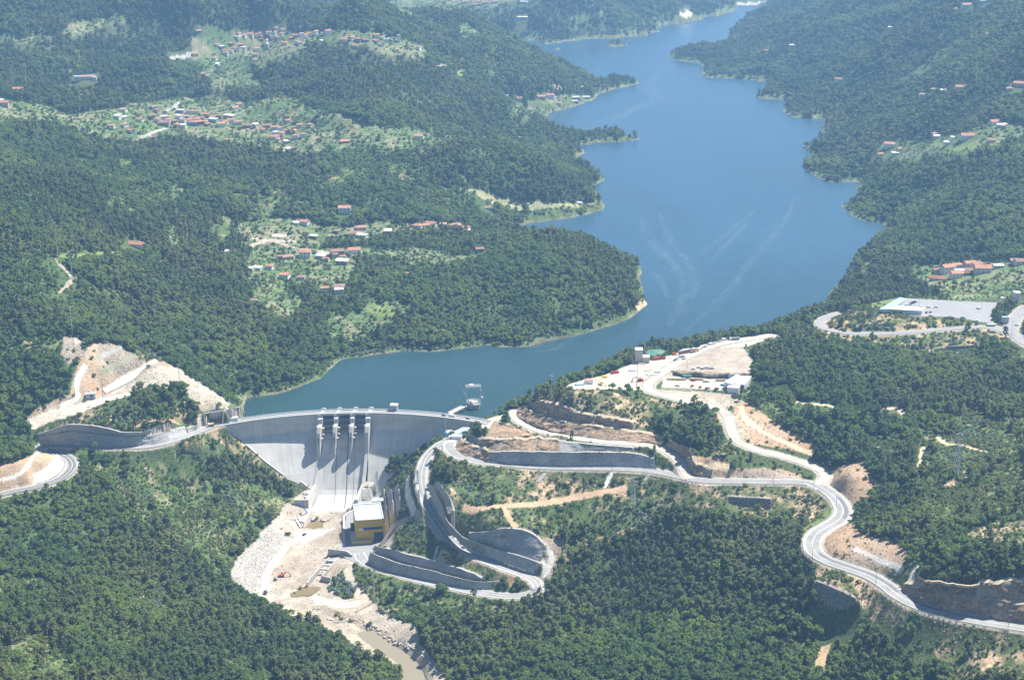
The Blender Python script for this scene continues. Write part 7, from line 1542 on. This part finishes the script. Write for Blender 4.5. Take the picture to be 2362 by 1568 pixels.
pylon('t12', 2015, 370, 29, 4.5, 'lattice pylon on the orange clearing below the straight road'); pylon('pyl', 665, 425, 42, 5.5, 'tall lattice pylon on the green slope near the right edge')
pylon('pow', 1870, 420, 27, 3.0, 'slender lattice mast just behind the powerhouse')
for x_, y_ in ((190, 640), (205, 860)): pylon('sp', x_, y_+100, 14, 1.6, 'thin scaffold tower beside the winding leg, '+('upper one' if y_ == 640 else 'lower one'))
# ------------------------------------------------------------------ boulders, barriers, stairs
def boulder(k, x, y, s, label, mkey='boulder', group=None, seed=0):
    p = hit(x, y, k); rng = np.random.default_rng(seed+int(x)); bm_v = []; n = 0
    import bmesh
    bm = bmesh.new(); bmesh.ops.create_icosphere(bm, subdivisions=2, radius=1)
    for v in bm.verts: v.co *= 1+rng.uniform(-.22, .22); v.co.x *= s*1.2; v.co.y *= s; v.co.z *= s*.7
    me = bpy.data.meshes.new('boulder'); bm.to_mesh(me); bm.free(); me.materials.append(M[mkey]); o = bpy.data.objects.new('boulder', me); COL.objects.link(o); o.location = (p[0], p[1], p[2]+s*.15); o.rotation_euler = (0, 0, rng.uniform(0, 6)); tag(o, label, 'boulder', group)
boulder('pow', 740, 950, 3.4, 'big dark boulder in the brown pool below the dam'); boulder('pow', 385, 385, 3.2, 'white boulder on the ledge beside the left training wall', 'concrete_white'); boulder('pow', 395, 470, 2.4, 'pale grey boulder at the corner of the wing wall', 'concrete_white'); boulder('pow', 480, 310, 2.4, 'pale boulder under the dam face by the training wall', 'concrete_white')
g = 'boulders tipped along the river edge'
rng = random.Random(3)
for i in range(60):
    t = rng.random(); u_ = 718+t*245+rng.uniform(-9, 9); v_ = 1398+t*92+ (10*math.sin(t*9))+rng.uniform(-6, 6); boulder('D', u_, v_, rng.uniform(.7, 1.7), 'grey-brown boulder in the rubble bank of the river', group=g, seed=i)
for i in range(26):
    t = rng.random(); u_ = 960+t*60+rng.uniform(-12, 12); v_ = 1492+t*70+rng.uniform(-8, 8); boulder('D', u_, v_, rng.uniform(.6, 1.3), 'light boulder on the gravel bar at the bottom of the river', 'concrete_white', 'boulders of the gravel bar', seed=100+i)
g = 'white bags and blocks lining the upper site road'
for i, (x_, y_) in enumerate([(1700,140),(1760,132),(1870,120),(1930,112),(1990,108)]): box_thing('barrier_block', 'sb', x_, y_, 5.5, 1.2, 1.6, 14, 'white', 'white barrier block beyond the dump truck on the far site edge', 'barrier')['group'] = g
def stairs(k, a, b_, w, label):
    A_, B_q = hit(*a, k), hit(*b_, k); r = empty('stairs', tuple(A_), label=label, cat='stairs'); n = 9; mb = MB()
    for i in range(n):
        q = (B_q-A_)*(i/(n-1)); mb.box(q[0]-w/2, q[0]+w/2, q[1]-.5, q[1]+.5, q[2]-.3, q[2]+.6)
    mb.build('steps', M['concrete_white'], r)['kind'] = 'stuff'; d_ = Vector(B_q-A_)
    for s_ in (-1, 1): MB().bar((s_*w/2, 0, .2), (d_.x+s_*w/2, d_.y, d_.z+.2), .3, .5).build('stringer', M['concrete'], r)
stairs('sp', (1530, 725), (1600, 635), 3.5, 'white stepped chute descending from the straight road, left one'); stairs('t12', (2075, 215), (2130, 150), 3.0, 'white stepped chute below the road near the bushes, right one'); stairs('t12', (650, 730), (672, 650), 4.5, 'grey concrete steps between the two spiral walls')
# streaks of wind-drawn foam on the lake
fm = bpy.data.materials.new('foam'); fm.use_nodes = True; N = fm.node_tree.nodes; L = fm.node_tree.links; b = N["Principled BSDF"]; b.inputs["Base Color"].default_value = (.62,.74,.80,1); b.inputs["Roughness"].default_value = .6
uvn = N.new("ShaderNodeUVMap"); sx = N.new("ShaderNodeSeparateXYZ"); L.new(uvn.outputs[0], sx.inputs[0]); g_ = N.new("ShaderNodeNewGeometry"); tn = N.new("ShaderNodeTexNoise"); tn.inputs["Scale"].default_value = 1.0; tn.inputs["Detail"].default_value = 6; tn.inputs["Roughness"].default_value = .65; mpf = N.new("ShaderNodeMapping"); mpf.inputs["Scale"].default_value = (1.0, 3.2, 1); L.new(uvn.outputs[0], mpf.inputs[0]); L.new(mpf.outputs[0], tn.inputs["Vector"])
mr_ = N.new("ShaderNodeMapRange"); mr_.inputs[1].default_value = .38; mr_.inputs[2].default_value = .72; mr_.inputs[4].default_value = .085; L.new(tn.outputs[0], mr_.inputs[0])
sn = N.new("ShaderNodeMath"); sn.operation = 'PINGPONG'; sn.inputs[1].default_value = .5; L.new(sx.outputs[1], sn.inputs[0]); s2_ = N.new("ShaderNodeMath"); s2_.operation = 'MULTIPLY'; s2_.inputs[1].default_value = 2; L.new(sn.outputs[0], s2_.inputs[0])
mu = N.new("ShaderNodeMath"); mu.operation = 'MULTIPLY'; L.new(mr_.outputs[0], mu.inputs[0]); L.new(s2_.outputs[0], mu.inputs[1]); L.new(mu.outputs[0], b.inputs["Alpha"])
M['foam'] = fm
FO = [(9,[(1834,455),(1820,490),(1795,530),(1760,570),(1725,610),(1690,660),(1650,700),(1610,735),(1575,772)]),(16,[(1480,500),(1495,545),(1530,585),(1565,625),(1585,660),(1575,700),(1540,750)]),(11,[(1520,490),(1550,560),(1590,610),(1605,650),(1600,690)]),(6,[(1750,480),(1700,520),(1650,560),(1600,600)]),(7,[(1735,500),(1680,560),(1640,600)]),
      (22,[(1525,165),(1500,200),(1520,230),(1470,250),(1400,285),(1330,305)]),(14,[(1470,250),(1440,262),(1400,275),(1350,290)]),(6,[(1240,910),(1200,922),(1160,938),(1120,955)]),(4,[(1235,925),(1190,938),(1140,958)]),(5,[(1330,770),(1280,805),(1220,812)]),(7,[(1480,610),(1520,640),(1540,690)])]
for w_, pts in FO:
    C_ = smooth(np.array([W(x, y, .14) for x, y in pts]), 12); n_ = len(C_); tp = np.sin(np.linspace(.04, math.pi-.04, n_))**.6; A_, B_q = ribbon(C_, w_*2.2); vv = np.linspace(0, 1, 9)
    A_ = C_+(A_-C_)*tp[:, None]; B_q = C_+(B_q-C_)*tp[:, None]; arc = np.r_[0, np.cumsum(np.linalg.norm(np.diff(C_, axis=0), axis=1))]/45+len(pts)*7
    o = grid_obj('foam_streak', A_[:, None]*(1-vv[None, :, None])+B_q[:, None]*vv[None, :, None], 'foam', None, np.stack(np.broadcast_arrays(arc[:, None], vv[None, :]), -1)); tag(o, 'pale streak of wind-blown foam drifting on the blue lake', 'foam streak', 'foam streaks on the lake', kind='stuff')
# drowned trees standing off the shore are part of the loose plants
print("things %.1fs, objects %d" % (time.time()-T0, len(bpy.data.objects)))
# ------------------------------------------------------------------ plant everything
PE = {C_EUC:.80, C_MIX:.40, C_BROAD:.10, C_SCRUB:.025, C_DRY:.05, C_FIELD:.01}
PB = {C_EUC:.15, C_MIX:.52, C_BROAD:.84, C_SCRUB:.04, C_DRY:.03, C_FIELD:.20, C_GRASS:.02}
PU = {C_SCRUB:.85, C_DRY:.52, C_FIELD:.42, C_MIX:.30, C_ORANGE:.035, C_ROCK:.05, C_SOIL:.01, C_GRASS:.10, C_EUC:.40, C_BROAD:.25}
def lut(d): return np.array([d.get(i, 0.0) for i in range(15)])
def clear_houses(x, y, k):
    if not len(HOUSE_PTS): return k
    H = np.array(HOUSE_PTS)
    for hx, hy, hr in H: k &= ~((np.abs(x-hx) < hr) & (y < hy+hr) & (y > hy-hr*2.5))
    return k
x, y, s = scatter(3.8, 830, 6800, 1800, .72)
def dry_ok(x, y, m, clr):
    rd_ = np.hypot(x-DC[0], y-DC[1]); pa = np.degrees(np.arctan2(x-DC[0], y-DC[1])); sh = lookup(SD, x, y)
    at_dam = (y > 1340) & (y < 1560) & (pa > -29) & (pa < 27.5)
    bad = at_dam & (rd_ > np.interp(pa, fph, frd)-clr) & ((rd_ < DR+14) | (sh < m))
    return (~bad) & ((sh > m) | (np.hypot(x, y) < 1425) | (at_dam & (rd_ < DR-3))) & ~((x > -216) & (x < -130) & (y > 1385) & (y < 1470))
front = np.zeros_like(b3)
pv_ = np.isin(SURF, (1, 2, 3, 4, 5)) & (RS[:, None] < 1720)
for q_ in range(1, 24): front[:-q_] |= pv_[q_:]
k = dry_ok(x, y, 5, 6) & ~lookup(b3, x, y)
fl_ = np.zeros_like(b3); fc_ = np.isin(CLS, (C_FIELD, C_CROP, C_GRASS, C_SOIL)) & (RS[:, None] > 1550)
for q_ in range(1, 6): fl_[:-q_] |= fc_[q_:]
k &= ~(lookup(fl_, x, y) & (RNG.random(len(x)) < .72))
uq, vq = proj(x, y, lookup_z(x, y)); hid = ((vq > 1340) & (uq < 1500)) | ((uq < 310) & (vq > 1000)) | ((uq > 1580) & (uq < 1640) & (vq < 1010))
k &= ~(lookup(front, x, y) & (RNG.random(len(x)) < np.where(hid, .25, .93)))
z = lookup_z(x, y); u, v = proj(x, y, z); k &= (u > -420) & (u < 2860) & (v < 1800) & (v > -140)
k = clear_houses(x, y, k)
x, y, z, s = x[k], y[k], z[k], s[k]; cl = cover_at(x, y, z)
q = RNG.random(len(x)); pe, pb = lut(PE)[cl], lut(PB)[cl]
clump = fbm(x, y, 11, 2, 301); dens = np.clip(.93+clump*.9, 0, 1); q = q/np.maximum(dens, .05)
band = (lookup(SD, x, y) < np.clip(np.hypot(x, y)/150, 9, 30)) & (y > 1480); q = np.where(band, q*2.2, q)
isE = q < pe; isB = (q >= pe) & (q < pe+pb)
inv = (x > 30) & (y > 1440) & (y < 1760) & (x < 330)      # the wood between the building site and the lake
def take(mask): return np.c_[x[mask], y[mask], z[mask], s[mask]]
s = np.where(cl == C_FIELD, s*RNG.uniform(.35, .75, len(s)), s)
E_, B_ = take(isE), take(isB)
xb, yb, sb_ = scatter(2.7, 850, 1720, 1900, 1)
k = dry_ok(xb, yb, 2, 2) & ~lookup(b2, xb, yb) & ~(lookup(front, xb, yb) & (RNG.random(len(xb)) < .35)); zb = lookup_z(xb, yb); ub, vb = proj(xb, yb, zb); k &= (ub > -400) & (ub < 2840) & (vb < 1700)
xb, yb, zb = xb[k], yb[k], zb[k]; cb = cover_at(xb, yb, zb); k = RNG.random(len(xb)) < np.maximum(lut(PU)[cb], np.where((lookup(SD, xb, yb) < 13) & (yb > 1480), .75, 0))*np.clip(.9+fbm(xb, yb, 13, 2, 311)*1.1, .05, 1.2)
U1 = np.c_[xb, yb, zb, np.ones(len(xb))][k]; cbk = cb[k]
xb, yb, sb_ = scatter(4.8, 1720, 3600, 1900, 1)
k = (lookup(SD, xb, yb) > 3) & ~lookup(b2, xb, yb); zb = lookup_z(xb, yb); xb, yb, zb, sb_ = xb[k], yb[k], zb[k], sb_[k]; cb = cover_at(xb, yb, zb)
bd = lookup(SD, xb, yb) < np.hypot(xb, yb)/110; k = clear_houses(xb, yb, RNG.random(len(xb)) < np.where(bd, .6, np.where(cb == C_FIELD, .42, lut(PU)[cb]*.8*(cb != C_EUC)*(cb != C_BROAD))))
U2 = np.c_[xb, yb, zb, sb_*RNG.uniform(.5, 1.5, len(xb))][k]
U = np.vstack([U1, U2])
yg = (RNG.random(len(U)) < .5) & (np.hypot(U[:, 0], U[:, 1]) < 1720) & (fbm(U[:, 0], U[:, 1], 38, 2, 321) > .34)
Y_, U = U[yg], U[~yg]
print("plants: eucalyptus %d broadleaf %d bushes %d young %d  %.1fs" % (len(E_), len(B_), len(U), len(Y_), time.time()-T0))
def in_frame(P):
    u, v = proj(P[:, 0], P[:, 1], P[:, 2]+3); return (u > 5) & (u < 2357) & (v > 0) & (v < 1562)
def region(x, y, u, v):
    if u < 980: return 'left'
    return 'right' if u > 1650 else 'middle'
WORDS = {
 ('euc', 'left'): ('grey-green eucalyptus in the wood across the bottom left corner', 'eucalyptus trees of the lower left hillside'),
 ('euc', 'middle'): ('dark eucalyptus in the wood right of the river at the bottom', 'eucalyptus trees beside the river bed'),
 ('euc', 'right'): ('slender eucalyptus among broadleaf trees at the bottom right', 'eucalyptus trees of the lower right slope'),
 ('broad', 'left'): ('round green broadleaf tree on the lower left hillside', 'broadleaf trees of the lower left hillside'),
 ('broad', 'middle'): ('round bright green broadleaf tree in the bottom middle wood', 'broadleaf trees of the bottom middle wood'),
 ('broad', 'right'): ('leafy green broadleaf tree below the main road, bottom right', 'broadleaf trees of the lower right slope'),
 ('bush', 'left'): ('low green bush on the lower left slope', 'bushes of the lower left slope'),
 ('bush', 'middle'): ('low green bush beside the river bed at the bottom', 'bushes beside the river bed'),
 ('bush', 'right'): ('low bush on the brownish bank below the main road', 'bushes of the bank below the main road'),
}
CATS = {'euc':'tree', 'broad':'tree', 'bush':'bush', 'young':'bush'}
def individuals(P, kind, nmax):
    f = in_frame(P); r = np.linalg.norm(P[:, :3]-np.array([0, 0, CAM_H]), axis=1); r[~f] = 1e9
    o = np.argsort(r)[:nmax]; o = o[r[o] < 1e8]; rest = np.ones(len(P), bool); rest[o] = False
    protos = PROTO[kind]; rng = random.Random(5)
    for n, i in enumerate(o):
        pr = protos[n % len(protos)]; t = pr if n < len(protos) else copy_tree(pr)
        x_, y_, z_, s_ = P[i]; sc = rng.uniform(.6, 1.05); t.location = (x_, y_, z_-.2); t.rotation_euler = (0, 0, rng.uniform(0, 6.28)); t.scale = (sc, sc, sc*rng.uniform(.9, 1.12))
        u_, v_ = proj(x_, y_, z_); lb, gr = WORDS[(kind if kind != 'young' else 'bush', region(x_, y_, float(u_), float(v_)))]
        tag(t, lb if kind != 'young' else None, CATS[kind], gr)
        if kind == 'young': tag(t, 'young blue-green eucalyptus shoot on the cleared bank', group='young blue-green eucalyptus shoots')
    return P[rest]
E_ = individuals(E_, 'euc', 300); B_ = individuals(B_, 'broad', 300); U = individuals(U, 'bush', 300); Y_ = individuals(Y_, 'young', 60)
def stuff_forest(name, P, kind, label, cat, smin, smax, zs=(.85, 1.15), soft=.85):
    n = len(P); me = bpy.data.meshes.new(name); me.vertices.add(n)
    P = P.copy(); P[:, 2] -= .2; me.vertices.foreach_set("co", P[:, :3].astype(np.float32).ravel())
    rng = np.random.default_rng(9); sc = rng.uniform(smin, smax, n)*(1.0+.55*fbm(P[:, 0], P[:, 1], 48, 3, 333))
    S = np.c_[sc*P[:, 3]**soft, sc*P[:, 3]**soft, sc*rng.uniform(*zs, n)*np.maximum(1, P[:, 3]**.35)].astype(np.float32)
    a = me.attributes.new("sc", 'FLOAT_VECTOR', 'POINT'); a.data.foreach_set("vector", S.ravel())
    R = np.c_[rng.normal(0, .04, n), rng.normal(0, .04, n), rng.uniform(0, 6.28, n)].astype(np.float32)
    a = me.attributes.new("rot", 'FLOAT_VECTOR', 'POINT'); a.data.foreach_set("vector", R.ravel())
    a = me.attributes.new("pick", 'INT', 'POINT'); a.data.foreach_set("value", rng.integers(0, len(PROTO[kind]), n).astype(np.int32))
    o = bpy.data.objects.new(name, me); COL.objects.link(o); tag(o, label, cat, kind='stuff')
    ng = bpy.data.node_groups.new(name, 'GeometryNodeTree'); ng.interface.new_socket('Geometry', in_out='INPUT', socket_type='NodeSocketGeometry'); ng.interface.new_socket('Geometry', in_out='OUTPUT', socket_type='NodeSocketGeometry')
    N, L = ng.nodes, ng.links; gi = N.new('NodeGroupInput'); go = N.new('NodeGroupOutput'); ip = N.new('GeometryNodeInstanceOnPoints'); jn = N.new('GeometryNodeJoinGeometry')
    for pr in PROTO[kind]:
        j2 = N.new('GeometryNodeJoinGeometry')
        for ch in pr.children:
            oi = N.new('GeometryNodeObjectInfo'); oi.inputs['Object'].default_value = ch; L.new(oi.outputs['Geometry'], j2.inputs[0])
        gt_ = N.new('GeometryNodeGeometryToInstance'); L.new(j2.outputs[0], gt_.inputs[0]); L.new(gt_.outputs[0], jn.inputs[0])
    def attr(nm, ty, sock):
        a = N.new('GeometryNodeInputNamedAttribute'); a.data_type = ty; a.inputs[0].default_value = nm
        L.new([s for s in a.outputs if s.enabled][0], sock)
    L.new(gi.outputs[0], ip.inputs['Points']); L.new(jn.outputs[0], ip.inputs['Instance']); ip.inputs['Pick Instance'].default_value = True
    attr('pick', 'INT', ip.inputs['Instance Index']); attr('rot', 'FLOAT_VECTOR', ip.inputs['Rotation']); attr('sc', 'FLOAT_VECTOR', ip.inputs['Scale'])
    L.new(ip.outputs[0], go.inputs[0]); md = o.modifiers.new('plants', 'NODES'); md.node_group = ng
    return o
stuff_forest('eucalyptus_forest', E_, 'euc', 'endless grey-green eucalyptus forest covering the hills round the lake', 'forest', .50, 1.15, zs=(.68, 1.0))
stuff_forest('broadleaf_forest', B_, 'broad', 'rounded green broadleaf woods between the eucalyptus forest and the fields', 'forest', .42, 1.12)
stuff_forest('scrub', U, 'bush', 'low green scrub and bushes over the banks and terraces', 'scrub', .55, 1.45)
stuff_forest('eucalyptus_scrub', Y_, 'young', 'blue-green young eucalyptus shoots scattered over the cleared banks', 'scrub', .7, 1.5)
print("forest %.1fs" % (time.time()-T0))

# loose rock on the tipped slopes and the river bed: nobody could count it
def rubble(name, classes, n, smin, smax, mkey, label, box):
    r = np.random.default_rng(77+n); px = r.uniform(box[0], box[1], n*6); py = r.uniform(box[2], box[3], n*6); k = np.isin(lookup(CLS, px, py), classes) & (lookup(SURF, px, py) == 0); px, py = px[k][:n], py[k][:n]
    pz = lookup_z(px, py); s = r.uniform(smin, smax, len(px))*r.choice([.6, 1, 1, 1.5], len(px)); base = np.array([(1,0,0),(0,1,0),(-1,0,0),(0,-1,0),(0,0,.75),(0,0,-.75)])
    V = base[None]*s[:, None, None]*r.uniform(.6, 1.3, (len(px), 6, 1)); a = r.uniform(0, 6.28, len(px)); ca, sa = np.cos(a)[:, None], np.sin(a)[:, None]
    V = np.stack([V[..., 0]*ca-V[..., 1]*sa+px[:, None], V[..., 0]*sa+V[..., 1]*ca+py[:, None], V[..., 2]+pz[:, None]+.1*s[:, None]], -1)
    F = np.array([(0,1,4),(1,2,4),(2,3,4),(3,0,4),(1,0,5),(2,1,5),(3,2,5),(0,3,5)])[None]+(np.arange(len(px))*6)[:, None, None]
    o = np_mesh(name, V.reshape(-1, 3), F.reshape(-1, 3), M[mkey]); tag(o, label, 'rubble', kind='stuff')
mm('riprap_rock', (.52,.50,.46), .95, .18, 2.0, .4); mm('bed_rock', (.33,.28,.22), .95, .35, 2.0, .4)
rubble('riprap', (C_RIPRAP,), 4200, .3, .8, 'riprap_rock', 'white tipped stone covering the bank left of the river bed', (-290, -150, 1180, 1400))
rubble('river_rubble', (C_SOIL, C_GRAVEL, C_ROCK), 1800, .25, .7, 'bed_rock', 'brown and grey rubble strewn over the dry river bed', (-270, -20, 1060, 1395))
rubble('slope_rubble', (C_SAND, C_ROCK, C_ORANGE), 1800, .3, .8, 'riprap_rock', 'loose pale rock on the excavated slope above the left abutment', (-480, -270, 1400, 1530))
rubble('slope_rubble', (C_ORANGE, C_SOIL, C_ROCK, C_DRY), 3800, .3, .9, 'bed_rock', 'loose brown rock on the cut banks beside the right-hand roads', (20, 420, 960, 1480))
# ------------------------------------------------------------------ air
hz = bpy.data.materials.new('air'); hz.use_nodes = True; N = hz.node_tree.nodes; N.clear(); out_ = N.new("ShaderNodeOutputMaterial"); pv = N.new("ShaderNodeVolumePrincipled")
pv.inputs["Color"].default_value = (.32, .59, 1.0, 1); pv.inputs["Density"].default_value = 1.1e-4; pv.inputs["Anisotropy"].default_value = .2
hz.node_tree.links.new(pv.outputs[0], out_.inputs["Volume"])
haze = MB().box(-4700, 4700, -60, 9500, -97, 640).build('haze', hz); tag(haze, 'thin blue summer haze lying over the whole valley', 'haze', kind='stuff')
print("objects %d, %.1fs" % (len(bpy.data.objects), time.time()-T0))
